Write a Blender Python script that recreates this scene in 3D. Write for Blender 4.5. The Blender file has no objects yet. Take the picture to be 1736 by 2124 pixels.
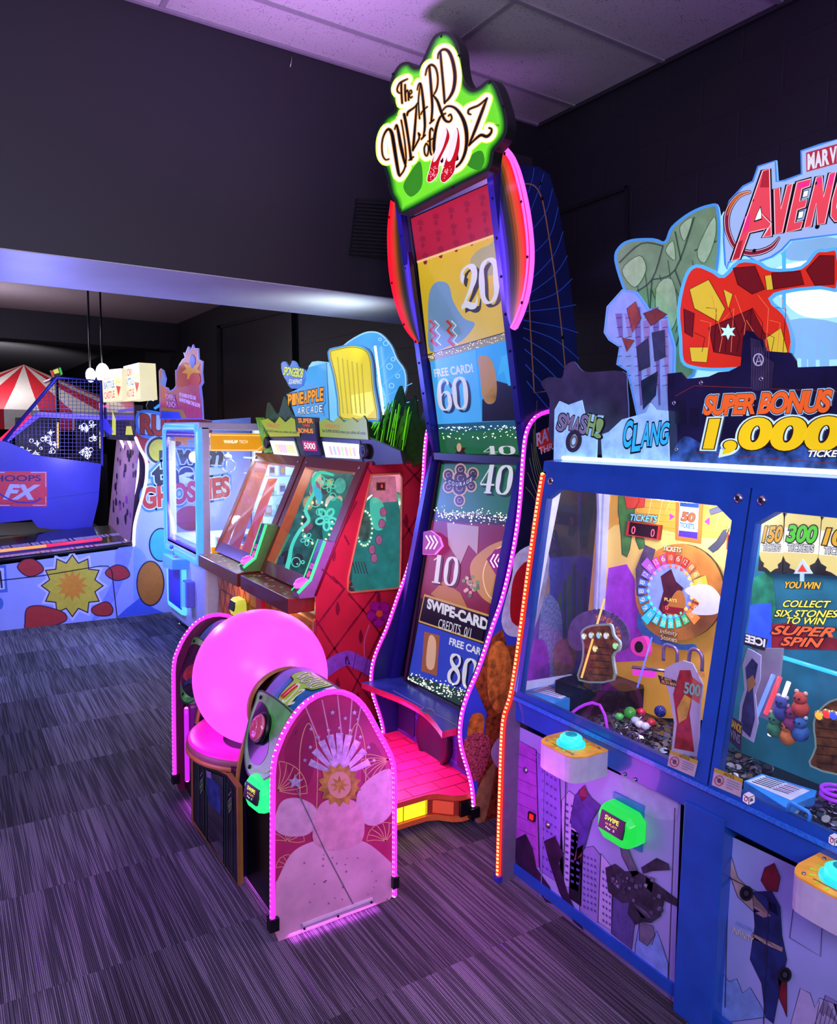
import bpy, bmesh, math, random
from mathutils import Vector, Matrix
from mathutils.geometry import tessellate_polygon
random.seed(7)
SC = bpy.context.scene
COL = SC.collection
# ------------------------------------------------------------------ camera
CX, CY, F = 868.0, 1062.0, 1560.6
EX = Vector((0.844, 0.041, -0.535)); EY = Vector((-0.536, 0.097, -0.839)); EZ = Vector((0.017, 0.994, 0.104))
EX.normalize(); EY = (EY - EX * EY.dot(EX)).normalized(); EZ = EX.cross(EY).normalized()
CAM = Vector((0, 0, 1.55))
cd = bpy.data.cameras.new('camera'); co = bpy.data.objects.new('camera', cd); COL.objects.link(co)
R3 = Matrix((EX, EY, EZ))            # world = R3 @ camera
co.matrix_world = Matrix.Translation(CAM) @ R3.to_4x4()
cd.sensor_fit = 'HORIZONTAL'; cd.sensor_width = 36.0; cd.lens = 36.0 * F / 1736.0
cd.clip_start = 0.05; cd.clip_end = 100
SC.camera = co
# ------------------------------------------------------------------ world, lights, exposure
SC.view_settings.view_transform = 'Standard'; SC.view_settings.look = 'None'
SC.view_settings.exposure = 0.0; SC.view_settings.gamma = 1.0
SC.view_settings.use_curve_mapping = False
w = bpy.data.worlds.new('world'); SC.world = w; w.use_nodes = True
bg = w.node_tree.nodes['Background']
bg.inputs[0].default_value = (0.42, 0.33, 0.66, 1); bg.inputs[1].default_value = 0.17

def light(name, kind, loc, energy, col, size=0.3, target=None, spot=None, shape=None, sy=None, blend=0.6):
    d = bpy.data.lights.new(name, kind); d.energy = energy; d.color = col
    if kind == 'AREA':
        d.size = size
        if sy: d.shape = 'RECTANGLE'; d.size_y = sy
    else: d.shadow_soft_size = size
    if kind == 'SPOT': d.spot_size = math.radians(spot or 90); d.spot_blend = blend
    o = bpy.data.objects.new(name, d); COL.objects.link(o); o.location = loc
    if target is not None:
        o.rotation_euler = (Vector(target) - Vector(loc)).to_track_quat('-Z', 'Y').to_euler()
    return o

light('fill_ceiling_left', 'AREA', (-1.6, 0.2, 3.2), 62, (0.52, 0.40, 1.0), 1.2, (0.6, 3.0, 0))  # unseen violet fill added under the ceiling, no fixture modelled
light('fill_behind', 'AREA', (-0.5, -1.5, 2.4), 58, (0.84, 0.74, 1.0), 1.0, (1.8, 2.4, 0.6))  # unseen fill added behind the camera
light('ceiling_wash', 'SPOT', (1.15, 2.9, 2.05), 120, (0.66, 0.30, 1.0), 0.10, (1.2, 2.2, 3.36), 165, blend=1.0)  # purple spot added in mid-air to tint the ceiling
light('ceiling_white', 'SPOT', (0.3, 1.0, 1.8), 85, (0.88, 0.92, 1.0), 0.3, (0.2, 2.4, 3.36), 120)
light('ceiling_wash_right', 'SPOT', (2.2, 1.0, 2.55), 18, (0.55, 0.15, 1.0), 0.15, (2.2, 1.1, 3.36), 150)
light('back_blue', 'POINT', (0.5, 5.2, 1.55), 70, (0.22, 0.25, 1.0), 0.15)
light('crane_blue', 'POINT', (1.15, 5.6, 0.8), 22, (0.12, 0.18, 1.0), 0.05)  # point added before the crane to spread its blue onto the floor
light('soffit_white', 'SPOT', (1.9, 3.7, 2.0), 18, (0.85, 1.0, 0.9), 0.2, (1.9, 4.0, 2.3), 130)
light('far_ceiling_lamp', 'SPOT', (0.6, 15.5, 1.8), 150, (0.9, 0.95, 1.0), 0.3, (0.8, 17.5, 3.1), 80)
light('far_lamp', 'POINT', (0.5, 9.8, 2.4), 36, (0.9, 0.85, 1.0), 0.3)
light('under_console', 'AREA', (1.0, 2.2, 0.012), 3.5, (0.75, 0.1, 1.0), 0.3, (1.0, 2.2, 0), sy=0.4)
light('under_console_far', 'AREA', (0.95, 2.8, 0.03), 4, (0.75, 0.1, 1.0), 0.3, (0.95, 2.8, 0), sy=0.5)
light('console_glow_left', 'POINT', (0.5, 2.5, 0.5), 5, (0.55, 0.12, 1.0), 0.15)  # point added beside the console to strengthen its violet spill
light('console_glow_near', 'POINT', (1.3, 1.75, 0.4), 5, (0.78, 0.10, 0.95), 0.15)  # added in mid-air, stands in for the rope light's spill
light('floor_violet', 'SPOT', (0.3, 0.4, 2.9), 34, (0.42, 0.14, 1.0), 0.4, (0.5, 1.6, 0), 100)  # unseen spot added overhead to tint the carpet violet
light('ledge_glow', 'AREA', (1.70, 2.64, 0.37), 6, (1.0, 0.10, 0.65), 0.12, (1.5, 2.64, 0), sy=0.6)  # area light added under the ledge to brighten the platform
light('tower_glow', 'POINT', (1.55, 3.15, 1.0), 5, (0.9, 0.3, 0.9), 0.2)
light('kick_glow', 'POINT', (1.55, 2.64, 0.27), 1.2, (0.6, 0.25, 1.0), 0.04)
# ------------------------------------------------------------------ pixel rays onto the planes where things stand
def ray(x, y): return R3 @ Vector((x - CX, -(y - CY), -F))
class Pl:
    """a plane in the room; n points towards the side one looks at"""
    def __init__(s, p, n):
        s.p = Vector(p); s.n = Vector(n).normalized()
        if s.n.dot(CAM - s.p) < 0: s.n = -s.n
    def at(s, x, y, off=0.0):
        r = ray(x, y); q = s.p + s.n * off
        return CAM + r * ((q - CAM).dot(s.n) / r.dot(s.n))
    def move(s, d): return Pl(s.p + s.n * d, s.n)
def PX(v): return Pl((v, 0, 0), (1, 0, 0))
def PY(v): return Pl((0, v, 0), (0, 1, 0))
def PZ(v): return Pl((0, 0, v), (0, 0, 1))
def P3(a, b, c): a, b, c = Vector(a), Vector(b), Vector(c); return Pl(a, (b - a).cross(c - a))

# ------------------------------------------------------------------ materials
def lin(h):
    if isinstance(h, str):
        h = h.lstrip('#'); h = [int(h[i:i + 2], 16) / 255 for i in (0, 2, 4)]
    return [((c / 12.92) if c <= 0.04045 else ((c + 0.055) / 1.055) ** 2.4) for c in h]
MATS = {}
def M(col, rough=0.45, metal=0.0, em=0.0, emcol=None, noise=0.08, key=None, bump=0.0, coat=0.0, scale=30.0, spec=None):
    k = key or (col, rough, metal, em, emcol, noise, bump, coat, scale, spec)
    if k in MATS: return MATS[k]
    m = bpy.data.materials.new('paint_%d' % len(MATS)); m.use_nodes = True; nt = m.node_tree
    b = nt.nodes['Principled BSDF']; c = lin(col)
    tc = nt.nodes.new('ShaderNodeTexCoord'); nz = nt.nodes.new('ShaderNodeTexNoise')
    nz.inputs['Scale'].default_value = scale; nz.inputs['Detail'].default_value = 3
    nt.links.new(tc.outputs['Object'], nz.inputs['Vector'])
    rp = nt.nodes.new('ShaderNodeValToRGB'); rp.color_ramp.elements[0].position = 0.3; rp.color_ramp.elements[1].position = 0.7
    rp.color_ramp.elements[0].color = [x * (1 - noise) for x in c] + [1]
    rp.color_ramp.elements[1].color = [min(1, x * (1 + noise)) for x in c] + [1]
    nt.links.new(nz.outputs['Fac'], rp.inputs['Fac']); nt.links.new(rp.outputs['Color'], b.inputs['Base Color'])
    b.inputs['Roughness'].default_value = rough; b.inputs['Metallic'].default_value = metal
    if spec is not None: b.inputs['Specular IOR Level'].default_value = spec
    if coat: b.inputs['Coat Weight'].default_value = coat; b.inputs['Coat Roughness'].default_value = 0.05
    if em:
        b.inputs['Emission Color'].default_value = lin(emcol or col) + [1]; b.inputs['Emission Strength'].default_value = em
    if bump:
        bp = nt.nodes.new('ShaderNodeBump'); bp.inputs['Strength'].default_value = bump; bp.inputs['Distance'].default_value = 0.002
        nt.links.new(nz.outputs['Fac'], bp.inputs['Height']); nt.links.new(bp.outputs['Normal'], b.inputs['Normal'])
    MATS[k] = m; return m
def E(col, s=1.0, base=None):          # something that gives off light (tube, lit print, screen)
    k = ('E', col, s)
    if k in MATS: return MATS[k]
    m = bpy.data.materials.new('lit_%d' % len(MATS)); m.use_nodes = True; nt = m.node_tree
    b = nt.nodes['Principled BSDF']; c = lin(col)
    tc = nt.nodes.new('ShaderNodeTexCoord'); nz = nt.nodes.new('ShaderNodeTexNoise'); nz.inputs['Scale'].default_value = 6
    nt.links.new(tc.outputs['Object'], nz.inputs['Vector'])
    mp = nt.nodes.new('ShaderNodeMapRange'); mp.inputs['To Min'].default_value = s * 0.85; mp.inputs['To Max'].default_value = s * 1.15
    nt.links.new(nz.outputs['Fac'], mp.inputs['Value']); nt.links.new(mp.outputs['Result'], b.inputs['Emission Strength'])
    b.inputs['Base Color'].default_value = [x * 0.25 for x in c] + [1]; b.inputs['Roughness'].default_value = 0.3
    b.inputs['Emission Color'].default_value = c + [1]
    MATS[k] = m; return m
def G(col='#ffffff', tint=0.05, rough=0.02, refl=1.0):   # clear sheet of glass or acrylic
    k = ('G', col, tint, rough, refl)
    if k in MATS: return MATS[k]
    m = bpy.data.materials.new('clear_%d' % len(MATS)); m.use_nodes = True; nt = m.node_tree
    for n in list(nt.nodes): nt.nodes.remove(n)
    out = nt.nodes.new('ShaderNodeOutputMaterial'); mx = nt.nodes.new('ShaderNodeMixShader'); mx2 = nt.nodes.new('ShaderNodeMixShader')
    tr = nt.nodes.new('ShaderNodeBsdfTransparent'); gl = nt.nodes.new('ShaderNodeBsdfGlossy'); df = nt.nodes.new('ShaderNodeBsdfDiffuse')
    lw = nt.nodes.new('ShaderNodeLayerWeight'); lw.inputs['Blend'].default_value = 0.5
    p5 = nt.nodes.new('ShaderNodeMath'); p5.operation = 'POWER'; p5.inputs[1].default_value = 5; nt.links.new(lw.outputs['Facing'], p5.inputs[0])
    fr = nt.nodes.new('ShaderNodeMath'); fr.operation = 'MULTIPLY_ADD'; fr.inputs[1].default_value = 0.92; fr.inputs[2].default_value = 0.05; nt.links.new(p5.outputs[0], fr.inputs[0])
    ml = nt.nodes.new('ShaderNodeMath'); ml.operation = 'MULTIPLY'; ml.inputs[1].default_value = refl
    nt.links.new(fr.outputs[0], ml.inputs[0])
    c = lin(col); tr.inputs[0].default_value = [1 - (1 - x) * min(1, tint * 3) for x in c] + [1]
    gl.inputs['Roughness'].default_value = rough; df.inputs[0].default_value = c + [1]
    mx2.inputs[0].default_value = tint
    nt.links.new(tr.outputs[0], mx2.inputs[1]); nt.links.new(df.outputs[0], mx2.inputs[2])
    nt.links.new(ml.outputs[0], mx.inputs[0]); nt.links.new(mx2.outputs[0], mx.inputs[1]); nt.links.new(gl.outputs[0], mx.inputs[2])
    nt.links.new(mx.outputs[0], out.inputs[0])
    MATS[k] = m; return m

# ------------------------------------------------------------------ shape helpers
def sm(pts, n=6, closed=False):
    """Catmull-Rom through the points"""
    P = [tuple(p) for p in pts]; out = []; N = len(P)
    rng = range(N) if closed else range(N - 1)
    for i in rng:
        if closed: a, b, c, d = P[i - 1], P[i], P[(i + 1) % N], P[(i + 2) % N]
        else: a, b, c, d = P[max(i - 1, 0)], P[i], P[i + 1], P[min(i + 2, N - 1)]
        for j in range(n):
            t = j / n; t2 = t * t; t3 = t2 * t
            out.append(tuple(0.5 * ((2 * b[k]) + (-a[k] + c[k]) * t + (2 * a[k] - 5 * b[k] + 4 * c[k] - d[k]) * t2 + (-a[k] + 3 * b[k] - 3 * c[k] + d[k]) * t3) for k in range(len(b))))
    if not closed: out.append(P[-1])
    return out
def circ(cx, cy, rx, ry=None, n=28, rot=0, a0=0, a1=360):
    ry = rx if ry is None else ry; r = math.radians(rot); o = []
    full = abs(a1 - a0) >= 360
    for i in range(n + (0 if full else 1)):
        a = math.radians(a0 + (a1 - a0) * i / n); x, y = rx * math.cos(a), ry * math.sin(a)
        o.append((cx + x * math.cos(r) - y * math.sin(r), cy + x * math.sin(r) + y * math.cos(r)))
    return o
def star(cx, cy, r1, r2, n=5, rot=-90):
    o = []
    for i in range(2 * n):
        a = math.radians(rot + 180 * i / n); r = r1 if i % 2 == 0 else r2
        o.append((cx + r * math.cos(a), cy + r * math.sin(a)))
    return o
def lerp(a, b, t): return tuple(x + (y - x) * t for x, y in zip(a, b))
def resample(pts, n):
    L = [0]
    for a, b in zip(pts, pts[1:]): L.append(L[-1] + math.dist(a, b))
    o = []; j = 0
    for i in range(n):
        s = L[-1] * i / (n - 1)
        while j < len(L) - 2 and L[j + 1] < s: j += 1
        d = L[j + 1] - L[j]; o.append(lerp(pts[j], pts[j + 1], 0 if d == 0 else (s - L[j]) / d))
    return o
_TXT = {}
def textmesh(s, bold=0.0, shear=0.0, space=1.0):
    k = (s, bold, shear, space)
    if k in _TXT: return _TXT[k]
    c = bpy.data.curves.new('t', 'FONT'); c.body = s; c.offset = bold; c.shear = shear; c.space_character = space; c.resolution_u = 6
    o = bpy.data.objects.new('t', c); COL.objects.link(o)
    dg = bpy.context.evaluated_depsgraph_get(); me = o.evaluated_get(dg).to_mesh()
    V = [(v.co.x, v.co.y) for v in me.vertices]; Fc = [tuple(p.vertices) for p in me.polygons]
    o.evaluated_get(dg).to_mesh_clear(); bpy.data.objects.remove(o); bpy.data.curves.remove(c)
    _TXT[k] = (V, Fc); return _TXT[k]
LK = 0.0007
class MB:
    def __init__(s): s.v = []; s.f = []; s.m = []; s.mats = []; s.sm = []
    def mi(s, m):
        if m not in s.mats: s.mats.append(m)
        return s.mats.index(m)
    def add(s, V, Fs, m, smooth=False):
        b = len(s.v); s.v += [tuple(x) for x in V]; i = s.mi(m)
        for f in Fs: s.f.append(tuple(b + k for k in f)); s.m.append(i); s.sm.append(smooth)
        return s
    def tri(s, P):
        return [tuple(t) for t in tessellate_polygon([[Vector(p) for p in P]])]
    def slab(s, P, d, m, side=None, back=None):
        """prism: polygon P of 3D points pushed by vector d"""
        P = [Vector(p) for p in P]; d = Vector(d); n = len(P); T = s.tri(P)
        s.add(P, T, m); s.add([p + d for p in P], [t[::-1] for t in T], back or side or m)
        s.add(P + [p + d for p in P], [(i, (i + 1) % n, n + (i + 1) % n, n + i) for i in range(n)], side or m)
        return s
    def cut(s, pl, pts, th, m, side=None, back=None):
        """sheet with an outline traced on a plane, th thick behind the plane"""
        return s.slab([pl.at(*p) for p in pts], -pl.n * th, m, side, back)
    def art(s, pl, pts, m, k=1):
        P = [pl.at(p[0], p[1], k * LK) for p in pts]
        return s.add(P, s.tri(P), m)
    def stroke(s, pl, pts, wd, m, k=1, closed=False, smooth=0):
        """ribbon of width wd (pixels of the plane's own scale) along a path; wd may be a list"""
        if smooth: 
            if isinstance(wd, (list, tuple)): pts = [tuple(p) + (w,) for p, w in zip(pts, wd)]
            pts = sm(pts, smooth, closed)
            if isinstance(wd, (list, tuple)): wd = [p[2] for p in pts]; pts = [p[:2] for p in pts]
        n = len(pts); L = []; Rr = []
        for i in range(n):
            a = pts[(i - 1) % n] if (closed or i > 0) else pts[i]; b = pts[(i + 1) % n] if (closed or i < n - 1) else pts[i]
            dx, dy = b[0] - a[0], b[1] - a[1]; l = math.hypot(dx, dy) or 1
            ww = (wd[i] if isinstance(wd, (list, tuple)) else wd) / 2
            L.append((pts[i][0] - dy / l * ww, pts[i][1] + dx / l * ww)); Rr.append((pts[i][0] + dy / l * ww, pts[i][1] - dx / l * ww))
        V = [pl.at(x, y, k * LK) for x, y in L + Rr]
        e = n if closed else n - 1
        return s.add(V, [(i, (i + 1) % n, n + (i + 1) % n, n + i) for i in range(e)], m)
    def bands(s, pl, A, B, spec, k=1, n=40):
        """stripes between two curves; spec = [(t0,t1,mat)]"""
        A = resample(A, n); B = resample(B, n)
        for t0, t1, m in spec:
            V = [pl.at(*lerp(a, b, t0), k * LK) for a, b in zip(A, B)] + [pl.at(*lerp(a, b, t1), k * LK) for a, b in zip(A, B)]
            s.add(V, [(i, i + 1, n + i + 1, n + i) for i in range(n - 1)], m)
        return s
    def text(s, pl, t, p0, p1, p2, m, k=1, bold=0.0, shear=0.0, space=1.0, ref=None):
        """lettering: p0 p1 p2 = bottom-left, bottom-right, top-left of its box, as seen on the plane"""
        V, Fs = textmesh(t, bold, shear, space)
        if not V: return s
        R = textmesh(t, ref if ref is not None else bold, shear, space)[0]
        x0 = min(v[0] for v in R); x1 = max(v[0] for v in R); y0 = min(v[1] for v in R); y1 = max(v[1] for v in R)
        A = pl.at(*p0, k * LK); U = pl.at(*p1, k * LK) - A; W = pl.at(*p2, k * LK) - A
        return s.add([A + U * ((x - x0) / (x1 - x0)) + W * ((y - y0) / (y1 - y0)) for x, y in V], Fs, m)
    def otext(s, pl, t, p0, p1, p2, m, mo, k=1, bold=0.02, out=0.05, shear=0.0, space=1.0, mo2=None, out2=0.09):
        if mo2: s.text(pl, t, p0, p1, p2, mo2, k, out2, shear, space, ref=bold)
        s.text(pl, t, p0, p1, p2, mo, k + 1, out, shear, space, ref=bold)
        return s.text(pl, t, p0, p1, p2, m, k + 2, bold, shear, space)
    def box(s, x0, x1, y0, y1, z0, z1, m):
        V = [(x, y, z) for x in (x0, x1) for y in (y0, y1) for z in (z0, z1)]
        return s.add(V, [(0, 1, 3, 2), (4, 6, 7, 5), (0, 4, 5, 1), (2, 3, 7, 6), (0, 2, 6, 4), (1, 5, 7, 3)], m)
    def bar(s, a, b, w, h, m, up=(0, 0, 1)):
        a, b = Vector(a), Vector(b); d = (b - a).normalized(); u = Vector(up); sx = d.cross(u)
        if sx.length < 1e-4: sx = d.cross(Vector((1, 0, 0)))
        sx.normalize(); u = sx.cross(d).normalized()
        V = [p + sx * (i * w / 2) + u * (j * h / 2) for p in (a, b) for i, j in ((-1, -1), (1, -1), (1, 1), (-1, 1))]
        return s.add(V, [(0, 1, 2, 3)[::-1], (4, 5, 6, 7), (0, 1, 5, 4), (1, 2, 6, 5), (2, 3, 7, 6), (3, 0, 4, 7)], m)
    def tube(s, pts, r, m, seg=8, closed=False):
        P = [Vector(p) for p in pts]; n = len(P); V = []; up = Vector((0, 0, 1))
        T0 = None; N = None
        for i in range(n):
            a = P[(i - 1) % n] if (closed or i) else P[i]; b = P[(i + 1) % n] if (closed or i < n - 1) else P[i]
            t = (b - a).normalized()
            if N is None:
                N = t.orthogonal().normalized()
            else: N = (N - t * N.dot(t)).normalized()
            Bn = t.cross(N); rr = r[i] if isinstance(r, (list, tuple)) else r
            V += [P[i] + (N * math.cos(2 * math.pi * j / seg) + Bn * math.sin(2 * math.pi * j / seg)) * rr for j in range(seg)]
        e = n if closed else n - 1
        Fs = [(i * seg + j, i * seg + (j + 1) % seg, ((i + 1) % n) * seg + (j + 1) % seg, ((i + 1) % n) * seg + j) for i in range(e) for j in range(seg)]
        if not closed: Fs += [tuple(range(seg))[::-1], tuple((n - 1) * seg + j for j in range(seg))]
        return s.add(V, Fs, m, True)
    def lathe(s, c, prof, m, seg=32, axis=(0, 0, 1), caps=True):
        """prof = [(radius, height)] about an axis through c"""
        c = Vector(c); ax = Vector(axis).normalized(); N = ax.orthogonal().normalized(); Bn = ax.cross(N); V = []
        for r, h in prof:
            V += [c + ax * h + (N * math.cos(2 * math.pi * j / seg) + Bn * math.sin(2 * math.pi * j / seg)) * r for j in range(seg)]
        k = len(prof); Fs = [(i * seg + j, i * seg + (j + 1) % seg, (i + 1) * seg + (j + 1) % seg, (i + 1) * seg + j) for i in range(k - 1) for j in range(seg)]
        if caps: Fs += [tuple(range(seg))[::-1], tuple((k - 1) * seg + j for j in range(seg))]
        return s.add(V, Fs, m, True)
    def ball(s, c, r, m, seg=16, sc=(1, 1, 1)):
        c = Vector(c); n = seg // 2; V = []
        for i in range(n + 1):
            a = math.pi * i / n
            for j in range(seg):
                b = 2 * math.pi * j / seg
                V.append(c + Vector((math.sin(a) * math.cos(b) * sc[0], math.sin(a) * math.sin(b) * sc[1], math.cos(a) * sc[2])) * r)
        return s.add(V, [(i * seg + j, (i + 1) * seg + j, (i + 1) * seg + (j + 1) % seg, i * seg + (j + 1) % seg) for i in range(n) for j in range(seg)], m, True)
    def led(s, pts3, r, m, mb, pitch=0.016, lift=(0, 0, 0)):
        """rope light: translucent sleeve with brighter beads along it"""
        P = resample([tuple(p) for p in pts3], max(12, int(sum(math.dist(a, b) for a, b in zip(pts3, pts3[1:])) / 0.03)))
        s.tube(P, r, m, 8)
        L = sum(math.dist(a, b) for a, b in zip(P, P[1:]))
        for q in resample(P, max(2, int(L / pitch))):
            s.ball(Vector(q) + Vector(lift), r * 0.86, mb, 6)
        return s
    def build(s, name, parent=None, bevel=0.0):
        me = bpy.data.meshes.new(name); me.from_pydata(s.v, [], s.f)
        for m in s.mats: me.materials.append(m)
        for p, mi, q in zip(me.polygons, s.m, s.sm): p.material_index = mi; p.use_smooth = q
        me.update(); o = bpy.data.objects.new(name, me); COL.objects.link(o)
        if parent is not None:
            o.parent = parent; o.matrix_parent_inverse = parent.matrix_world.inverted()
        if bevel:
            b = o.modifiers.new('b', 'BEVEL'); b.width = bevel; b.segments = 2; b.limit_method = 'ANGLE'
        return o
def thing(name, label, cat, loc, group=None):
    o = bpy.data.objects.new(name, None); COL.objects.link(o); o.location = loc; o.empty_display_size = 0.1
    o.matrix_world = Matrix.Translation(loc)
    o['label'] = label; o['category'] = cat
    if group: o['group'] = group
    return o
def tag(o, label, cat, group=None, kind=None):
    o['label'] = label; o['category'] = cat
    if group: o['group'] = group
    if kind: o['kind'] = kind
    return o
def struct(name, mb):
    o = mb.build(name); o['kind'] = 'structure'; return o
# ================================================================== the room
XW = 3.05; CEIL = 3.36; YB = 3.54; YB2 = 4.32; BZ = 2.265
def nodes(name):
    m = bpy.data.materials.new(name); m.use_nodes = True; return m, m.node_tree, m.node_tree.nodes['Principled BSDF']
def mth(nt, op, a, b=None, c=None):
    n = nt.nodes.new('ShaderNodeMath'); n.operation = op
    for i, v in enumerate((a, b, c)):
        if v is None: continue
        if isinstance(v, (int, float)): n.inputs[i].default_value = v
        else: nt.links.new(v, n.inputs[i])
    return n.outputs[0]
def carpet_mat():
    m, nt, b = nodes('carpet_tiles')
    tc = nt.nodes.new('ShaderNodeTexCoord'); sp = nt.nodes.new('ShaderNodeSeparateXYZ'); nt.links.new(tc.outputs['Object'], sp.inputs[0])
    X, Y = sp.outputs[0], sp.outputs[1]
    row = mth(nt, 'FLOOR', mth(nt, 'DIVIDE', mth(nt, 'ADD', Y, 0.35), 0.505))
    colm = mth(nt, 'FLOOR', mth(nt, 'DIVIDE', mth(nt, 'ADD', X, mth(nt, 'MULTIPLY', row, 0.17)), 0.25))
    cmb = nt.nodes.new('ShaderNodeCombineXYZ'); nt.links.new(row, cmb.inputs[0]); nt.links.new(colm, cmb.inputs[1])
    wn = nt.nodes.new('ShaderNodeTexWhiteNoise'); wn.noise_dimensions = '2D'; nt.links.new(cmb.outputs[0], wn.inputs['Vector'])
    # streaks running along the length of the tiles
    def streak(sx, sy, off):
        c = nt.nodes.new('ShaderNodeCombineXYZ'); nt.links.new(mth(nt, 'MULTIPLY', X, sx), c.inputs[0])
        nt.links.new(mth(nt, 'ADD', mth(nt, 'MULTIPLY', Y, sy), mth(nt, 'MULTIPLY', row, off)), c.inputs[1])
        n = nt.nodes.new('ShaderNodeTexNoise'); n.inputs['Scale'].default_value = 1; n.inputs['Detail'].default_value = 1
        nt.links.new(c.outputs[0], n.inputs['Vector']); return n.outputs['Fac']
    a = streak(170, 2.2, 7.3); a2 = streak(30, 1.3, 3.1)
    st = nt.nodes.new('ShaderNodeMapRange'); st.inputs['From Min'].default_value = 0.47; st.inputs['From Max'].default_value = 0.56
    nt.links.new(mth(nt, 'ADD', mth(nt, 'MULTIPLY', a, 0.72), mth(nt, 'MULTIPLY', a2, 0.30)), st.inputs['Value'])
    # loops: fine ribs
    rib = mth(nt, 'MULTIPLY_ADD', mth(nt, 'SINE', mth(nt, 'MULTIPLY', X, 2 * math.pi / 0.0052)), 0.5, 0.5)
    knot = nt.nodes.new('ShaderNodeTexNoise'); knot.inputs['Scale'].default_value = 260; nt.links.new(tc.outputs['Object'], knot.inputs['Vector'])
    lite = mth(nt, 'MULTIPLY', mth(nt, 'MULTIPLY_ADD', rib, 0.75, 0.25), mth(nt, 'MULTIPLY_ADD', knot.outputs['Fac'], 1.1, 0.35))
    lum = mth(nt, 'MULTIPLY', lite, mth(nt, 'MULTIPLY_ADD', st.outputs[0], 0.13, 0.075))
    lum = mth(nt, 'MULTIPLY', lum, mth(nt, 'MULTIPLY_ADD', wn.outputs['Value'], 0.75, 0.62))
    rare = mth(nt, 'GREATER_THAN', streak(30, 1.4, 11.7), 0.735)
    mix = nt.nodes.new('ShaderNodeMix'); mix.data_type = 'RGBA'; nt.links.new(rare, mix.inputs[0])
    mix.inputs[6].default_value = (0.93, 0.90, 1.0, 1); mix.inputs[7].default_value = (1.0, 0.55, 1.5, 1)
    vm = nt.nodes.new('ShaderNodeVectorMath'); vm.operation = 'SCALE'; nt.links.new(mix.outputs[2], vm.inputs[0]); nt.links.new(mth(nt, 'MULTIPLY', lum, 1.35), vm.inputs['Scale'])
    nt.links.new(vm.outputs[0], b.inputs['Base Color']); b.inputs['Roughness'].default_value = 0.95
    b.inputs['Specular IOR Level'].default_value = 0.15
    bp = nt.nodes.new('ShaderNodeBump'); bp.inputs['Strength'].default_value = 0.5; bp.inputs['Distance'].default_value = 0.002
    nt.links.new(lite, bp.inputs['Height']); nt.links.new(bp.outputs[0], b.inputs['Normal']); return m
def block_mat(name, col, bw=0.40, bh=0.2, axis='YZ'):
    m, nt, b = nodes(name); tc = nt.nodes.new('ShaderNodeTexCoord'); sp = nt.nodes.new('ShaderNodeSeparateXYZ'); nt.links.new(tc.outputs['Object'], sp.inputs[0])
    c = nt.nodes.new('ShaderNodeCombineXYZ'); nt.links.new(sp.outputs['XYZ'.index(axis[0])], c.inputs[0]); nt.links.new(sp.outputs['XYZ'.index(axis[1])], c.inputs[1])
    br = nt.nodes.new('ShaderNodeTexBrick'); br.inputs['Scale'].default_value = 1; br.inputs['Brick Width'].default_value = bw; br.inputs['Row Height'].default_value = bh
    br.inputs['Mortar Size'].default_value = 0.006; br.inputs['Mortar Smooth'].default_value = 0.4
    nt.links.new(c.outputs[0], br.inputs['Vector']); k = lin(col)
    br.inputs['Color1'].default_value = k + [1]; br.inputs['Color2'].default_value = [x * 0.9 for x in k] + [1]; br.inputs['Mortar'].default_value = [x * 0.85 for x in k] + [1]
    nt.links.new(br.outputs['Color'], b.inputs['Base Color']); b.inputs['Roughness'].default_value = 0.55
    nz = nt.nodes.new('ShaderNodeTexNoise'); nz.inputs['Scale'].default_value = 60; nt.links.new(tc.outputs['Object'], nz.inputs['Vector'])
    h = mth(nt, 'ADD', mth(nt, 'MULTIPLY', br.outputs['Fac'], -1.0), mth(nt, 'MULTIPLY', nz.outputs['Fac'], 0.35))
    bp = nt.nodes.new('ShaderNodeBump'); bp.inputs['Strength'].default_value = 0.35; bp.inputs['Distance'].default_value = 0.004
    nt.links.new(h, bp.inputs['Height']); nt.links.new(bp.outputs[0], b.inputs['Normal']); return m
def tile_mat(name, col):
    m, nt, b = nodes(name); tc = nt.nodes.new('ShaderNodeTexCoord')
    v = nt.nodes.new('ShaderNodeTexVoronoi'); v.inputs['Scale'].default_value = 75; nt.links.new(tc.outputs['Object'], v.inputs['Vector'])
    n = nt.nodes.new('ShaderNodeTexNoise'); n.inputs['Scale'].default_value = 11; nt.links.new(tc.outputs['Object'], n.inputs['Vector'])
    hole = mth(nt, 'LESS_THAN', v.outputs['Distance'], mth(nt, 'MULTIPLY', n.outputs['Fac'], 0.42))
    mx = nt.nodes.new('ShaderNodeMix'); mx.data_type = 'RGBA'; k = lin(col); nt.links.new(hole, mx.inputs[0])
    mx.inputs[6].default_value = k + [1]; mx.inputs[7].default_value = [x * 0.5 for x in k] + [1]
    nt.links.new(mx.outputs[2], b.inputs['Base Color']); b.inputs['Roughness'].default_value = 0.9; return m
WALLC = '#191622'
mwall = M(WALLC, 0.6, noise=0.05, bump=0.15, scale=40)
mblock = block_mat('painted_block', '#1e1b25'); mblack = M('#101014', 0.4)
struct('floor', MB().box(-6, XW, -3, 24, -0.05, 0, carpet_mat()))
struct('wall_right', MB().box(XW, XW + 0.15, -3, 24, 0, 3.6, mblock))
struct('wall_far', MB().box(-6, XW, 24, 24.1, 0, 3.6, M('#17161c', 0.8)))
mtile = tile_mat('acoustic_tile', '#b9b4ba')
struct('ceiling', MB().box(-6, XW, -3, YB, CEIL, CEIL + 0.05, mtile))
g = MB(); gm = M('#8f8a94', 0.5)
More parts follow.
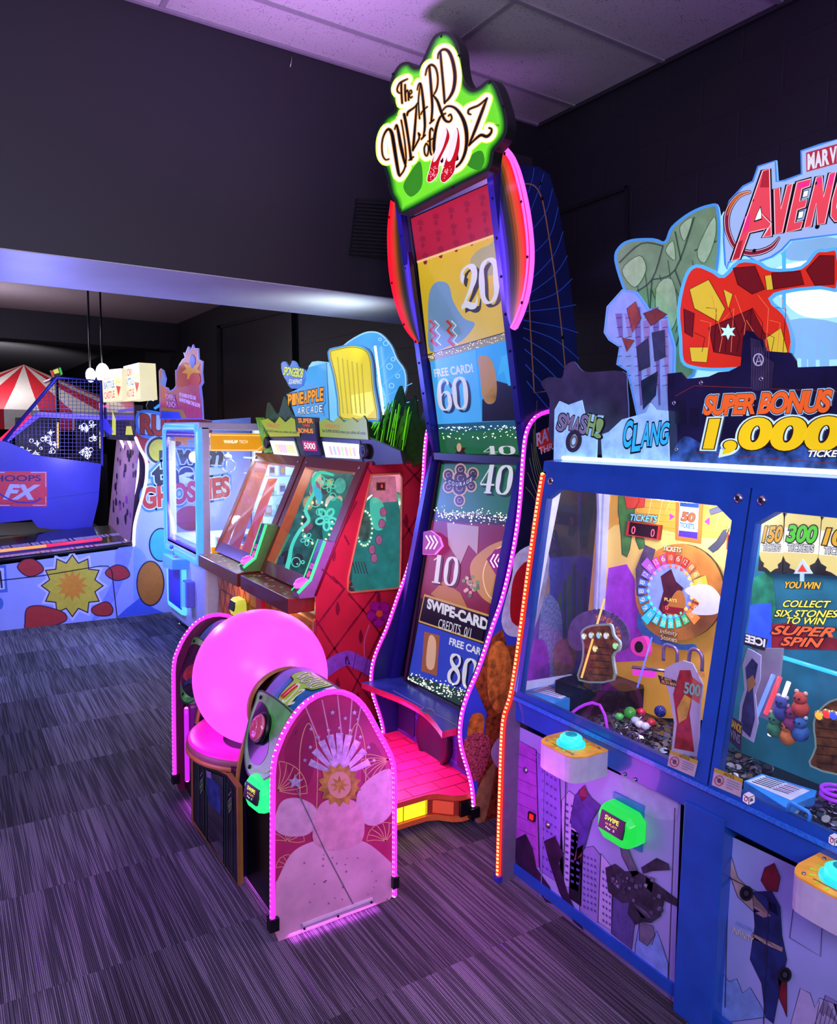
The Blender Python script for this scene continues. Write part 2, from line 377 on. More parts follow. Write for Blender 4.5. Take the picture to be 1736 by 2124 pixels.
for i in range(-1, 11): 
    y = 2.625 + 0.606 - 0.606 * i
    g.box(-6, XW, y - 0.012, y + 0.012, CEIL - 0.007, CEIL + 0.001, gm)
for i in range(0, 8): x = 2.11 - 1.22 * i; g.box(x - 0.012, x + 0.012, -3, YB, CEIL - 0.006, CEIL + 0.001, gm)
g.box(XW - 0.022, XW, -3, YB, CEIL - 0.02, CEIL, M('#2a2730', 0.5)); g.box(-6, XW, YB - 0.02, YB, CEIL - 0.012, CEIL, M('#8a7f92', 0.5))
struct('trim_1', g)
# bulkhead over the opening to the back room
struct('wall_bulkhead', MB().box(-6, XW, YB, YB2, BZ, CEIL, mwall))
struct('trim_2', MB().box(-6, XW, YB + 0.004, YB2 - 0.004, BZ - 0.006, BZ - 0.001, M('#a9a9b6', 0.5, noise=0.1, scale=3)))
# back room ceiling, dropping beams and doors in the side wall
bc = tile_mat('back_tile', '#8a8088')
b = MB().box(-6, XW, YB2, 24, 3.1, 3.16, bc); struct('ceiling_back', b)
b = MB()
for y in (11.5,): b.box(-6, XW, y, y + 0.5, 2.71, 3.1, M('#211f28', 0.7))
struct('trim_3', b)
d = MB(); px = PX(XW - 0.03)
d.cut(px, [(455, 680), (601, 645), (606, 900), (458, 900)], 0.03, M('#26232c', 0.35)); 
o = struct('door_1', d)
h = MB().tube([px.at(592, 830, 0.03), px.at(594, 858, 0.03)], 0.012, M('#19181c', 0.3, 0.5)); ho = h.build('door_handle', o)
d = MB()
for a in ([(449, 676), (457, 674), (461, 905), (452, 905)], [(449, 676), (601, 638), (601, 645), (455, 682)], [(599, 640), (604, 639), (609, 900), (603, 900)]):
    d.cut(PX(XW - 0.05), a, 0.05, M('#0d0c11', 0.4))
struct('trim_4', d)
d = MB().cut(PX(XW - 0.03), [(300, 715), (352, 700), (352, 930), (302, 930)], 0.03, M('#1b1922', 0.4)); struct('door_2', d)
# raised panel outline on the near side wall
d = MB(); wpl = PX(XW - 0.012)
for a in ([(1120, 452), (1300, 384), (1300, 392), (1120, 460)], [(1296, 386), (1302, 384), (1304, 700), (1298, 700)]): d.cut(wpl, a, 0.012, M('#15131a', 0.5))
struct('trim_5', d)
# black louvred return-air grille on the bulkhead
t = thing('vent_grille', 'black louvred air vent high on the dark wall behind the tall game', 'vent', PY(YB).at(780, 530))
vp = PY(YB - 0.02); v = MB()
fr = [(741, 411), (850, 418), (850, 545), (727, 527)]
v.cut(vp, fr, 0.02, M('#08080b', 0.6)); v.build('frame', t)
v = MB()
for i in range(15):
    y0 = 417 + i * 7.6
    v.cut(PY(YB - 0.032), [(741 - i * 0.95, y0), (850, y0 + 7), (850, y0 + 10.5), (740 - i * 0.95, y0 + 3.5)], 0.012, M('#1b1a22', 0.4))
v.build('louvre', t)
v = MB().tube([PY(YB - 0.004).at(605, 118), PY(YB - 0.004).at(604, 130), PY(YB - 0.004).at(602, 139)], 0.003, M('#c8c8cc', 0.3, 1.0))
tag(v.build('ceiling_hook'), 'small bare metal hook hanging on the dark wall just below the ceiling', 'hook')
# ================================================================== shared small helpers
def inset(pts, d):
    """move a closed outline inwards (towards its middle) by d"""
    n = len(pts); A = sum(pts[i][0] * pts[(i + 1) % n][1] - pts[(i + 1) % n][0] * pts[i][1] for i in range(n)); sg = 1 if A > 0 else -1; o = []
    for i in range(n):
        a, c = pts[i - 1], pts[(i + 1) % n]; dx, dy = c[0] - a[0], c[1] - a[1]; l = math.hypot(dx, dy) or 1
        o.append((pts[i][0] - sg * dy / l * d, pts[i][1] + sg * dx / l * d))
    return o
def ink(mb, pl, pts, wd, m, k, smooth=5, closed=False):
    if isinstance(wd, (list, tuple)): q = sm([tuple(p) + (w_,) for p, w_ in zip(pts, wd)], smooth, closed) if smooth else [tuple(p) + (w_,) for p, w_ in zip(pts, wd)]
    else: q = [tuple(p) + (wd,) for p in (sm(pts, smooth, closed) if smooth else pts)]
    mb.stroke(pl, [p[:2] for p in q], [p[2] for p in q], m, k, closed)
    for p in q[::2] + [q[-1]]: mb.art(pl, circ(p[0], p[1], p[2] / 2, n=10), m, k + 0.12)
def screws(mb, pl, pts, r=0.006, m=None):
    for p in pts: mb.lathe(pl.at(*p, 0.0), [(r, 0), (r, 0.003), (r * 0.6, 0.005)], m or M('#c9c9cf', 0.25, 1.0), 8, pl.n)
def reader(parent, loc, facing, screen='SWIPE', col='#2bff6a', s=1.0, str_=1.6):
    """card reader: rounded glowing shell with a slanted little screen"""
    f = Vector(facing).normalized(); r = f.cross(Vector((0, 0, 1))).normalized() * -1; u = Vector((0, 0, 1)); c = Vector(loc)
    def q(a, b_, d): return c + r * (a * s) + u * (b_ * s) + f * (d * s)
    shell = E(col, str_); mb = MB()
    prof = [(-0.075, 0.035), (-0.058, 0.055), (0.05, 0.055), (0.075, 0.035), (0.075, -0.03), (0.045, -0.058), (-0.045, -0.058), (-0.075, -0.03)]
    V = [q(a, b_, 0) for a, b_ in prof] + [q(a * 0.98, b_ * 0.97, 0.04) for a, b_ in prof] + [q(a * 0.84, b_ * 0.78 - 0.004, 0.062) for a, b_ in prof]
    n = 8; Fs = [(i, (i + 1) % n, n + (i + 1) % n, n + i) for i in range(n)] + [(n + i, n + (i + 1) % n, 2 * n + (i + 1) % n, 2 * n + i) for i in range(n)] + [tuple(range(2 * n, 3 * n))]
    mb.add(V, Fs, shell); o = mb.build('card_reader', parent, 0.004 * s)
    pl = Pl(q(0, 0.012, 0.066), f * 1.0 + u * 0.25)
    a = pl.p + pl.n * 0.004; uu = pl.n.cross(r).normalized(); uu = uu if uu.z > 0 else -uu
    def z(x, y, d=0.0): return a + r * x * s + uu * y * s + pl.n * d
    b2 = MB().slab([z(-0.048, -0.028), z(0.048, -0.028), z(0.048, 0.028), z(-0.048, 0.028)], -pl.n * 0.008, E('#0c1018', 0.4))
    b2.build('screen', o)
    if screen:
        class Q:                                   # small local frame for the lettering
            def at(self, x, y, off=0): return z(x, y, 0.0008 + off)
        t = MB()
        t.text(Q(), screen, (-0.028, 0.006), (0.028, 0.006), (-0.028, 0.020), E('#f2f23a', 1.5), 1, 0.01)
        t.text(Q(), 'to PLAY!', (-0.022, -0.007), (0.024, -0.007), (-0.022, 0.001), E('#f2b03a', 1.2), 1, 0.01)
        t.text(Q(), 'Pay  5', (-0.018, -0.02), (0.018, -0.02), (-0.018, -0.012), E('#e8e8f0', 1.2), 1, 0.01)
        t.build('lettering', o)
    return o
PINK = E('#f238f4', 1.25); PINKB = E('#ffc0ff', 2.6)
class Aff:
    """drawing frame: unit box spanned on a plane by three of its points"""
    def __init__(s, pl, p0, p1, p2): s.A = pl.at(*p0); s.U = pl.at(*p1) - s.A; s.W = pl.at(*p2) - s.A; s.n = pl.n
    def at(s, x, y, off=0): return s.A + s.U * x + s.W * y + s.n * off
DG = {'0': [([(0.5, 1), (0.2, .86), (0.14, .5), (0.2, .14), (.5, 0), (.8, .14), (.86, .5), (.8, .86), (.5, 1)], [.05, .2, .3, .2, .05, .2, .3, .2, .05])],
 '1': [([(.2, .8), (.42, .9), (.5, 1)], [.05, .06, .1]), ([(.55, 1), (.55, .5), (.55, .03)], [.3, .3, .3]), ([(.25, .02), (.85, .02)], .05)],
 '2': [([(.3, .72), (.22, .78), (.24, .9), (.5, .99), (.78, .88), (.8, .7), (.6, .45), (.3, .22), (.12, .06)], [.2, .2, .12, .06, .22, .28, .16, .08, .07]), ([(.12, .1), (.35, .14), (.6, .06), (.82, .06), (.9, .26)], [.1, .16, .16, .12, .04])],
 '4': [([(.62, 1), (.62, .5), (.62, .03)], [.28, .28, .28]), ([(.6, .98), (.35, .65), (.08, .32)], [.06, .06, .06]), ([(.08, .3), (.95, .3)], .06), ([(.4, .02), (.85, .02)], .05)],
 '6': [([(.78, .8), (.7, .93), (.52, .99), (.25, .84), (.16, .5), (.22, .16), (.5, .01), (.78, .12), (.82, .3), (.75, .5), (.5, .58), (.3, .48)], [.16, .1, .05, .2, .3, .22, .05, .2, .26, .18, .05, .06])],
 '8': [([(.5, .99), (.24, .9), (.2, .76), (.34, .62), (.5, .54), (.74, .42), (.84, .24), (.74, .08), (.5, .01), (.24, .08), (.16, .26), (.3, .44), (.5, .54), (.7, .64), (.78, .78), (.72, .92), (.5, .99)], [.05, .16, .18, .2, .2, .18, .16, .12, .05, .16, .22, .14, .1, .1, .13, .12, .05])]}
def digits(mb, pl, t, p0, p1, p2, m, k):
    n = len(t)
    for i, ch in enumerate(t):
        q = lambda p, u: (p[0] + (p1[0] - p0[0]) * u, p[1] + (p1[1] - p0[1]) * u)
        fr_ = Aff(pl, q(p0, i / n), q(p0, (i + 0.98) / n), q(p2, i / n))
        for pth, wd in DG[ch]: mb.stroke(fr_, pth, wd, m, k, False, 6)
BLK = M('#0b0b0f', 0.35); BLK2 = M('#15141c', 0.45)
SCR = M('#0e0e10', 0.3, 0.6); STEEL = M('#b9bac4', 0.25, 1.0); WHT = M('#e9e6ee', 0.4)

# ================================================================== the tall game with the round-topped sign
OZ = thing('arcade_tower', 'very tall swipe-card arcade game with glowing green sign and rainbow wings', 'arcade game', (1.95, 2.64, 0))
YN, YF = 2.28, 3.0
pn = PY(YN)
SU = P3((1.80, 2.34, 2.50), (1.80, 2.94, 2.50), (2.0, 2.34, 1.465))         # upper screen
SL = P3((1.985, 2.34, 1.425), (1.985, 2.94, 1.425), (1.79, 2.34, 0.42))     # lower screen
body = MB(); navy = M('#121a4a', 0.3, noise=0.2, scale=4)
# carcass behind the screens
for (pl_, z0, z1, x0, x1) in ((SU, 2.60, 1.445, 1.80, 2.0), (SL, 1.445, 0.30, 1.985, 1.77)):
    body.slab([(x0 + 0.03, YN + 0.02, z0), (1.95 if z0 > 2 else 2.2, YN + 0.02, z0), (2.2, YN + 0.02, z1), (x1 + 0.03, YN + 0.02, z1)], (0, YF - YN - 0.04, 0), BLK2)
body.box(1.85, 2.24, YN + 0.02, YF - 0.02, 0.05, 0.32, BLK2)
body.build('cabinet', OZ)
# upper spine panel on the near side, navy with blue rays and a gold pinstripe
pu = PY(YN + 0.014); sp_ = MB()
up_out = [pu.at(1062, 690), pu.at(1055, 560), pu.at(1050, 420), pu.at(1080, 341), pu.at(1118, 346), pu.at(1140, 362), pu.at(1157, 420), pu.at(1180, 560), pu.at(1195, 700), pu.at(1203, 860), Vector((2.25, YN + 0.014, 1.30)), Vector((2.0, YN + 0.014, 1.3)), Vector((1.99, YN + 0.014, 1.45))]
sp_.slab(up_out, (0, 0.02, 0), M('#0c1a4c', 0.3, noise=0.35, scale=5), BLK)
ray_m = M('#2450a8', 0.4, em=0.10); gold = M('#c9a06c', 0.3, 0.6)
for i, (a, c, b_) in enumerate([((1108, 348), (1104, 372), (1096, 400)), ((1128, 360), (1118, 392), (1100, 440)), ((1146, 392), (1132, 440), (1101, 480)), ((1158, 430), (1140, 490), (1102, 530)),
        ((1168, 480), (1148, 530), (1102, 580)), ((1177, 530), (1150, 570), (1100, 608)), ((1187, 578), (1150, 610), (1095, 628)), ((1195, 632), (1150, 640), (1090, 646)),
        ((1199, 690), (1150, 676), (1085, 664)), ((1201, 745), (1150, 704), (1085, 680)), ((1201, 800), (1150, 742), (1085, 700)), ((1200, 848), (1150, 780), (1088, 724)), ((1180, 862), (1140, 812), (1090, 756)), ((1150, 862), (1120, 826), (1092, 790))]):
    sp_.stroke(pu, sm([a, c, b_], 8), [1.3 + 0.08 * i] * 17, ray_m, 1)
sp_.stroke(pu, sm([(1086, 381), (1106, 384), (1120, 402), (1130, 440), (1146, 540), (1160, 640), (1172, 760), (1180, 862)], 6), 2.6, gold, 2)
sp_.stroke(pu, [(1095, 560), (1100, 680), (1108, 815), (1136, 811)], 2.6, gold, 2)
screws(sp_, pu, [(1119, 380), (1123, 412), (1166, 700), (1092, 655)], 0.007, SCR); sp_.build('spine_panel', OZ)
# side panels; the front edge follows the rope light
FE = sm([(1160, 853), (1138, 854), (1112, 866), (1094, 896), (1087, 950), (1083, 1010), (1075, 1090), (1061, 1170), (1044, 1240), (1020, 1310), (995, 1385), (972, 1440), (960, 1480), (956, 1520), (960, 1553), (971, 1590), (981, 1630), (984, 1668)], 4)
def side_outline(Y):
    e = [pn.at(*p) for p in FE]; P = [Vector((p.x + (2.07 - 2.07), Y, p.z)) for p in e]
    return P + [Vector((1.745, Y, 0.012)), Vector((1.76, Y, 0.0)), Vector((2.26, Y, 0.0)), Vector((2.26, Y, 1.645))]
sidep = MB(); sky = M('#3a49c8', 0.35, noise=0.25, scale=3)
sidep.slab(side_outline(YN), (0, 0.025, 0), sky, BLK)
# printed picture on the near side: night sky above, tan and poppy fields, rust grass
def A3(pts): return [(p[0], p[1]) for p in pts]
sidep.art(pn, FE[:28] + [(1046, 1235), (1200, 1150), (1200, 853)], M('#0d1030', 0.3, noise=0.3, scale=5), 1)
for i in range(7):
    sidep.stroke(pn, sm([(1090 + i * 4, 1010 - i * 30), (1112, 1040 - i * 18), (1150, 1120 - i * 10)], 6), 0.9, M('#7a8a4a', 0.4), 1.6)
sidep.art(pn, circ(1132, 913, 17, 25, rot=10), M('#c92b22', 0.4, em=0.15), 2)
sidep.text(pn, 'RAW', (1113, 927), (1158, 904), (1112, 899), WHT, 3, 0.03); sidep.text(pn, 'THRILLS', (1119, 944), (1172, 922), (1117, 929), WHT, 3, 0.02)
sidep.stroke(pn, [(1104, 1095), (1118, 1076), (1136, 1068)], 2, gold, 2)
sidep.art(pn, circ(1120, 1095, 20, 30, rot=15), M('#3a2430', 0.4), 2)
ink(sidep, pn, [(1112, 1108), (1108, 1092), (1116, 1078), (1126, 1082), (1126, 1098), (1118, 1110)], 2.2, M('#c9b9c9'), 3, 4)
sidep.art(pn, sm([(1052, 1232), (1062, 1195), (1070, 1150), (1110, 1130), (1140, 1160), (1110, 1300), (1060, 1320), (1040, 1290)], 4, True), M('#c8c4d8', 0.4, noise=0.2), 3)
sidep.art(pn, sm([(1060, 1230), (1072, 1185), (1100, 1170), (1100, 1290), (1062, 1290)], 4, True), M('#b01018', 0.4), 4)
furm = M('#8a3e16', 0.5, noise=0.7, scale=55); fur2 = M('#c9722a', 0.5, noise=0.6, scale=38)
sidep.art(pn, [(1042, 1305), (1052, 1340), (1110, 1330), (1110, 1700), (990, 1706), (992, 1600), (1000, 1560), (1010, 1480), (985, 1420), (1000, 1385), (1022, 1320)], furm, 2)
sidep.art(pn, sm([(1015, 1350), (1040, 1330), (1060, 1370), (1055, 1440), (1035, 1480), (1012, 1440)], 4, True), fur2, 3)
sidep.art(pn, sm([(972, 1500), (982, 1480), (1004, 1485), (1000, 1530), (985, 1545), (970, 1530)], 4, True), fur2, 3)
sidep.art(pn, sm([(966, 1530), (990, 1520), (1014, 1528), (1016, 1560), (1004, 1600), (985, 1620), (968, 1590), (962, 1555)], 4, True), M('#b04a56', 0.5, noise=0.8, scale=120), 4)
sidep.art(pn, sm([(985, 1700), (987, 1650), (1005, 1610), (1028, 1580), (1020, 1640), (1005, 1703)], 4, True), M('#a8804a', 0.5, noise=0.3), 3)
sidep.art(pn, sm([(1018, 1560), (1036, 1530), (1050, 1560), (1048, 1600), (1030, 1590)], 4, True), M('#cfc4d4', 0.5), 4)
vsk = M('#4a48c0', 0.35, noise=0.3, scale=4); sidep.art(pn, [(1110, 1160), (1330, 1140), (1330, 1480), (1110, 1480)], vsk, 1.2)
for i, (x_, t_) in enumerate(((1158, 1230), (1168, 1205), (1178, 1190), (1188, 1170), (1199, 1182), (1210, 1198), (1222, 1215), (1234, 1240))): sidep.art(pn, [(x_, t_ + 4), (x_ + 3.5, t_ - 4), (x_ + 7, t_ + 4), (x_ + 6, 1330), (x_ - 1, 1330)], M('#1f5a3a' if i % 2 else '#3a7a50', 0.4), 2)
sidep.art(pn, sm([(1120, 1190), (1134, 1176), (1140, 1200), (1138, 1240), (1122, 1236)], 4, True), M('#c89880', 0.5), 2.4); sidep.art(pn, sm([(1124, 1250), (1150, 1240), (1166, 1290), (1160, 1400), (1118, 1400)], 4, True), M('#8aa0d8', 0.5, noise=0.5, scale=90), 2.6)
sidep.art(pn, sm([(1096, 1340), (1130, 1330), (1140, 1400), (1120, 1430), (1090, 1420)], 4, True), M('#a030d0', 0.5, noise=0.3), 2.8); sidep.art(pn, sm([(1150, 1340), (1180, 1325), (1196, 1360), (1180, 1410), (1150, 1400)], 4, True), M('#b08a60', 0.5, noise=0.4), 3)
sidep.build('side_panel', OZ)
s2 = MB().slab(side_outline(YF - 0.025), (0, 0.025, 0), M('#1a1a60', 0.3), BLK)
s2.build('side_panel', OZ)
for Y, hook in ((YN - 0.004, None), (YF - 0.012, None)):
    P = [Vector((pn.at(*p).x - 0.008, Y + 0.0, pn.at(*p).z)) for p in FE]
    if Y > 2.5: P = [Vector((p.x, Y, p.z)) for p in P if p.z < 1.62]
    MB().led(P, 0.0085, PINK, PINKB, 0.018, (-0.003, -0.001, 0)).build('led_strip', OZ)
    MB().box(1.715, 1.76, Y - 0.012, Y + 0.02, 0.035, 0.075, BLK).build('strip_end_clip', OZ)
# screens
def screenframe(pl, q, w_=0.018):
    m = MB(); c = [pl.at(*p) for p in q]; cc = sum(c, Vector()) / 4
    out = [p + (p - cc).normalized() * w_ for p in c]
    V = c + out + [p - pl.n * -0.008 for p in out]; n = 4
    m.add([p + pl.n * 0.003 for p in c] + [p + pl.n * 0.010 for p in out], [(i, (i + 1) % 4, 4 + (i + 1) % 4, 4 + i) for i in range(4)], BLK)
    return m
def scr(col, s=0.75): return E(col, s)
q1 = [(851, 452), (1018, 378), (1086, 944), (913, 942)]
u = MB(); u.cut(SU, q1, 0.03, scr('#1a1018', 0.3), BLK)
u.art(SU, [(852, 454), (1018, 380), (1026, 485), (865, 543)], scr('#a81c34', 0.75), 1)
damask = scr('#8c1830', 0.75)
for i in range(5):
    for j in range(3):
        x, y = 872 + i * 32 + j * 5, 462 + j * 34 - i * 13
        u.art(SU, star(x, y, 9, 4.5, 6), damask, 2); u.art(SU, circ(x, y + 13, 4, 6, n=10), damask, 2)
u.stroke(SU, [(865, 544), (1026, 488)], 5, scr('#e0b878', 0.9), 3); u.stroke(SU, [(865, 541), (1026, 485)], 1, scr('#8a5a30', 0.8), 4)
u.art(SU, [(866, 546), (1027, 490), (1050, 688), (887, 735)], scr('#cdae28', 0.85), 1)
u.art(SU, sm([(975, 545), (990, 520), (1015, 508), (1028, 500), (1033, 560), (1000, 572)], 4, True), scr('#a0a070', 0.8), 2)
u.art(SU, sm([(890, 610), (905, 585), (930, 590), (940, 625), (962, 660), (985, 672), (960, 705), (930, 718), (892, 728), (888, 670)], 4, True), scr('#6f93b8', 0.8), 2)
for x in (905, 940):
    u.stroke(SU, [(x - 14, 665), (x - 4, 675), (x - 12, 685), (x - 2, 696), (x - 10, 707), (x + 2, 718)], 6, scr('#b8402a', 0.8), 3)
    u.stroke(SU, [(x - 4, 665), (x + 6, 675), (x - 2, 685), (x + 8, 696), (x, 707), (x + 10, 716)], 2, scr('#e8e4e0', 0.9), 3)
dk = scr('#3a3a34', 0.5); lt = scr('#c9ccd4', 0.9)
for d_, m_, k_ in ((7, dk, 4), (0, lt, 5)):
    digits(u, SU, '20', (955 + d_, 648 + d_), (1040 + d_, 620 + d_), (950 + d_, 560 + d_), m_, k_)
u.art(SU, [(887, 737), (1050, 690), (1059, 712), (892, 752)], scr('#a09a78', 0.6), 2)
for i in range(60):
    t = random.random(); u.art(SU, circ(888 + t * 160, 735 - t * 44 + random.random() * 14, 1.1, n=6), scr('#fff0c0', 1.2), 4)
u.art(SU, [(892, 750), (1052, 705), (1080, 872), (908, 880)], scr('#2f9ae0', 0.85), 3)
u.art(SU, [(892, 750), (986, 726), (1000, 874), (908, 880)], scr('#44a8ea', 0.85), 4)
u.text(SU, 'FREE CARD!', (902, 783), (982, 772), (899, 766), lt, 6, 0.03)
for d_, m_, k_ in ((6, scr('#1a2a3a', 0.5), 5), (0, lt, 6)):
    digits(u, SU, '60', (910 + d_, 852 + d_), (975 + d_, 846 + d_), (905 + d_, 788 + d_), m_, k_)
u.art(SU, sm([(992, 742), (1008, 738), (1022, 752), (1030, 790), (1028, 830), (1012, 838), (1000, 820), (996, 780)], 4, True), scr('#b88a3a', 0.7), 5)
u.art(SU, [(1000, 830), (1030, 790), (1066, 800), (1075, 872), (1000, 874)], scr('#1a1410', 0.4), 5)
u.art(SU, [(1032, 780), (1045, 770), (1054, 800), (1066, 800), (1066, 782), (1052, 735), (1040, 740)], scr('#3ab0f0', 0.8), 6)
u.art(SU, [(908, 880), (1080, 872), (1082, 892), (910, 898)], scr('#1c5a78', 0.7), 5)
u.art(SU, [(909, 893), (1080, 887), (1087, 943), (914, 941)], scr('#1f6a3a', 0.75), 5)
for i in range(110):
    t = random.random(); u.art(SU, circ(908 + t * 172, 893 - t * 5 + random.random() ** 2 * 26 - 6, 0.9 + random.random(), n=5), scr('#e8ffe0', 1.3), 7)
orn = scr('#c9a080', 0.8); orn2 = scr('#3a2018', 0.5)
u.art(SU, star(955, 935, 14, 7, 6), orn2, 6.4); u.art(SU, circ(952, 928, 5, 9), orn, 7)
digits(u, SU, '40', (1003, 942), (1072, 942), (1001, 925), lt, 7)
u.build('upper_screen', OZ); screenframe(SU, q1).build('screen_bezel', OZ)
q2 = [(915, 961), (1076, 962), (969, 1474), (843, 1410)]
l = MB(); l.cut(SL, q2, 0.03, scr('#20141c', 0.3), BLK)
l.art(SL, [(916, 963), (1075, 964), (1058, 1070), (902, 1062)], scr('#1f6a3a', 0.75), 1)
for d_, m_, k_ in ((5, scr('#14301c', 0.4), 4), (0, lt, 5)):
    digits(l, SL, '40', (992 + d_, 1022 + d_), (1060 + d_, 1026 + d_), (1001 + d_, 964 + d_), m_, k_)
for (cx_, cy_, r_) in ((955, 974, 9), (930, 985, 9), (981, 982, 9), (930, 1010, 9), (977, 1008, 9), (953, 1038, 9), (953, 1012, 13), (955, 992, 13)):
    l.art(SL, circ(cx_, cy_, r_ + 3, r_ + 4), orn, 3); l.art(SL, circ(cx_, cy_, r_, r_ + 1), orn2, 4)
    ink(l, SL, circ(cx_, cy_, r_ * 0.5, n=10, a1=300), 1.2, orn, 5, 0)
l.stroke(SL, sm([(928, 992), (940, 1002), (955, 1004), (970, 999), (985, 984)], 5), 13, scr('#14100e', 0.4), 6)
for ch, a, b_ in zip('COURAGE', [(930, 1003), (937, 1006), (945, 1008), (953, 1008), (960, 1007), (967, 1004), (974, 1000)], [5] * 7):
    l.text(SL, ch, a, (a[0] + b_, a[1] - (a[0] - 952) * 0.12), (a[0] + 0.6, a[1] - 8), scr('#d8d0c8', 0.9), 7, 0.01)
l.art(SL, [(902, 1062), (1058, 1070), (1052, 1090), (896, 1080)], scr('#33302c', 0.6), 2)
for i in range(150):
    t = random.random(); l.art(SL, circ(900 + t * 155, 1055 + t * 8 + random.gauss(10, 7), 0.9 + random.random(), n=5), scr('#f0ffe8', 1.3), 4)
l.text(SL, 'TOP GUN', (985, 1072), (950, 1070), (985, 1063), lt, 5, 0.03); 
for sx in (1, -1):
    for j in range(3): l.stroke(SL, [(967 + sx * 20, 1064 + j * 3), (967 + sx * (34 - j * 4), 1064 + j * 3)], 1.5, lt, 5)
l.art(SL, [(896, 1080), (1052, 1090), (1030, 1290), (872, 1240)], scr('#7c1a30', 0.7), 1)
l.art(SL, [(927, 1084), (993, 1092), (990, 1150), (972, 1130), (955, 1170), (930, 1130)], scr('#b49aa8', 0.7), 3)
l.art(SL, sm([(1045, 1120), (1010, 1135), (978, 1165), (978, 1200), (1000, 1240), (1038, 1262)], 5) + [(1038, 1262)], scr('#c08a48', 0.75), 3)
l.art(SL, [(1052, 1095), (1045, 1120), (1038, 1262), (1030, 1290), (1035, 1270)], scr('#c08a48', 0.75), 2.5)
l.stroke(SL, sm([(1048, 1128), (1018, 1150), (1002, 1190), (1010, 1230), (1032, 1252)], 5), 2, scr('#e8c890', 0.9), 4)
for d_, m_, k_ in ((4, scr('#2a1418', 0.4), 4), (0, lt, 5)):
    digits(l, SL, '10', (890 + d_, 1207 + d_), (948 + d_, 1216 + d_), (897 + d_, 1150 + d_), m_, k_)
l.art(SL, [(893, 1232), (920, 1205), (955, 1230), (970, 1262), (930, 1256)], scr('#b0742a', 0.7), 3)
for i in range(26):
    x, y = 980 + random.gauss(0, 9), 1216 + random.gauss(0, 11)
    l.art(SL, circ(x, y, 4, n=8), scr(random.choice(['#3a7a3a', '#5a9a4a', '#d88aa0', '#e8b0b0']), 0.7), 4 + i * 0.02)
l.art(SL, [(880, 1232), (1024, 1278), (1012, 1338), (868, 1290)], scr('#c09a50', 0.8), 5); l.art(SL, [(881, 1237), (1022, 1282), (1011, 1334), (870, 1287)], scr('#140e22', 0.5), 6)
l.text(SL, 'SWIPE-CARD', (885, 1262), (1012, 1309), (887, 1240), lt, 7, 0.05); l.text(SL, 'CREDITS  0/1', (908, 1302), (975, 1324), (911, 1283), lt, 7, 0.0)
l.art(SL, [(868, 1292), (1012, 1340), (984, 1442), (848, 1400)], scr('#2f44b8', 0.75), 3); l.art(SL, [(849, 1398), (985, 1440), (971, 1472), (844, 1409)], scr('#2a4a40', 0.6), 4)
l.art(SL, [(880, 1310), (912, 1318), (906, 1402), (874, 1392)], scr('#9a5a3a', 0.7), 4); l.art(SL, sm([(890, 1320), (904, 1330), (900, 1385), (884, 1380)], 4, True), scr('#d8b090', 0.7), 5)
l.text(SL, 'FREE CARD!', (931, 1337), (1012, 1366), (933, 1322), lt, 5, 0.03)
for d_, m_, k_ in ((4, scr('#141a4a', 0.4), 4), (0, lt, 5)):
    digits(l, SL, '80', (926 + d_, 1414 + d_), (988 + d_, 1434 + d_), (933 + d_, 1353 + d_), m_, k_)
for i in range(170):
    t = random.random(); y = 1402 + t * 40 + random.gauss(4, 8); x = 846 + t * 130
    l.art(SL, circ(x, min(y, 1408 + t * 62), 0.9 + random.random(), n=5), scr('#f0ffe8', 1.3), 6)
l.build('lower_screen', OZ); screenframe(SL, q2, 0.022).build('screen_bezel', OZ)
# blue metal uprights beside the screens
fr = MB(); vio = M('#241f80', 0.3, 0.3)
for Y in (2.312, 2.965):
    fr.bar((1.775, Y, 2.56), (1.985, Y, 1.46), 0.035, 0.05, vio); fr.bar((1.975, Y, 1.44), (1.765, Y, 0.40), 0.035, 0.05, vio)
    for i in range(9): fr.ball((1.775 + 0.21 * i / 8 - 0.026, Y, 2.56 - 1.1 * i / 8), 0.006, SCR, 6)
fr.bar((1.985, 2.31, 1.446), (1.985, 2.97, 1.446), 0.06, 0.032, BLK)
fr.build('screen_frame', OZ)
# arrow markers at the middle of the lower screen
def arrow_marker(q, dirn):
    m = MB(); pl_ = SL.move(0.03); m.cut(pl_, q, 0.012, E('#8a1878', 0.8), E('#ff60e8', 2.0))
    cx_ = sum(p[0] for p in q) / len(q); cy_ = sum(p[1] for p in q) / len(q)
    for j in (-8, 0, 8):
        m.stroke(pl_, [(cx_ + j - dirn * 4, cy_ - 14), (cx_ + j + dirn * 4, cy_), (cx_ + j - dirn * 4, cy_ + 14)], 2.6, E('#ffc8f8', 2.0), 1)
    m.build('arrow_marker', OZ)
arrow_marker([(878, 1103), (892, 1100), (910, 1114), (916, 1132), (900, 1150), (876, 1150)], 1)
arrow_marker([(1044, 1135), (1026, 1140), (1009, 1160), (1028, 1192), (1040, 1190)], -1)
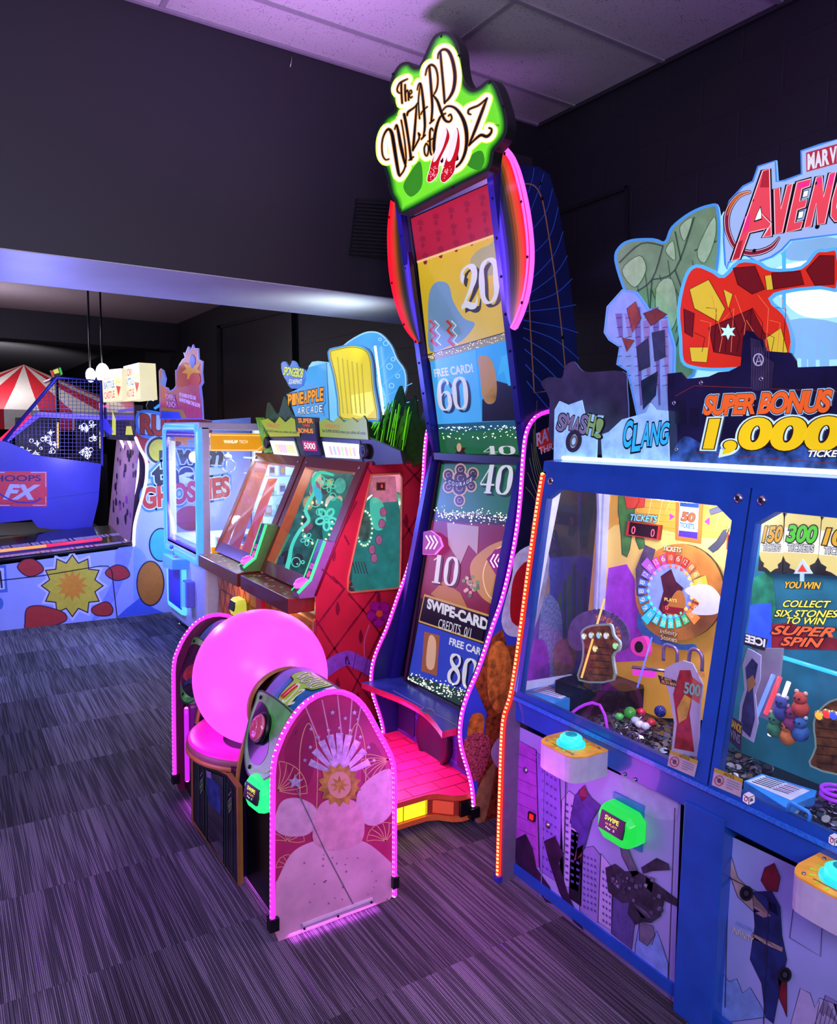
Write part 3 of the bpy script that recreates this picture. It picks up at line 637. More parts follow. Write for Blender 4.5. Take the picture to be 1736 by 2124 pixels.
# rainbow wings
PW = PX(1.80)
def wing(outer, inner, edge):
    m = MB(); o = sm(outer, 5); i_ = sm(inner, 5)
    m.cut(PW, o + i_[::-1], 0.022, E('#1b1030', 0.2), E('#ff50ff', 2.0) if edge else M('#2a0a30', 0.3))
    cols = ['#ff1028', '#f5202a', '#e8382a', '#d4552a', '#a8521f', '#6a4a28', '#3a3c3a', '#322c60', '#4630b0', '#5a3cff', '#4a34e0']
    if not edge: cols = ['#ff1028'] * 2 + cols[1:]
    ss = [1.3, 1.2, 1.0, .8, .6, .45, .35, .4, .7, 1.1, .9] + [.9]
    N = len(cols); m.bands(PW, o, i_, [(k / N, (k + 1) / N, E(c, ss[k])) for k, c in enumerate(cols)], 1)
    if edge:
        m.tube([PW.at(*p, -0.01) for p in o], 0.013, E('#ff5cf0', 1.6), 8)
    screws(m, PW, [lerp(o[j], i_[j if j < len(i_) else -1], 0.08) for j in (3, 12, 20, 28)], 0.006, SCR)
    return m.build('rainbow_wing', OZ)
wing([(1036, 300), (1062, 330), (1080, 385), (1094, 460), (1099, 530), (1093, 595), (1080, 645), (1064, 681)], [(1008, 330), (1016, 390), (1026, 450), (1036, 520), (1042, 570), (1047, 620), (1052, 655), (1060, 681)], True)
wing([(810, 415), (803, 480), (806, 560), (818, 625), (836, 675), (853, 700), (866, 713)], [(835, 430), (842, 490), (850, 555), (857, 610), (863, 650), (868, 685), (871, 708)], False)
# the lit sign
def zs(pts): return [(760 + x / 3.267, 50 + y / 3.267) for x, y in pts]
PS = PX(1.70); sg = MB()
so = sm(zs([(505, 52), (560, 58), (608, 108), (635, 190), (645, 290), (662, 372), (690, 420), (722, 438), (770, 418), (808, 385), (848, 376), (885, 420), (915, 500), (945, 600), (956, 680), (945, 750), (900, 820), (866, 862), (852, 940), (832, 985), (795, 1012), (560, 1130), (300, 1268), (240, 1290), (212, 1275), (190, 1205), (160, 1150), (140, 1050), (118, 980), (85, 900), (65, 820), (68, 740), (88, 680), (130, 622), (180, 590), (190, 558), (166, 520), (155, 440), (166, 370), (200, 300), (240, 262), (288, 256), (322, 285), (350, 285), (376, 250), (402, 190), (450, 90)]), 3, True)
sg.cut(PS, so, 0.04, M('#0c1c12', 0.4), M('#0a0f0c', 0.4))
lit = MB(); PSf = PS
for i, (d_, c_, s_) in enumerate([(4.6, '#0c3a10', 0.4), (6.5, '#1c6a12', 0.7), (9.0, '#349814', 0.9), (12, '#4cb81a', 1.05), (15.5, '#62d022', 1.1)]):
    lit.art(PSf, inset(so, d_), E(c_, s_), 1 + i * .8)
for bl in ([(250, 1100), (300, 1000), (360, 930), (380, 1010), (370, 1110), (300, 1170)], [(680, 950), (720, 880), (780, 860), (800, 930), (760, 990)]):
    lit.art(PSf, sm(zs(bl), 5, True), E('#2f8a18', 0.8), 5)
S_ = 1 / 3.267
glyphs = [  # path, widths (in the zoomed drawing)
 ([(238, 470), (215, 462), (208, 440), (222, 405), (245, 388), (278, 372)], [5, 7, 7, 8, 9, 5]), ([(236, 395), (237, 460), (242, 535)], [10, 10, 9]),
 ([(262, 412), (262, 460), (266, 520)], 9), ([(264, 470), (276, 448), (284, 470), (286, 515)], 8), ([(292, 478), (306, 466), (304, 450), (294, 454), (291, 480), (298, 500), (310, 492)], 6),
 ([(152, 915), (128, 918), (108, 880), (106, 800), (124, 740), (150, 712), (172, 740), (188, 830), (205, 940), (218, 1012), (226, 1030)], [5, 6, 7, 7, 9, 13, 19, 20, 18, 15, 8]),
 ([(226, 1030), (256, 985), (268, 920), (262, 820), (248, 720), (236, 652)], [7, 7, 7, 7, 6, 7]), ([(192, 712), (204, 684), (214, 720), (232, 820), (252, 910), (266, 965)], [6, 9, 14, 18, 15, 8]),
 ([(256, 612), (272, 700), (290, 820), (302, 915)], [16, 14, 12, 16]), ([(290, 922), (318, 900)], 7),
 ([(276, 618), (282, 596), (306, 578), (330, 560), (350, 532)], [9, 11, 9, 8, 6]), ([(340, 548), (332, 660), (322, 780), (314, 856)], [8, 11, 13, 10]), ([(314, 856), (345, 800), (358, 770), (352, 738), (362, 752)], [7, 8, 8, 6, 9]),
 ([(345, 445), (352, 415), (366, 402), (376, 450), (388, 560), (396, 690), (384, 768)], [5, 7, 9, 12, 14, 12, 6]), ([(366, 402), (352, 520), (360, 640)], [6, 6, 7]), ([(368, 612), (384, 586), (412, 560)], 6), ([(372, 780), (398, 752)], 7),
 ([(400, 345), (412, 300), (440, 276), (470, 300), (484, 370), (476, 440), (452, 484)], [6, 8, 12, 10, 8, 8, 6]), ([(426, 286), (438, 430), (446, 560), (440, 655)], [12, 14, 12, 10]),
 ([(452, 484), (480, 520), (505, 590), (530, 648), (560, 662), (578, 640), (570, 612), (556, 622)], [8, 13, 15, 14, 10, 8, 7, 6]), ([(430, 672), (456, 648)], 7),
 ([(484, 232), (490, 198), (520, 172), (556, 186), (584, 250), (600, 350), (590, 440), (562, 498), (532, 530)], [6, 8, 12, 17, 19, 19, 17, 12, 7]), ([(500, 190), (512, 320), (522, 430), (530, 535)], [11, 12, 12, 10]),
 ([(404, 810), (418, 822), (420, 860), (410, 892), (396, 880), (392, 840), (404, 810)], 7), ([(452, 722), (440, 706), (430, 730), (430, 800), (432, 860), (440, 885)], [7, 8, 9, 10, 10, 7]), ([(416, 796), (448, 776)], 6),
 ([(535, 606), (500, 630), (474, 700), (460, 780), (458, 850), (470, 905)], [7, 10, 14, 17, 15, 8]),
 ([(510, 592), (545, 558), (596, 566), (640, 616), (670, 690), (680, 780), (668, 870), (636, 940), (590, 976), (545, 972)], [6, 8, 12, 18, 22, 20, 16, 12, 9, 6]),
 ([(706, 612), (690, 604), (694, 580), (722, 566), (764, 548), (818, 502)], [7, 9, 9, 10, 9, 7]), ([(816, 504), (780, 600), (735, 720), (694, 822)], [9, 16, 15, 9]), ([(694, 822), (735, 782), (776, 752), (814, 762), (842, 740), (848, 712), (832, 704)], [8, 10, 15, 17, 12, 8, 8])]
for wadd, m_, k_ in ((78, E('#b8f048', 1.5), 6), (62, E('#f8ffc8', 1.9), 7.2), (46, E('#ffffff', 1.25), 8.4), (14, E('#d8a050', 0.9), 9.8), (2.5, E('#141010', 0.15), 11)):  # glow of the LEDs behind, painted as pale rings round the letters
    for pth, wd in glyphs:
        wl = wd if isinstance(wd, list) else [wd] * len(pth)
        ink(lit, PSf, zs(pth), [(a + wadd) * S_ for a in wl], m_, k_, 4 if wadd < 20 else 3)
for fill in ([(420, 760), (480, 640), (560, 600), (640, 640), (670, 760), (650, 900), (560, 960), (440, 930)], [(500, 230), (560, 230), (585, 400), (540, 480)], [(270, 720), (480, 560), (440, 700), (300, 860)], [(300, 600), (470, 330), (490, 560), (350, 720)]):
    lit.art(PSf, sm(zs(fill), 4, True), E('#ffffff', 1.25), 9.2)
red = E('#b80c18', 0.8); legw = E('#e8e0e8', 0.95)
for sh in ([(530, 700), (555, 718), (566, 770), (542, 835), (508, 905), (492, 960), (490, 1000), (468, 1045), (432, 1072), (410, 1064), (412, 1030), (426, 985), (436, 940), (462, 870), (500, 760)],
           [(610, 700), (630, 735), (636, 800), (628, 870), (606, 935), (600, 990), (575, 1035), (530, 1074), (504, 1064), (500, 1030), (514, 985), (530, 930), (548, 880), (580, 770)]):
    lit.art(PSf, sm(zs([(x + (x - 520) * 0.06 * 0 , y) for x, y in sh]), 4, True), E('#ffffff', 1.2), 12); lit.art(PSf, sm(zs(inset(sh, 3)), 4, True), red, 12.8)
for lg in ([(528, 706), (545, 735), (520, 830), (486, 900), (466, 930), (452, 925), (478, 830)], [(606, 706), (618, 745), (600, 850), (570, 925), (545, 920), (556, 850), (580, 765)]):
    lit.art(PSf, sm(zs(lg), 4, True), legw, 13.6)
for i in range(70):
    x, y = random.choice([(455, 1000), (545, 1000)]); lit.art(PSf, zs(star(x + random.gauss(0, 18), y + random.gauss(0, 30), 4, 2, 4)), E('#ffb0b0', 1.2), 14.2)
for hl in ([(604, 930), (622, 880), (626, 920), (616, 925)], [(498, 930), (520, 900), (522, 930), (512, 945)]): lit.art(PSf, zs(hl), E('#3a0810', 0.2), 13.4)
lit.text(PSf, 'TM', zs([(862, 704)])[0], zs([(898, 700)])[0], zs([(862, 682)])[0], E('#101010', 0.1), 12, 0.0)
lit.build('lit_sign_face', OZ)
screws(sg, PS, zs([(510, 84), (628, 215), (836, 398), (925, 560), (862, 870), (585, 1108), (235, 1260), (150, 1090), (80, 850), (175, 560), (180, 340)]), 0.006, SCR); sg.build('sign_box', OZ)
# lower front: ledge, speaker board, platform
lg = MB()
zt = PZ(0.405)
le = [(1.60, 2.97), (1.615, 2.80), (1.66, 2.62), (1.66, 2.50), (1.62, 2.38), (1.61, 2.31)]
le = [(1.70, 2.97)] + sm([(1.60, 2.97), (1.625, 2.85), (1.655, 2.70), (1.66, 2.55), (1.635, 2.42), (1.60, 2.31)], 5) + [(1.70, 2.31), (1.80, 2.31), (1.80, 2.97)]
lg.slab([(x, y, 0.405) for x, y in le], (0, 0, -0.028), M('#33449a', 0.25, noise=0.4, scale=8), M('#d82a5a', 0.35))
lg.stroke(zt, [(815, 1432), (960, 1512)], 1.5, M('#8a90b0', 0.3), 1); lg.art(zt, circ(886, 1474, 15, 6, rot=8), M('#7a86b0', 0.3), 1); lg.art(zt, circ(886, 1474, 12, 4.5, rot=8), M('#2a3070', 0.3), 2)
lg.build('ledge', OZ)
bd = MB(); bd.box(1.80, 1.85, YN + 0.025, YF - 0.03, 0.10, 0.40, M('#5a34b0', 0.35, noise=0.2))
pb = PX(1.80)
for i in range(22):
    a = math.radians(-10 + i * 17); bd.stroke(pb, [(890 + 34 * math.cos(a), 1540 + 60 * math.sin(a)), (890 + 70 * math.cos(a), 1540 + 120 * math.sin(a))], 1.6, M('#8a5ad8', 0.4), 1)
bd.build('kick_board', OZ)
spk = MB(); cS = Vector((1.80, 2.64, 0.22))
spk.lathe(cS, [(0.125, 0), (0.125, 0.03), (0.115, 0.036), (0.105, 0.02), (0.0, 0.018)], M('#3c1034', 0.35), 36, (-1, 0, 0)); spk.build('speaker', OZ)
for yy in (2.40, 2.885):
    MB().box(1.788, 1.80, yy - 0.07, yy + 0.07, 0.16, 0.36, M('#34105a', 0.35)).build('coin_box_door', OZ, 0.004)
pf = MB(); top = M('#f2286e', 0.45, noise=0.15, scale=6)
pp = [(1.24, 2.36), (1.60, 2.36), (1.66, 2.285), (1.80, 2.285), (1.80, 2.97), (1.66, 2.97), (1.60, 2.90), (1.24, 2.90)]
pp = [pp[0]] + [(1.57, 2.36), (1.61, 2.345), (1.655, 2.30), (1.69, 2.285)] + pp[3:5] + [(1.69, 2.97), (1.61, 2.92), (1.57, 2.90)] + pp[7:]
pf.slab([(x, y, 0.135) for x, y in pp], (0, 0, -0.022), top, M('#e05a38', 0.4)); pf.slab([(x, y, 0.045) for x, y in pp], (0, 0, -0.02), M('#e07a38', 0.4))
ins = [(x, y + (0.012 if y < 2.5 else -0.012), 0.113) for x, y in pp]; pf.slab(ins, (0, 0, -0.07), M('#a03c22', 0.45))
zp = PZ(0.135); brl = M('#96102c', 0.5); zz_ = lambda x, y: Vector((x, y, 0.1362))
class Flat:
    def at(s, x, y, off=0): return Vector((x, y, 0.1353 + off))
FL = Flat(); rows = 9
for r in range(1, rows): y = 2.30 + (2.95 - 2.30) * r / rows; pf.stroke(FL, [(1.26 if 2.37 < y < 2.89 else 1.66, y), (1.80, y)], 0.004, brl, 1)
for r in range(rows):
    y0 = 2.30 + 0.65 * r / rows; y1 = y0 + 0.65 / rows
    for i in range(5):
        x = 1.32 + i * 0.13 + (0.065 if r % 2 else 0)
        if 2.37 < (y0 + y1) / 2 < 2.89 or x > 1.67: pf.stroke(FL, [(x, y0), (x, y1)], 0.004, brl, 1)
pf.build('platform', OZ)
yl = MB(); yp = PY(2.3715)
yl.box(1.26, 1.575, 2.368, 2.374, 0.05, 0.108, E('#ffe01e', 2.2)); ym = M('#7a5a10', 0.4)
for x in (1.36, 1.465, 1.57): yl.box(x - 0.0015, x + 0.0015, 2.366, 2.369, 0.05, 0.108, ym)
yl.build('yellow_light_panel', OZ)
yl = MB().slab([(1.595, 2.358, 0.055), (1.655, 2.302, 0.055), (1.655, 2.302, 0.103), (1.595, 2.358, 0.103)], (0.01, 0.01, 0), E('#d84a38', 0.8)); yl.build('yellow_light_panel', OZ)
MB().box(1.675, 1.73, 2.276, 2.29, 0.05, 0.108, M('#0a0810', 0.4)).build('corner_bracket', OZ)
# ================================================================== the big glowing ball console
BC = thing('ball_console', 'giant glowing pink ball between two pods edged with pink rope light', 'arcade game', (1.0, 2.6, 0))
y0, y1 = 2.03, 3.16
pb0 = PY(y0)
NEARP = sm([(566, 1912), (566, 1750), (567, 1604)], 2) + sm([(570, 1575), (580, 1540), (600, 1500), (628, 1464), (660, 1443), (698, 1436), (732, 1447), (758, 1474), (780, 1514), (801, 1552), (813, 1580), (817, 1612)], 4) + [(817, 1720), (817, 1858)]
prof = [pb0.at(*p) for p in NEARP]
prof = [(p.x, p.z) for p in prof]
CLOSE = [(1.222, 0.02), (1.20, 0.0), (0.835, 0.0), (0.808, 0.012)]
def side3(y, sc=1.0, dx=0.0): return [Vector((x + dx, y, z)) for x, z in prof] + [Vector((x, y, z)) for x, z in CLOSE]
rose = M('#a82a5c', 0.4, noise=0.35, scale=5); pale = M('#d9a6bd', 0.5, noise=0.18, scale=9); goldl = M('#d8a878', 0.4)
s_ = MB(); s_.slab(side3(y0), (0, 0.02, 0), rose, M('#c98a6a', 0.4))
pin = M('#cf8fb0', 0.4)
# printed decoration: deco fans and rays on rose, a pale mound with puffs, plain silver and gold shapes
for x0_, x1_ in ((700, 712), (668, 690), (632, 672), (730, 722), (750, 730)):
    s_.stroke(pb0, [(x0_, 1442 + abs(700 - x0_) * 0.3), (x1_, 1560)], [2.6, 3.4], pin, 1)
for cx_, cy_, r_, a0, a1 in ((576, 1640, 62, -88, 5), (806, 1575, 58, 120, 190), (596, 1745, 36, 180, 360), (800, 1745, 40, 180, 300), (600, 1800, 28, 180, 360)):
    for j in range(7):
        a = math.radians(a0 + (a1 - a0) * j / 6); s_.stroke(pb0, sm([(cx_, cy_), (cx_ + r_ * 0.55 * math.cos(a + .12), cy_ + r_ * 0.55 * math.sin(a + .12)), (cx_ + r_ * math.cos(a), cy_ + r_ * math.sin(a))], 4), 1.5, goldl, 1)
    s_.stroke(pb0, circ(cx_, cy_, r_ * 0.98, n=16, a0=a0, a1=a1), 1.5, goldl, 1)
dkr = M('#7c1840', 0.45)
for x in (640, 740): s_.stroke(pb0, sm([(x - 16, 1700), (x - 18, 1560), (x, 1500), (x + 18, 1560), (x + 16, 1700)], 5), 1.8, goldl, 1.5)
for pts in ([(590, 1560), (640, 1480), (650, 1600), (620, 1640)], [(770, 1540), (800, 1590), (790, 1660), (750, 1620)]): s_.art(pb0, sm(pts, 4, True), M('#8c1c4a', 0.45), 0.8)
s_.art(pb0, [(569, 1930), (572, 1830)] + sm([(575, 1826), (605, 1770), (650, 1745), (700, 1738), (760, 1748), (812, 1790)], 6) + [(814, 1858), (808, 1866), (578, 1954)], pale, 2)
s_.art(pb0, sm([(572, 1690), (585, 1662), (615, 1655), (650, 1670), (660, 1700), (640, 1730), (600, 1735), (572, 1722)], 5, True), M('#d0a4bd', 0.5, noise=0.15), 2.4)
s_.art(pb0, sm([(740, 1650), (770, 1612), (814, 1598), (814, 1680), (780, 1712), (748, 1700)], 5, True), M('#d0a4bd', 0.5, noise=0.15), 2.4)
s_.art(pb0, sm([(655, 1690), (668, 1665), (700, 1655), (740, 1665), (756, 1710), (745, 1750), (690, 1765), (650, 1745)], 5, True), M('#d498b0', 0.5, noise=0.15), 2.8)
silv = M('#b9b4cc', 0.35, 0.3, noise=0.35, scale=60)
for j in range(9):
    a = math.radians(-160 + j * 17.5); s_.stroke(pb0, [(704, 1610), (704 + 66 * math.cos(a), 1612 + 92 * math.sin(a))], [5, 15], silv, 3 + j * .05)
    s_.art(pb0, star(704 + 76 * math.cos(a), 1612 + 102 * math.sin(a), 5, 2.2), silv, 3.6)
s_.art(pb0, star(704, 1628, 46, 36, 14), M('#a8802a', 0.5, noise=0.5, scale=45), 3.6); s_.art(pb0, circ(704, 1628, 24, 28), M('#cf9a80', 0.5), 3.9); s_.art(pb0, star(704, 1628, 20, 9, 8), M('#a8802a', 0.5, noise=0.5, scale=45), 4.2)
for x, y, r_ in ((645, 1512, 5), (655, 1530, 4), (690, 1478, 6), (716, 1490, 5), (735, 1478, 6), (742, 1492, 4)): s_.art(pb0, star(x, y, r_, r_ * 0.45), silv, 3.6)
s_.art(pb0, star(612, 1622, 17, 7), silv, 4); s_.stroke(pb0, [(614, 1636), (640, 1690), (672, 1760), (735, 1880)], 2.4, M('#9a94a4', 0.3, 0.6), 3.9)
for i in range(26):
    s_.art(pb0, star(590 + random.random() * 215, 1770 + random.random() * 110, random.choice((1.6, 2.4, 4)), 1.1), M('#8a5a7a', 0.5), 3)
s_.build('side_panel', BC)
kb = MB(); pk = PY(y0 - 0.003)
kb.cut(pk, [(623, 1917), (775, 1860), (777, 1875), (626, 1933)], 0.003, M('#b8a0b4', 0.3)); kb.cut(pk.move(0.003), [(628, 1916), (773, 1862), (774, 1867), (629, 1922)], 0.003, M('#e4d4de', 0.3))
screws(kb, pk.move(0.006), [(631, 1926), (701, 1900), (770, 1871)], 0.004, SCR); kb.build('kick_plate', BC)
MB().slab([Vector((v.x, y1 - 0.02, v.z)) for v in side3(0)], (0, 0.02, 0), M('#5a1838', 0.4), M('#c98a6a', 0.4)).build('side_panel', BC)
for Y in (y0 - 0.004, y1 - 0.016):
    P = [Vector((x - 0.003 if i < 8 else x, Y, z + 0.004)) for i, (x, z) in enumerate(prof)]
    MB().led(P, 0.009, PINK, PINKB, 0.017, (-0.002, -0.001, 0.001)).build('led_strip', BC)
    MB().box(0.783, 0.812, Y - 0.012, Y + 0.018, 0.045, 0.085, BLK).build('strip_end_clip', BC); MB().box(1.212, 1.235, Y - 0.012, Y + 0.018, 0.045, 0.085, BLK).build('strip_end_clip', BC)
MB().led([Vector((0.822, 3.05, 0.09)), Vector((0.822, 3.05, 0.40))], 0.010, E('#c020e0', 1.3), E('#ff80ff', 1.8), 0.02).build('led_strip', BC)
# pods: the drum between outer panel and inner cheek
ia = [i for i, p in enumerate(NEARP)]
arch = prof[5:]                    # from the left shoulder over the top to the back
blackp = M('#0a0a12', 0.3, noise=0.4); trim = M('#b07a3a', 0.35, 0.1)
yc0, yc1 = 2.375, 2.86
def ipol(t): return t
inner = [(0.80, 0.03), (0.81, 0.36), (0.815, 0.41), (0.83, 0.48), (0.85, 0.54), (0.885, 0.62), (0.925, 0.68), (0.97, 0.715), (1.02, 0.725), (1.08, 0.70), (1.13, 0.64), (1.18, 0.55), (1.215, 0.45), (1.215, 0.03)]
for (ya, yb, yi, sgn) in ((y0 + 0.02, yc0, yc0, 1), (yc1, y1 - 0.02, yc1, -1)):
    dr = MB(); base = [(0.835, 0.02), (0.835, 0.52), (0.86, 0.60), (0.90, 0.672), (0.955, 0.722), (1.01, 0.733), (1.065, 0.717), (1.11, 0.665), (1.16, 0.565), (1.19, 0.46), (1.19, 0.02)]
    bs = sm(base[2:9], 5); bs = base[:2] + bs + base[9:]
    dr.slab([Vector((x, ya, z)) for x, z in bs], (0, yb - ya, 0), blackp, blackp)
    dr.build('pod_body', BC)
    # inner cheek with tan edge
    ck = MB(); ii = [inner[0]] + sm(inner[1:13], 4) + [inner[13]]
    ck.slab([Vector((x, yi - 0.010 if sgn > 0 else yi - 0.012, z)) for x, z in ii], (0, 0.022, 0), M('#1a0a30', 0.3), trim)
    ck.tube([Vector((x - 0.002, yi, z)) for x, z in ii], 0.009, trim, 8); ck.build('inner_cheek', BC)
    # blue printed cover over the top of the drum with the title
    cv = MB(); n_ = 22; cyl = sm([(0.862, 0.612), (0.90, 0.680), (0.955, 0.730), (1.01, 0.742), (1.068, 0.725), (1.115, 0.672), (1.15, 0.60)], 4)
    V = [Vector((x, ya + 0.004, z)) for x, z in cyl] + [Vector((x, yb - 0.03, z)) for x, z in cyl]; k = len(cyl)
    cv.add(V, [(i, i + 1, k + i + 1, k + i) for i in range(k - 1)], M('#1f88c0', 0.25, noise=0.45, scale=7, coat=0.6), True)
    class Cy:
        """wraps a flat drawing around the drum: x runs across (0..1), y runs up and over (0..1)"""
        def at(s, x, y, off=0):
            x = .12 + .76 * x; y = .10 + .66 * y
            t = max(0, min(0.999, y)) * (k - 1); i = int(t); a = lerp(cyl[i], cyl[i + 1], t - i); d = (cyl[i + 1][0] - cyl[i][0], cyl[i + 1][1] - cyl[i][1]); l = math.hypot(*d) or 1
            yy = ya + 0.004 + (yb - 0.034 - ya) * (1 - x)
            return Vector((a[0] - d[1] / l * (0.001 + off), yy, a[1] + d[0] / l * (0.001 + off)))
    cy = Cy(); lim = M('#a8e040', 0.4, em=0.15); dkl = M('#12301a', 0.4); cream = M('#f4f4d8', 0.4, em=0.15)
    def gg(mb, pts, w_, m_, k_): mb.stroke(cy, sm(pts, 4), w_, m_, k_)
    logo = [([(.16, .56), (.2, .62), (.24, .5), (.28, .42)], .03), ([(.28, .42), (.31, .58)], .025), ([(.31, .58), (.35, .42)], .025), ([(.35, .42), (.38, .62)], .025), ([(.43, .42), (.42, .62)], .025),
            ([(.46, .6), (.52, .62), (.46, .42), (.53, .44)], .022), ([(.55, .42), (.58, .66), (.62, .42)], .022), ([(.56, .5), (.61, .5)], .018), ([(.66, .42), (.66, .64), (.71, .6), (.67, .52), (.73, .4)], .022), ([(.76, .42), (.77, .66), (.84, .58), (.82, .44), (.76, .42)], .022)]
    cv.art(cy, sm([(.08, .5), (.14, .68), (.3, .66), (.5, .70), (.8, .76), (.92, .6), (.88, .4), (.7, .34), (.72, .12), (.5, .06), (.3, .1), (.26, .34), (.12, .38)], 4, True), dkl, 1)
    cv.art(cy, sm([(.10, .5), (.15, .66), (.3, .64), (.5, .68), (.8, .73), (.90, .6), (.86, .42), (.68, .36), (.70, .14), (.5, .08), (.32, .12), (.29, .36), (.13, .40)], 4, True), lim, 2)
    for p_, w_ in logo: gg(cv, p_, w_ + .02, dkl, 3); gg(cv, p_, w_, cream, 4)
    ring = [(.5 + .09 * math.cos(a), .24 + .12 * math.sin(a)) for a in [i * math.pi / 8 for i in range(17)]]; gg(cv, ring, .03, cream, 4)
    gg(cv, [(.64, .3), (.74, .34), (.66, .14), (.78, .18)], .03, cream, 4)
    for q_ in (.36, .43): gg(cv, [(q_ + .08, .34), (q_ + .03, .2), (q_, .14)], .05, M('#d81820', 0.3, em=0.2), 5)
    gg(cv, [(.48, .36), (.44, .22)], .02, cream, 6)
    cv.build('title_cover', BC)
# rose ring with scalloped gold band where the ball meets the near drum
cB = Vector((0.985, 2.62, 0.637)); RB = 0.248
# green bezels on the fronts with a big red push button
for yb_, jewel in ((2.205, True), (2.985, False)):
    fpl = P3((0.825, yb_ - 0.1, 0.47), (0.825, yb_ + 0.1, 0.47), (0.905, yb_, 0.665))
    bz = MB(); u_ = Vector((0, 1, 0)); w3 = fpl.n.cross(u_).normalized(); w3 = w3 if w3.z > 0 else -w3; o3 = Vector((0.858, yb_, 0.567)) + fpl.n * 0.018
    class Fr:
        def at(s, x, y, off=0): return o3 + u_ * x + w3 * y + fpl.n * off
    fr3 = Fr(); gm_ = M('#62d85a', 0.35, noise=0.4, scale=12, coat=0.4); gm2 = M('#98f080', 0.35, noise=0.3, scale=14)
    outl = sm([(-.15, .115), (.14, .115), (.158, .06), (.148, -.02), (.10, -.085), (.03, -.125), (-.06, -.115), (-.13, -.06), (-.158, .02)], 5, True)
    bz.slab([fr3.at(x, y) for x, y in outl], -fpl.n * 0.02, gm_, gm2)
    bz.stroke(fr3, outl, 0.006, M('#1c5a34', 0.4), 1, True)
    bz.art(fr3, sm([(.135, .07), (.12, -.03), (.05, -.085), (-.02, -.08), (-.05, -.03), (-.01, .03), (.03, .07), (.09, .085)], 5, True), M('#101c38', 0.2, coat=0.6), 2)
    bz.stroke(fr3, sm([(-.13, .09), (-.14, .0), (-.09, -.07), (.0, -.105)], 5), 0.012, gm2, 2.5)
    for p_ in ((.13, .095), (-.13, .095), (-.12, -.06), (.03, -.105)): bz.lathe(fr3.at(*p_), [(.007, 0), (.007, .004)], SCR, 8, fpl.n)
    if jewel:
        bz.build('front_bezel', BC)
        jb = MB(); c3 = fr3.at(.035, .02)
        jb.lathe(c3, [(0.052, 0), (0.052, 0.012), (0.044, 0.018)], BLK, 28, fpl.n); jb.lathe(c3, [(0.043, 0.012), (0.041, 0.026), (0.028, 0.034), (0.0, 0.037)], M('#c24a6a', 0.15, noise=0.3, em=0.25, coat=1.0), 28, fpl.n)
        for j in range(3): jb.lathe(c3 + fpl.n * 0.001, [(0.043 - j * .010, 0.022 + j * .005), (0.041 - j * .010, 0.026 + j * .005)], M('#e89ab0', 0.2), 28, fpl.n, caps=False)
        jb.build('push_button', BC)
    else:
        bz.art(fr3, sm([(.14, .08), (.14, -.04), (.05, -.09), (-.1, -.08), (-.14, .0), (-.1, .09)], 4, True), M('#2a1a28', 0.5, noise=0.9, scale=60), 3)
        bz.art(fr3, sm([(-.1, -.02), (-.02, .03), (.08, .0), (.1, -.05), (.0, -.05)], 4, True), M('#c0402a', 0.5, noise=0.5), 4); bz.stroke(fr3, sm([(-.09, .05), (-.03, .07), (.03, .05)], 4), .012, M('#e8e0a0', 0.5), 4)
        bz.stroke(fr3, sm([(-.08, -.06), (-.02, -.03), (.05, -.07)], 4), .02, M('#1a4a7a', 0.5), 5); bz.build('front_bezel', BC)
reader(BC, (0.822, 2.13, 0.435), (-1, -0.15, 0), 'SWIPE', '#2bff8a', 0.85, 1.1)
# centre front panel with wavy tan rim, dish and ball
cf = MB(); cen = [(0.785, 2.33), (0.78, 2.88)]
cf.box(0.80, 1.19, yc0, yc1, 0.02, 0.405, M('#12091e', 0.4))
cf.build('centre_body', BC)
pf0 = P3((0.782, 2.33, 0.0), (0.778, 2.89, 0.0), (0.785, 2.33, 0.4))
fp = MB(); fo = [(494, 1834), (398, 1702)] ; out = [(399, 1702), (398, 1560), (404, 1566), (430, 1588), (455, 1598), (472, 1606), (484, 1622), (492, 1634), (494, 1836)]
fp.cut(pf0, out, 0.018, M('#0a0d12', 0.25, noise=0.4), trim)
fp.stroke(pf0, out, 4.5, trim, 2, True)
for x0_, a_, b_ in ((418, 1620, 1720), (477, 1660, 1805)):
    fp.stroke(pf0, [(x0_ - 6, a_ - 36), (x0_ - 6, b_ - 10), (x0_ + 4, b_ + 6), (x0_ + 4, a_ - 22)], 1.3, M('#1e4a34', 0.4), 3, True)
    for j in range(4): fp.stroke(pf0, [(x0_ - 3, a_ - 10 + j * 12), (x0_ + 2, a_ - 18 + j * 12)], 1.2, M('#9aa88a', 0.4), 4)
    fp.art(pf0, sm([(x0_ - 4, a_ + 4), (x0_ + 3, a_ - 4), (x0_ + 3, a_ + 18), (x0_ - 3, a_ + 22)], 3, True), M('#3a6a2a', 0.4), 3.5)
fp.stroke(pf0, [(428, 1600), (428, 1742), (466, 1800), (466, 1612)], 1.6, M('#1e4a34', 0.4), 3)
fp.art(pf0, [(431, 1600), (463, 1612), (463, 1792), (431, 1738)], M('#07070d', 0.15, coat=1.0), 3.5)
fp.art(pf0, [(429, 1604), (437, 1606), (447, 1622), (457, 1632), (457, 1690), (433, 1664), (428, 1640)], M('#22407a', 0.3, noise=0.6, scale=20), 4)
fp.art(pf0, [(427, 1598), (438, 1602), (438, 1615), (429, 1612)], M('#8a8aa0', 0.2), 5); fp.build('front_panel', BC)
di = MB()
di.lathe((0.985, 2.62, 0.40), [(0.262, -0.012), (0.268, 0.0), (0.268, 0.02), (0.255, 0.032), (0.20, 0.035), (0.165, 0.02), (0.14, 0.005), (0.0, 0.0)], M('#e01aa0', 0.35, noise=0.05, emcol='#ff20c0', em=0.5), 56)  # pink light from the ball put into the dish as emission
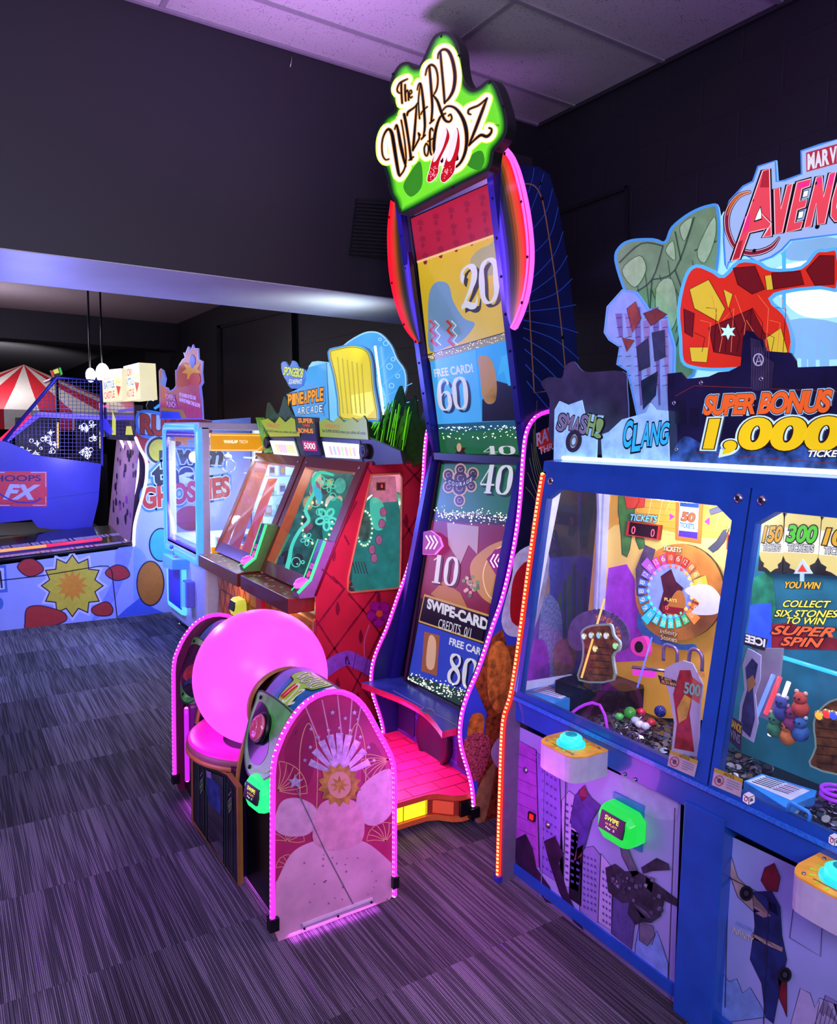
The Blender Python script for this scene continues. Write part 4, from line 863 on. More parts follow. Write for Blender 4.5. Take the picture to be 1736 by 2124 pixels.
di.lathe((0.985, 2.62, 0.378), [(0.262, 0.0), (0.274, 0.006), (0.274, 0.018), (0.264, 0.024)], trim, 56)
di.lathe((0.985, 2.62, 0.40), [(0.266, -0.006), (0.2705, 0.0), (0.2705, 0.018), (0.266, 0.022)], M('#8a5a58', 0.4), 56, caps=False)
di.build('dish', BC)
gb = MB(); gb.ball(cB, RB, E('#f04cff', 1.45), 72); gb.build('glowing_ball', BC)
hb = MB(); hb.lathe((0.985, yc0 + 0.06, 0.60), [(0.125, -0.05), (0.125, 0.0), (0.118, 0.012), (0.10, 0.018)], M('#b86a8a', 0.35), 40, (0, 1, 0)); hb.lathe((0.985, yc0 + 0.02, 0.60), [(0.135, -0.01), (0.135, 0.006), (0.12, 0.01)], trim, 40, (0, 1, 0))
hb.build('ball_hub', BC)
for x_, y_ in ((0.86, 2.10), (1.17, 2.10), (0.86, 3.09), (1.17, 3.09)): MB().lathe((x_, y_, 0), [(0.018, 0), (0.018, 0.03)], BLK, 12).build('caster', BC)
# ================================================================== the blue coin-pusher cabinet on the right
AV = thing('coin_pusher', 'blue coin pusher cabinet with red rope light edge and lit comic style topper', 'arcade game', (1.95, 1.2, 0))
blu = M('#1f58b8', 0.3, noise=0.10, scale=14, coat=0.5); blud = M('#17418f', 0.35, noise=0.1); hammer = M('#2f7fe8', 0.25, noise=0.25, scale=160, bump=0.8, coat=0.5)
YA, YR = 1.925, 0.30
FW = P3((1.632, 0, 0.665), (1.632, 1, 0.665), (1.738, 0, 1.428))     # sloping window plane
XF = PX(1.63)
# ---- lower cabinet
lo = MB(); lo.box(1.684, 2.62, YR, YA - 0.01, 0.03, 0.575, blud)
lo.box(1.642, 1.66, 1.22, YA - 0.012, 0.022, 0.058, blu); lo.box(1.642, 1.66, YR, 1.11, 0.022, 0.058, blu)
screws(lo, PX(1.642), [(1084, 1846), (1106, 1866), (1211, 1944), (1352, 2056), (1392, 2086)], 0.006, STEEL); lo.build('cabinet_base', AV)
city = M('#a2a6da', 0.4, noise=0.15, scale=3); ln = M('#2a2640', 0.5); bld = M('#938ac8', 0.45, noise=0.12); bld2 = M('#bcb4e0', 0.45, noise=0.1); dkb = M('#564f9a', 0.45, noise=0.2); far_ = M('#7ca0e0', 0.45, noise=0.2)
lp = MB(); XP = PX(1.650)
panel = [(1062, 1500), (1412, 1668), (1397, 2088), (1066, 1826)]
lp.cut(XP, panel, 0.033, city, BLK)
lp.art(XP, [(1066, 1810), (1075, 1806), (1390, 2040), (1396, 2086), (1066, 1826)], M('#77709a', 0.45, noise=0.15), 1)
# printed skyline with windows
for q, m_ in (([(1066, 1530), (1112, 1556), (1118, 1800), (1068, 1780)], M('#a64fc0', 0.45, noise=0.15)), ([(1112, 1560), (1160, 1600), (1170, 1840), (1120, 1806)], M('#8d6fd4', 0.45, noise=0.1)),
              ([(1180, 1640), (1205, 1660), (1212, 1700), (1200, 1850), (1160, 1832), (1165, 1660)], bld2), ([(1185, 1720), (1210, 1735), (1205, 1880), (1180, 1862)], M('#141222', 0.5)),
              ([(1205, 1760), (1230, 1755), (1246, 1775), (1240, 1914), (1202, 1888)], bld), ([(1246, 1770), (1270, 1800), (1268, 1930), (1240, 1912)], bld2), ([(1272, 1840), (1300, 1850), (1318, 1900), (1310, 1970), (1268, 1936)], M('#57508a', 0.45, noise=0.2)),
              ([(1318, 1960), (1326, 1915), (1340, 1950), (1352, 1960), (1362, 1930), (1375, 1965), (1386, 2000), (1384, 2032), (1316, 1982)], far_)):
    lp.art(XP, q, m_, 2); lp.stroke(XP, q, 1.3, ln, 2.6, True)
for (x0_, y0_, x1_, y1_, nx, ny, h) in ((1122, 1570, 1156, 1592, 4, 12, 235), (1170, 1660, 1204, 1672, 3, 12, 170), (1208, 1768, 1238, 1780, 4, 9, 118), (1248, 1800, 1268, 1812, 3, 8, 115), (1276, 1862, 1308, 1890, 4, 6, 72)):
    for i in range(nx):
        x = x0_ + (x1_ - x0_) * (i + .5) / nx; y = y0_ + (y1_ - y0_) * (i + .5) / nx
        for j in range(ny):
            w_ = (x1_ - x0_) / nx * 0.55; yy = y + h * (j + .4) / ny; lp.art(XP, [(x - w_ / 2, yy - 3), (x + w_ / 2, yy), (x + w_ / 2, yy + 5), (x - w_ / 2, yy + 2)], dkb, 3)
for i in range(9): lp.stroke(XP, [(1068, 1560 + i * 26), (1112, 1580 + i * 26)], 1, M('#6a2a90', 0.4), 3)
lp.art(XP, sm([(1290, 1600), (1340, 1625), (1400, 1640), (1400, 1700), (1340, 1690), (1300, 1650)], 4, True), M('#a9b4dc', 0.45, noise=0.1), 1.5)
# generic dark machinery shapes where the heroes were printed
gun = M('#34323f', 0.45, noise=0.5, scale=30); gun2 = M('#6d6c80', 0.4, noise=0.3, scale=30); plum = M('#2c1238', 0.5, noise=0.5, scale=20)
def shard(mb, pl, pts, m_, k): mb.art(pl, pts, m_, k); mb.stroke(pl, pts, 1.2, ln, k + .4, True)
for q in ([(1066, 1742), (1090, 1730), (1104, 1760), (1112, 1800), (1140, 1840), (1150, 1876), (1132, 1870), (1100, 1820), (1070, 1790)], [(1128, 1745), (1150, 1735), (1168, 1770), (1158, 1790), (1176, 1850), (1198, 1900), (1210, 1930), (1190, 1912), (1160, 1850), (1140, 1790)]): shard(lp, XP, q, plum, 4)
for q, m_ in (([(1192, 1650), (1210, 1632), (1226, 1655), (1246, 1672), (1228, 1700), (1212, 1760), (1194, 1785), (1200, 1730), (1182, 1706)], M('#4a3a90', 0.45, noise=0.4)), ([(1200, 1640), (1212, 1628), (1220, 1650), (1206, 1664)], M('#a02a50', 0.45)), ([(1196, 1760), (1210, 1752), (1206, 1776), (1190, 1786)], M('#a02a50', 0.45))): shard(lp, XP, q, m_, 4)
for q, m_ in (([(1284, 1742), (1292, 1738), (1310, 1780), (1325, 1812), (1312, 1820), (1290, 1776)], gun2), ([(1330, 1800), (1362, 1780), (1386, 1792), (1390, 1804), (1352, 1806), (1334, 1812)], gun),
              ([(1256, 1800), (1276, 1792), (1296, 1808), (1320, 1806), (1352, 1826), (1384, 1850), (1406, 1866), (1404, 1880), (1378, 1868), (1370, 1900), (1350, 1914), (1332, 1912), (1318, 1918), (1302, 1894), (1306, 1870), (1290, 1872), (1262, 1850)], gun),
              ([(1326, 1912), (1354, 1920), (1358, 1940), (1342, 1962), (1326, 1950)], gun2), ([(1340, 1815), (1356, 1826), (1352, 1852), (1338, 1840)], gun2), ([(1268, 1806), (1286, 1816), (1290, 1840), (1270, 1836)], gun2), ([(1312, 1872), (1340, 1890), (1352, 1906), (1330, 1904)], gun2)):
    shard(lp, XP, q, m_, 5)
for i in range(26):
    x_, y_ = random.uniform(1262, 1372), random.uniform(1806, 1890); y_ = min(y_, 1812 + (x_ - 1255) * .9); w_ = random.uniform(4, 9); shard(lp, XP, [(x_, y_), (x_ + w_, y_ + 3), (x_ + w_ - 2, y_ + w_ + 4), (x_ - 2, y_ + w_)], random.choice([gun2, M('#4c4a5c', 0.4, noise=.3), M('#8a889c', .35, noise=.2)]), 5.6 + i * .03)
for a in ([(1175, 1560), (1168, 1836)], [(1400, 1676), (1386, 2048)]): lp.stroke(XP, a, 1.8, ln, 6)
lp.stroke(XP, [(1102, 1565), (1128, 1580), (1122, 1862)], 1.6, M('#9a86c8', 0.4), 6); lp.stroke(XP, [(1128, 1860), (1386, 2050)], 1.5, M('#9a8ab0', 0.4), 6)
lp.build('front_door', AV)
for x_, y_ in ((1092, 1597), (1138, 1711)):
    hwm = MB(); hwm.lathe(XP.at(x_, y_), [(.011, 0), (.011, .006), (.006, .01)], STEEL, 16, (-1, 0, 0)); hwm.build('lock_barrel', AV)
cb = MB(); cb.cut(PX(1.640), [(1095, 1683), (1108, 1690), (1107, 1706), (1094, 1699)], 0.01, BLK); cb.cut(PX(1.636), [(1098, 1688), (1105, 1692), (1104, 1702), (1097, 1698)], 0.004, E('#ff2a2a', 0.8)); cb.build('coin_return_button', AV)
# column and right bay
co_ = MB(); co_.box(1.622, 1.70, 1.095, 1.215, 0.0, 0.60, blu); screws(co_, PY(1.095), [], 0.005); co_.build('leg_column', AV, 0.004)
rp = MB(); XR = PX(1.665); rp.cut(XR, [(1494, 1724), (1760, 1850), (1760, 2200), (1478, 2130)], 0.018, M('#a4b0ea', 0.4, noise=0.15, scale=4), BLK)
for q, m_ in (([(1488, 2040), (1500, 2020), (1512, 2036), (1528, 2030), (1540, 2060), (1556, 2048), (1575, 2080), (1590, 2110), (1480, 2124)], far_), ([(1640, 2124), (1660, 2050), (1680, 2060), (1690, 2090), (1700, 2070), (1736, 2084), (1740, 2140)], bld2), ([(1690, 2124), (1712, 2064), (1740, 2080), (1745, 2140)], bld)):
    rp.art(XR, q, m_, 1); rp.stroke(XR, q, 1.3, ln, 1.6, True)
for i in range(5): rp.stroke(XR, [(1700 + i * 9, 2076 + i * 5), (1690 + i * 9, 2130)], 1, ln, 2)
navyp = M('#1c2c66', 0.45, noise=0.5, scale=18); redp = M('#7a1c2c', 0.45, noise=0.4, scale=18); sand = M('#b8a098', 0.5, noise=0.3)
for q, m_ in (([(1498, 1745), (1512, 1760), (1530, 1820), (1560, 1850), (1600, 1900), (1578, 1905), (1530, 1860), (1508, 1800)], sand), ([(1560, 1850), (1600, 1848), (1618, 1880), (1622, 1940), (1632, 1990), (1616, 2060), (1604, 2124), (1588, 2110), (1580, 2040), (1556, 1990), (1566, 1920)], navyp),
              ([(1586, 1800), (1606, 1790), (1618, 1820), (1612, 1850), (1590, 1846), (1578, 1826)], redp), ([(1590, 1860), (1610, 1870), (1614, 1900), (1596, 1888)], redp), ([(1612, 2010), (1632, 2030), (1632, 2110), (1616, 2070)], redp), ([(1560, 1935), (1624, 1965), (1622, 1975), (1558, 1946)], sand)):
    shard(rp, XR, q, m_, 3)
rp.stroke(XR, [(1510, 1820), (1504, 2090)], 1.6, ln, 5); rp.stroke(XR, [(1512, 1820), (1594, 1862), (1584, 2124)], 2, ln, 5); rp.stroke(XR, [(1650, 1845), (1638, 1945), (1702, 1984), (1708, 1870)], 1.5, ln, 5)
rp.text(XR, 'INFINITY', (1518, 1934), (1562, 1958), (1520, 1922), M('#e0d8c0', 0.4), 6, 0.02); rp.text(XR, 'AVENGERS', (1526, 1918), (1560, 1934), (1528, 1910), M('#8ab0f0', 0.4), 6, 0.02)
for x_, y_ in ((1548, 1853), (1628, 2022)):
    for r_, m_ in ((14, M('#3a3a48', 0.3, 0.6)), (10, BLK), (5, M('#5a5a68', 0.3, 0.6))): rp.art(XR, circ(x_, y_, r_, r_ * 1.15), m_, 6.5 + (14 - r_) * .1)
rp.build('front_door', AV)
# rail under the glass
rl = MB()
rl.slab([(1.630, 0, 0.582), (1.630, 0, 0.645), (1.622, 0, 0.655), (1.622, 0, 0.672), (1.66, 0, 0.685), (1.74, 0, 0.685), (1.74, 0, 0.582)], (0, 0.001, 0), blu)
rl = MB(); rp_ = [(1.628, 0.582), (1.628, 0.648), (1.618, 0.654), (1.618, 0.668), (1.645, 0.668), (1.645, 0.60), (1.70, 0.60), (1.70, 0.582)]
rl.slab([(x, YR, z) for x, z in rp_], (0, YA - YR - 0.008, 0), blu); rl.box(1.6165, 1.619, YR, YA - 0.01, 0.654, 0.667, hammer)
screws(rl, PX(1.628), [(1296, 1606), (1318, 1617)], 0.006, STEEL); rl.build('front_rail', AV)
# header beam
hd = MB(); hd.slab([(x, YR, z) for x, z in ((1.735, 1.428), (1.740, 1.464), (1.80, 1.47), (2.62, 1.47), (2.62, 1.44), (1.80, 1.42))], (0, YA - YR + 0.012, 0), blu); hd.build('header_beam', AV)
# window frames: two doors of blue steel with clear panes
def fpt(y, t): return Vector((1.632 + (1.738 - 1.632) * t - 0.004, y, 0.665 + (1.428 - 0.665) * t))
def door(ya, yb, name):
    m = MB(); n3 = FW.n
    O = [fpt(ya, 0.003), fpt(yb, 0.003), fpt(yb, 1.0), fpt(ya, 1.0)]; bw = 0.04; 
    I = [fpt(ya - bw * 0.55, 0.03), fpt(yb + bw, 0.03), fpt(yb + bw, 0.885), fpt(yb + bw + .05, 0.93), fpt(ya - bw * .55 - .05, 0.93), fpt(ya - bw * 0.55, 0.885)]
    Q = [O[0], O[1], O[2], O[2], O[3], O[3]]
    V = O + I; F_ = [(0, 1, 5, 4), (1, 2, 6, 5), (2, 7, 6), (2, 3, 8, 7), (3, 9, 8), (3, 0, 4, 9)]
    m.add([v + n3 * 0.006 for v in V], F_, blu); m.add([v - n3 * 0.02 for v in V], F_, blud)
    ids = [4, 5, 6, 7, 8, 9]
    for a, b_ in zip(ids, ids[1:] + ids[:1]): m.add([V[a] + n3 * 0.006, V[b_] + n3 * 0.006, V[b_] - n3 * 0.02, V[a] - n3 * 0.02], [(0, 1, 2, 3)], blud)
    for a in range(4): b_ = (a + 1) % 4; m.add([V[a] + n3 * 0.006, V[b_] + n3 * 0.006, V[b_] - n3 * 0.02, V[a] - n3 * 0.02], [(0, 1, 2, 3)], blud)
    o = m.build('window_door', AV)
    g_ = MB(); g_.add([v - n3 * 0.004 for v in I], [(0, 1, 2, 3, 4, 5)], G('#dfe8ff', 0.02, 0.03, 0.8)); g_.build('pane', o)
    for q in (O[2] + Vector((0, 0.03, -0.03)), O[3] + Vector((0, -0.03, -0.03))):
        k_ = MB()
        k_.lathe(q + n3 * 0.006, [(0.013, 0), (0.013, 0.006), (0.008, 0.010), (0.0, 0.010)], STEEL, 16, n3); k_.lathe(q + n3 * 0.0165, [(0.006, 0), (0.0, 0.0005)], BLK, 8, n3); k_.build('lock_barrel', o)
    return o
door(YA - 0.012, 1.150, 'a'); door(1.145, 0.38, 'b')
# warning stickers on the glass corners
for q in ([(1390, 1555), (1448, 1578), (1440, 1612), (1384, 1588)], [(1482, 1592), (1541, 1616), (1536, 1654), (1476, 1628)]):
    st = MB(); pl_ = FW.move(0.0125); st.art(pl_, q, M('#c9bcb8', 0.5), 1); a, b_, c_, d_ = q
    st.art(pl_, [a, b_, lerp(b_, c_, .22), lerp(a, d_, .22)], M('#c9ae2a', 0.5), 2); st.text(pl_, 'NOTICE', lerp(lerp(a, d_, .2), lerp(b_, c_, .2), .35), lerp(lerp(a, d_, .2), lerp(b_, c_, .2), .7), lerp(lerp(a, d_, .04), lerp(b_, c_, .04), .35), BLK, 3)
    cc = lerp(lerp(a, d_, .6), lerp(b_, c_, .6), .22); st.stroke(pl_, circ(cc[0], cc[1], 9, 10), 1.6, M('#b03040', 0.4), 3, True); st.stroke(pl_, [(cc[0] - 6, cc[1] - 7), (cc[0] + 6, cc[1] + 7)], 1.5, M('#b03040', 0.4), 3.4); st.art(pl_, circ(cc[0], cc[1], 4, 5), M('#4a4a60', 0.5), 3)
    for j in range(4): st.stroke(pl_, [lerp(lerp(a, d_, .36 + j * .14), lerp(b_, c_, .36 + j * .14), .48), lerp(lerp(a, d_, .36 + j * .14), lerp(b_, c_, .36 + j * .14), .92 - (j == 3) * .2)], 1.6, M('#8a86a0', 0.5), 3)
    st.build('notice_sticker', AV)
def cube_logo(mb, pl_, x, y, r):
    h = [(x, y - r), (x + r * .9, y - r * .45), (x + r * .85, y + r * .6), (x, y + r), (x - r * .9, y + r * .4), (x - r * .85, y - r * .6)]
    mb.art(pl_, h, M('#f0f0f4', 0.4, em=0.2), 1); mb.stroke(pl_, [(x, y - .05 * r), (x, y + r)], 1.4, BLK, 2); mb.stroke(pl_, [h[5], (x, y - .05 * r), h[1]], 1.4, BLK, 2)
    mb.stroke(pl_, circ(x - r * .42, y + r * .1, r * .22, r * .3), 2, M('#d02a70', 0.4), 2, True); mb.text(pl_, 'a', (x + r * .15, y + r * .55), (x + r * .65, y + r * .35), (x + r * .15, y + r * .1), BLK, 2, 0.03)
for x_, y_ in ((1553, 1656), (1731, 1742)): cl = MB(); cube_logo(cl, FW.move(0.0125), x_, y_, 14); cl.build('maker_sticker', AV)
# ---- far side: white-framed side window, panel edge with rope light
YW = 1.905
sw = MB(); ps = PY(YW); white = M('#c9cdec', 0.35)
wo = [fpt(YW, .02), fpt(YW, .985), Vector((1.985, YW, 1.42)), Vector((1.985, YW, 0.69))]
wi = [ps.at(*p) for p in [(1163, 1022), (1174, 1012), (1232, 1012), (1242, 1022), (1243, 1060), (1240, 1200), (1227, 1394), (1088, 1416), (1085, 1410)]]
wo2 = [ps.at(*p) for p in [(1150, 1000), (1160, 998), (1250, 1002), (1256, 1010), (1256, 1060), (1250, 1200), (1238, 1398), (1072, 1436), (1070, 1434)]]
for d_ in (0, 0.012):
    V = [v + Vector((0, d_, 0)) for v in wo2 + wi]; n = 9
    sw.add(V, [(i, (i + 1) % n, n + (i + 1) % n, n + i) for i in range(n)], white)
V = wi + [v + Vector((0, .012, 0)) for v in wi]; sw.add(V, [(i, (i + 1) % 9, 9 + (i + 1) % 9, 9 + i) for i in range(9)], white); sw.build('side_window_frame', AV)
MB().add([v + Vector((0, .006, 0)) for v in wi], [tuple(range(9))], G('#c8d0ff', 0.03, 0.02, 0.8)).build('side_window_pane', AV)
ep = MB(); YE = PY(1.93)
epath = [YE.at(*p) for p in sm([(1129, 984), (1118, 1050), (1097, 1200), (1080, 1330), (1063, 1440), (1050, 1480), (1045, 1520), (1042, 1600), (1039, 1700), (1036, 1818)], 3)]
eo = epath + [Vector((1.592, 1.93, 0.0)), Vector((1.65, 1.93, 0.0)), Vector((1.65, 1.93, 0.6)), Vector((1.652, 1.93, 0.66)), Vector((1.758, 1.93, 1.425))]
ep.slab([Vector((p.x, 1.912, p.z)) for p in eo], (0, 0.024, 0), M('#6a6478', 0.5), M('#5a5468', 0.5)); ep.build('side_edge_panel', AV)
MB().led([Vector((p.x - 0.006, 1.93, p.z)) for p in epath], 0.009, E('#ff2a18', 1.7), E('#ffb060', 3.2), 0.014, (-0.003, -0.001, 0)).build('led_strip', AV)
MB().box(1.578, 1.60, 1.915, 1.942, 0.0, 0.022, M('#2a3ab0', 0.3)).build('strip_end_clip', AV)
MB().box(2.56, 2.62, YR, YA - .03, 0.575, 1.44, blud).build('rear_panel', AV); MB().box(1.99, 2.62, 1.895, 1.925, 0.6, 1.42, white).build('side_panel', AV)
# ---- inside, left bay
XB = PX(2.02); bb = MB()
amber = M('#e8a43a', 0.45, noise=0.35, scale=5, em=0.28); yel = M('#f2c86a', 0.45, noise=0.2, scale=6, em=0.3)
bb.cut(XB, [(1246, 990), (1580, 1020), (1580, 1500), (1200, 1480)], 0.01, amber, BLK)
bb.art(XB, sm([(1262, 1100), (1330, 1090), (1420, 1110), (1520, 1130), (1530, 1220), (1480, 1240), (1400, 1180), (1320, 1200), (1262, 1210)], 4, True), yel, 1)
for i in range(16):
    bb.stroke(XB, [(1270 + i * 22, 1005), (1262 + i * 20, 1060 + (i % 3) * 20)], 0.9, M('#f8d88a', 0.4, em=0.4), 1.5)
for i in range(8): bb.stroke(XB, [(1300, 1010 + i * 13), (1530, 1030 + i * 13)], 0.6, M('#c97a1a', 0.4, em=0.2), 1.4)
bb.art(XB, [(1256, 1240), (1262, 1178), (1300, 1170), (1316, 1200), (1330, 1300), (1340, 1370), (1250, 1375)], M('#9a3ac0', 0.4, em=0.35, noise=0.3), 2)
greeny = M('#4f8a3a', 0.5, noise=0.35, scale=20, em=0.12)
for q in ([(1284, 1010), (1320, 1012), (1326, 1040), (1316, 1056), (1312, 1100), (1306, 1140), (1300, 1156), (1290, 1150), (1288, 1110), (1282, 1060)], [(1318, 1100), (1336, 1118), (1338, 1136), (1326, 1140), (1318, 1120)], [(1355, 1008), (1372, 1012), (1368, 1028), (1358, 1024)]): shard(bb, XB, q, greeny, 3)
shard(bb, XB, [(1290, 1008), (1340, 1012), (1336, 1052), (1300, 1056)], M('#e0482a', 0.4, em=0.3), 3.4)
shard(bb, XB, [(1468, 1138), (1486, 1122), (1500, 1100), (1512, 1096), (1502, 1124), (1488, 1140), (1478, 1146)], M('#4a4a58', 0.4), 3)
shard(bb, XB, [(1470, 1058), (1508, 1044), (1530, 1036), (1534, 1044), (1506, 1058), (1474, 1068)], M('#5a5a6a', 0.4), 3)
# ticket reel window
bb.art(XB, [(1402, 1028), (1458, 1032), (1454, 1128), (1400, 1120)], M('#e8702a', 0.4, em=0.35), 4)
bb.art(XB, [(1410, 1036), (1450, 1040), (1446, 1118), (1407, 1112)], M('#c8d8f0', 0.3, em=0.5), 5); bb.art(XB, [(1411, 1036), (1450, 1040), (1449, 1054), (1410, 1050)], M('#2a4a8a', 0.3, em=0.3), 5.6); bb.art(XB, [(1408, 1100), (1447, 1104), (1446, 1118), (1407, 1112)], M('#4a30b0', 0.3, em=0.5), 5.6)
bb.otext(XB, '50', (1412, 1080), (1441, 1084), (1413, 1061), M('#e85a2a', 0.4, em=0.6), M('#101828', 0.4), 6, 0.03, 0.07, 0.15); bb.text(XB, 'TICKETS', (1410, 1094), (1440, 1098), (1410, 1083), M('#2a6ad0', 0.4, em=0.4), 7, 0.03)
for q in ([(1389, 1065), (1399, 1071), (1389, 1079)], [(1471, 1073), (1460, 1082), (1470, 1089)], [(1418, 1018), (1444, 1020), (1430, 1030)]): bb.art(XB, q, M('#c03ab0', 0.4, em=0.5), 5)
bb.build('back_board', AV)
def led_sign(parent, pl_, q, title, tcol, digs, tq):
    m = MB(); m.cut(pl_, q, 0.012, M('#c8301e', 0.4, em=0.3), M('#7a1c14', 0.4)); cq = (sum(p[0] for p in q) / 4, sum(p[1] for p in q) / 4)
    m.art(pl_, [lerp(p, cq, .14) for p in q], M('#2a0810', 0.25), 1)
    a, b_, c_, d_ = [lerp(p, cq, .3) for p in q]
    for t, ch in digs: m.text(pl_, ch, lerp(d_, c_, t), lerp(d_, c_, t + .16), lerp(lerp(d_, c_, t), lerp(a, b_, t), .75), E('#ff5a7a', 2.2), 2, 0.0)
    m.otext(pl_.move(.002), title, *tq, tcol, BLK, 2, 0.03, 0.08, 0.15); return m.build('ticket_display', parent)
XS = PX(2.0)
led_sign(AV, XS, [(1302, 1080), (1370, 1090), (1366, 1120), (1298, 1110)], 'TICKETS', M('#7ac0f0', 0.4, em=0.5), [(0.0, '0'), (0.84, '0')], ((1306, 1080), (1362, 1084), (1308, 1066)))
led_sign(AV, XS, [(1508, 1108), (1548, 1114), (1544, 1146), (1506, 1140)], 'TOKENS', M('#a8e048', 0.4, em=0.5), [], ((1504, 1104), (1556, 1110), (1508, 1090)))
# prize wheel: ring of coloured ticket cards with bulbs
wh = MB(); XQ = PX(1.985); wcx, wcy = 1391, 1226
wh.cut(XQ, circ(wcx + 18, wcy + 2, 92, 100, 40), 0.01, M('#b8702a', 0.45, noise=0.5, scale=12, em=0.15), BLK)
wh.art(XQ, [(1318, 1180), (1338, 1130), (1360, 1140), (1345, 1190), (1335, 1240), (1320, 1235)], M('#5a4a60', 0.4, noise=0.5), .5)
wh.art(XQ, sm([(1326, 1270), (1340, 1300), (1370, 1322), (1410, 1336), (1440, 1336), (1442, 1348), (1400, 1346), (1350, 1330), (1322, 1300)], 4, True), M('#2a5a9a', 0.4, em=0.2, noise=0.4), .8)
cards = ['#ff5030', '#ff3a28', '#ff8030', '#ffb040', '#e0d040', '#ffa040', '#ff7a30', '#ff9040', '#40d080', '#40e0c0', '#40e8e8', '#30d0f0', '#30c8ff', '#30a8ff', '#40a0ff', '#5a80ff', '#8a70ff', '#c060ff', '#ff50d0', '#ff50a0']
N = 24
wh.art(XQ, circ(wcx, wcy, 48, 58, 40), M('#8090f0', 0.4, noise=0.3, em=0.5), 1)
for i in range(N):
    a = 2 * math.pi * i / N - math.pi / 2; ca, sa = math.cos(a), math.sin(a); c_ = cards[int(i * len(cards) / N)]
    def pt(r, t): return (wcx + r * ca - t * sa, wcy + 1.14 * (r * sa + t * ca))
    big = i in (0, 5, 9, 15, 21); r1 = 78 if big else 68; w_ = 9.5 if big else 6.5
    wh.art(XQ, [pt(50, -w_ * .8), pt(50, w_ * .8), pt(r1, w_), pt(r1, -w_)], E(c_, 1.0), 3 if big else 2); wh.stroke(XQ, [pt(50, -w_ * .8), pt(50, w_ * .8), pt(r1, w_), pt(r1, -w_)], 0.8, M('#38205a', 0.4), 3.4 if big else 2.6, True)
    wh.text(XQ, '10' if big else random.choice(('6', '12', '8')), pt(56, -3.6), pt(56, 3.6), pt(66, -3.6), E('#fff6e0', 0.7), 4, 0.0)
    wh.ball(XQ.at(*pt(46, 0)), 0.0065, E(c_, 3.0), 8)
wh.otext(XQ, 'TICKETS', (1374, 1142), (1412, 1146), (1376, 1132), M('#e8f0a0', 0.4, em=0.4), BLK, 5, 0.02, 0.06)
wh.art(XQ, [(1370, 1195), (1392, 1180), (1402, 1206), (1418, 1220), (1400, 1250), (1380, 1280), (1366, 1262), (1376, 1226)], M('#4a1822', 0.4, noise=0.5, em=0.1), 4)
wh.art(XQ, sm([(1394, 1238), (1408, 1224), (1420, 1236), (1418, 1272), (1380, 1272)], 4, True), M('#b8702a', 0.4, em=0.3), 5); wh.art(XQ, [(1374, 1256), (1418, 1262), (1416, 1276), (1374, 1270)], M('#8a1a1a', 0.4, em=0.3), 6)
wh.text(XQ, 'PLAYS', (1378, 1246), (1404, 1250), (1378, 1239), M('#ffd060', 0.4, em=0.5), 7, 0.02); wh.text(XQ, '0', (1380, 1264), (1386, 1265), (1380, 1256), E('#ff6a6a', 2), 7, 0.0)
wh.otext(XQ, 'Infinity', (1368, 1316), (1404, 1322), (1370, 1304), M('#f0d0a0', 0.4, em=0.4), BLK, 7, 0.0, 0.05); wh.otext(XQ, 'Stones', (1370, 1326), (1404, 1332), (1371, 1316), M('#f0d0a0', 0.4, em=0.4), BLK, 7, 0.0, 0.05)
wh.build('prize_wheel', AV)
# arched sign behind the playfield, cut shapes
sx = MB(); XG = PX(1.96)
sx.cut(XG, sm([(1178, 1330), (1185, 1290), (1215, 1268), (1260, 1268), (1300, 1300), (1302, 1340), (1280, 1350), (1250, 1330), (1200, 1350)], 4, True), 0.006, M('#6a5a8a', 0.4, noise=0.3))
for i, ch in enumerate('SIX STONES'):
    a = math.radians(-100 + i * 9.5); x, y = 1240 + 52 * math.cos(a), 1325 + 52 * math.sin(a); u_ = (-math.sin(a) * 7, math.cos(a) * 7); v_ = (math.cos(a) * 10, math.sin(a) * 10)
    sx.text(XG, ch, (x, y), (x + u_[0], y + u_[1]), (x + v_[0], y + v_[1]), M('#4a4a60', 0.4), 1, 0.03)
for i, ch in enumerate('SUPER SPIN'):
    a = math.radians(-96 + i * 10.5); x, y = 1240 + 38 * math.cos(a), 1325 + 38 * math.sin(a); u_ = (-math.sin(a) * 6, math.cos(a) * 6); v_ = (math.cos(a) * 10, math.sin(a) * 10)
    sx.text(XG, ch, (x, y), (x + u_[0], y + u_[1]), (x + v_[0], y + v_[1]), M('#e0803a', 0.4, em=0.2), 1.6, 0.03)
sx.build('cutout_sign', AV); sx = MB(); sx.cut(XG, sm([(1420, 1226), (1440, 1214), (1470, 1215), (1492, 1240), (1490, 1270), (1460, 1276), (1434, 1270), (1450, 1250)], 4, True), 0.006, M('#d8d4e4', 0.4, em=0.2)); sx.build('cutout_sign', AV)
sh = MB(); sh.cut(PX(1.95), sm([(1312, 1326), (1336, 1322), (1344, 1350), (1338, 1362), (1318, 1358), (1308, 1344)], 4, True), 0.02, M('#e03aa0', 0.35, em=0.4)); sh.art(PX(1.95), circ(1325, 1342, 9, 12), BLK, 1); sh.build('coin_chute', AV)
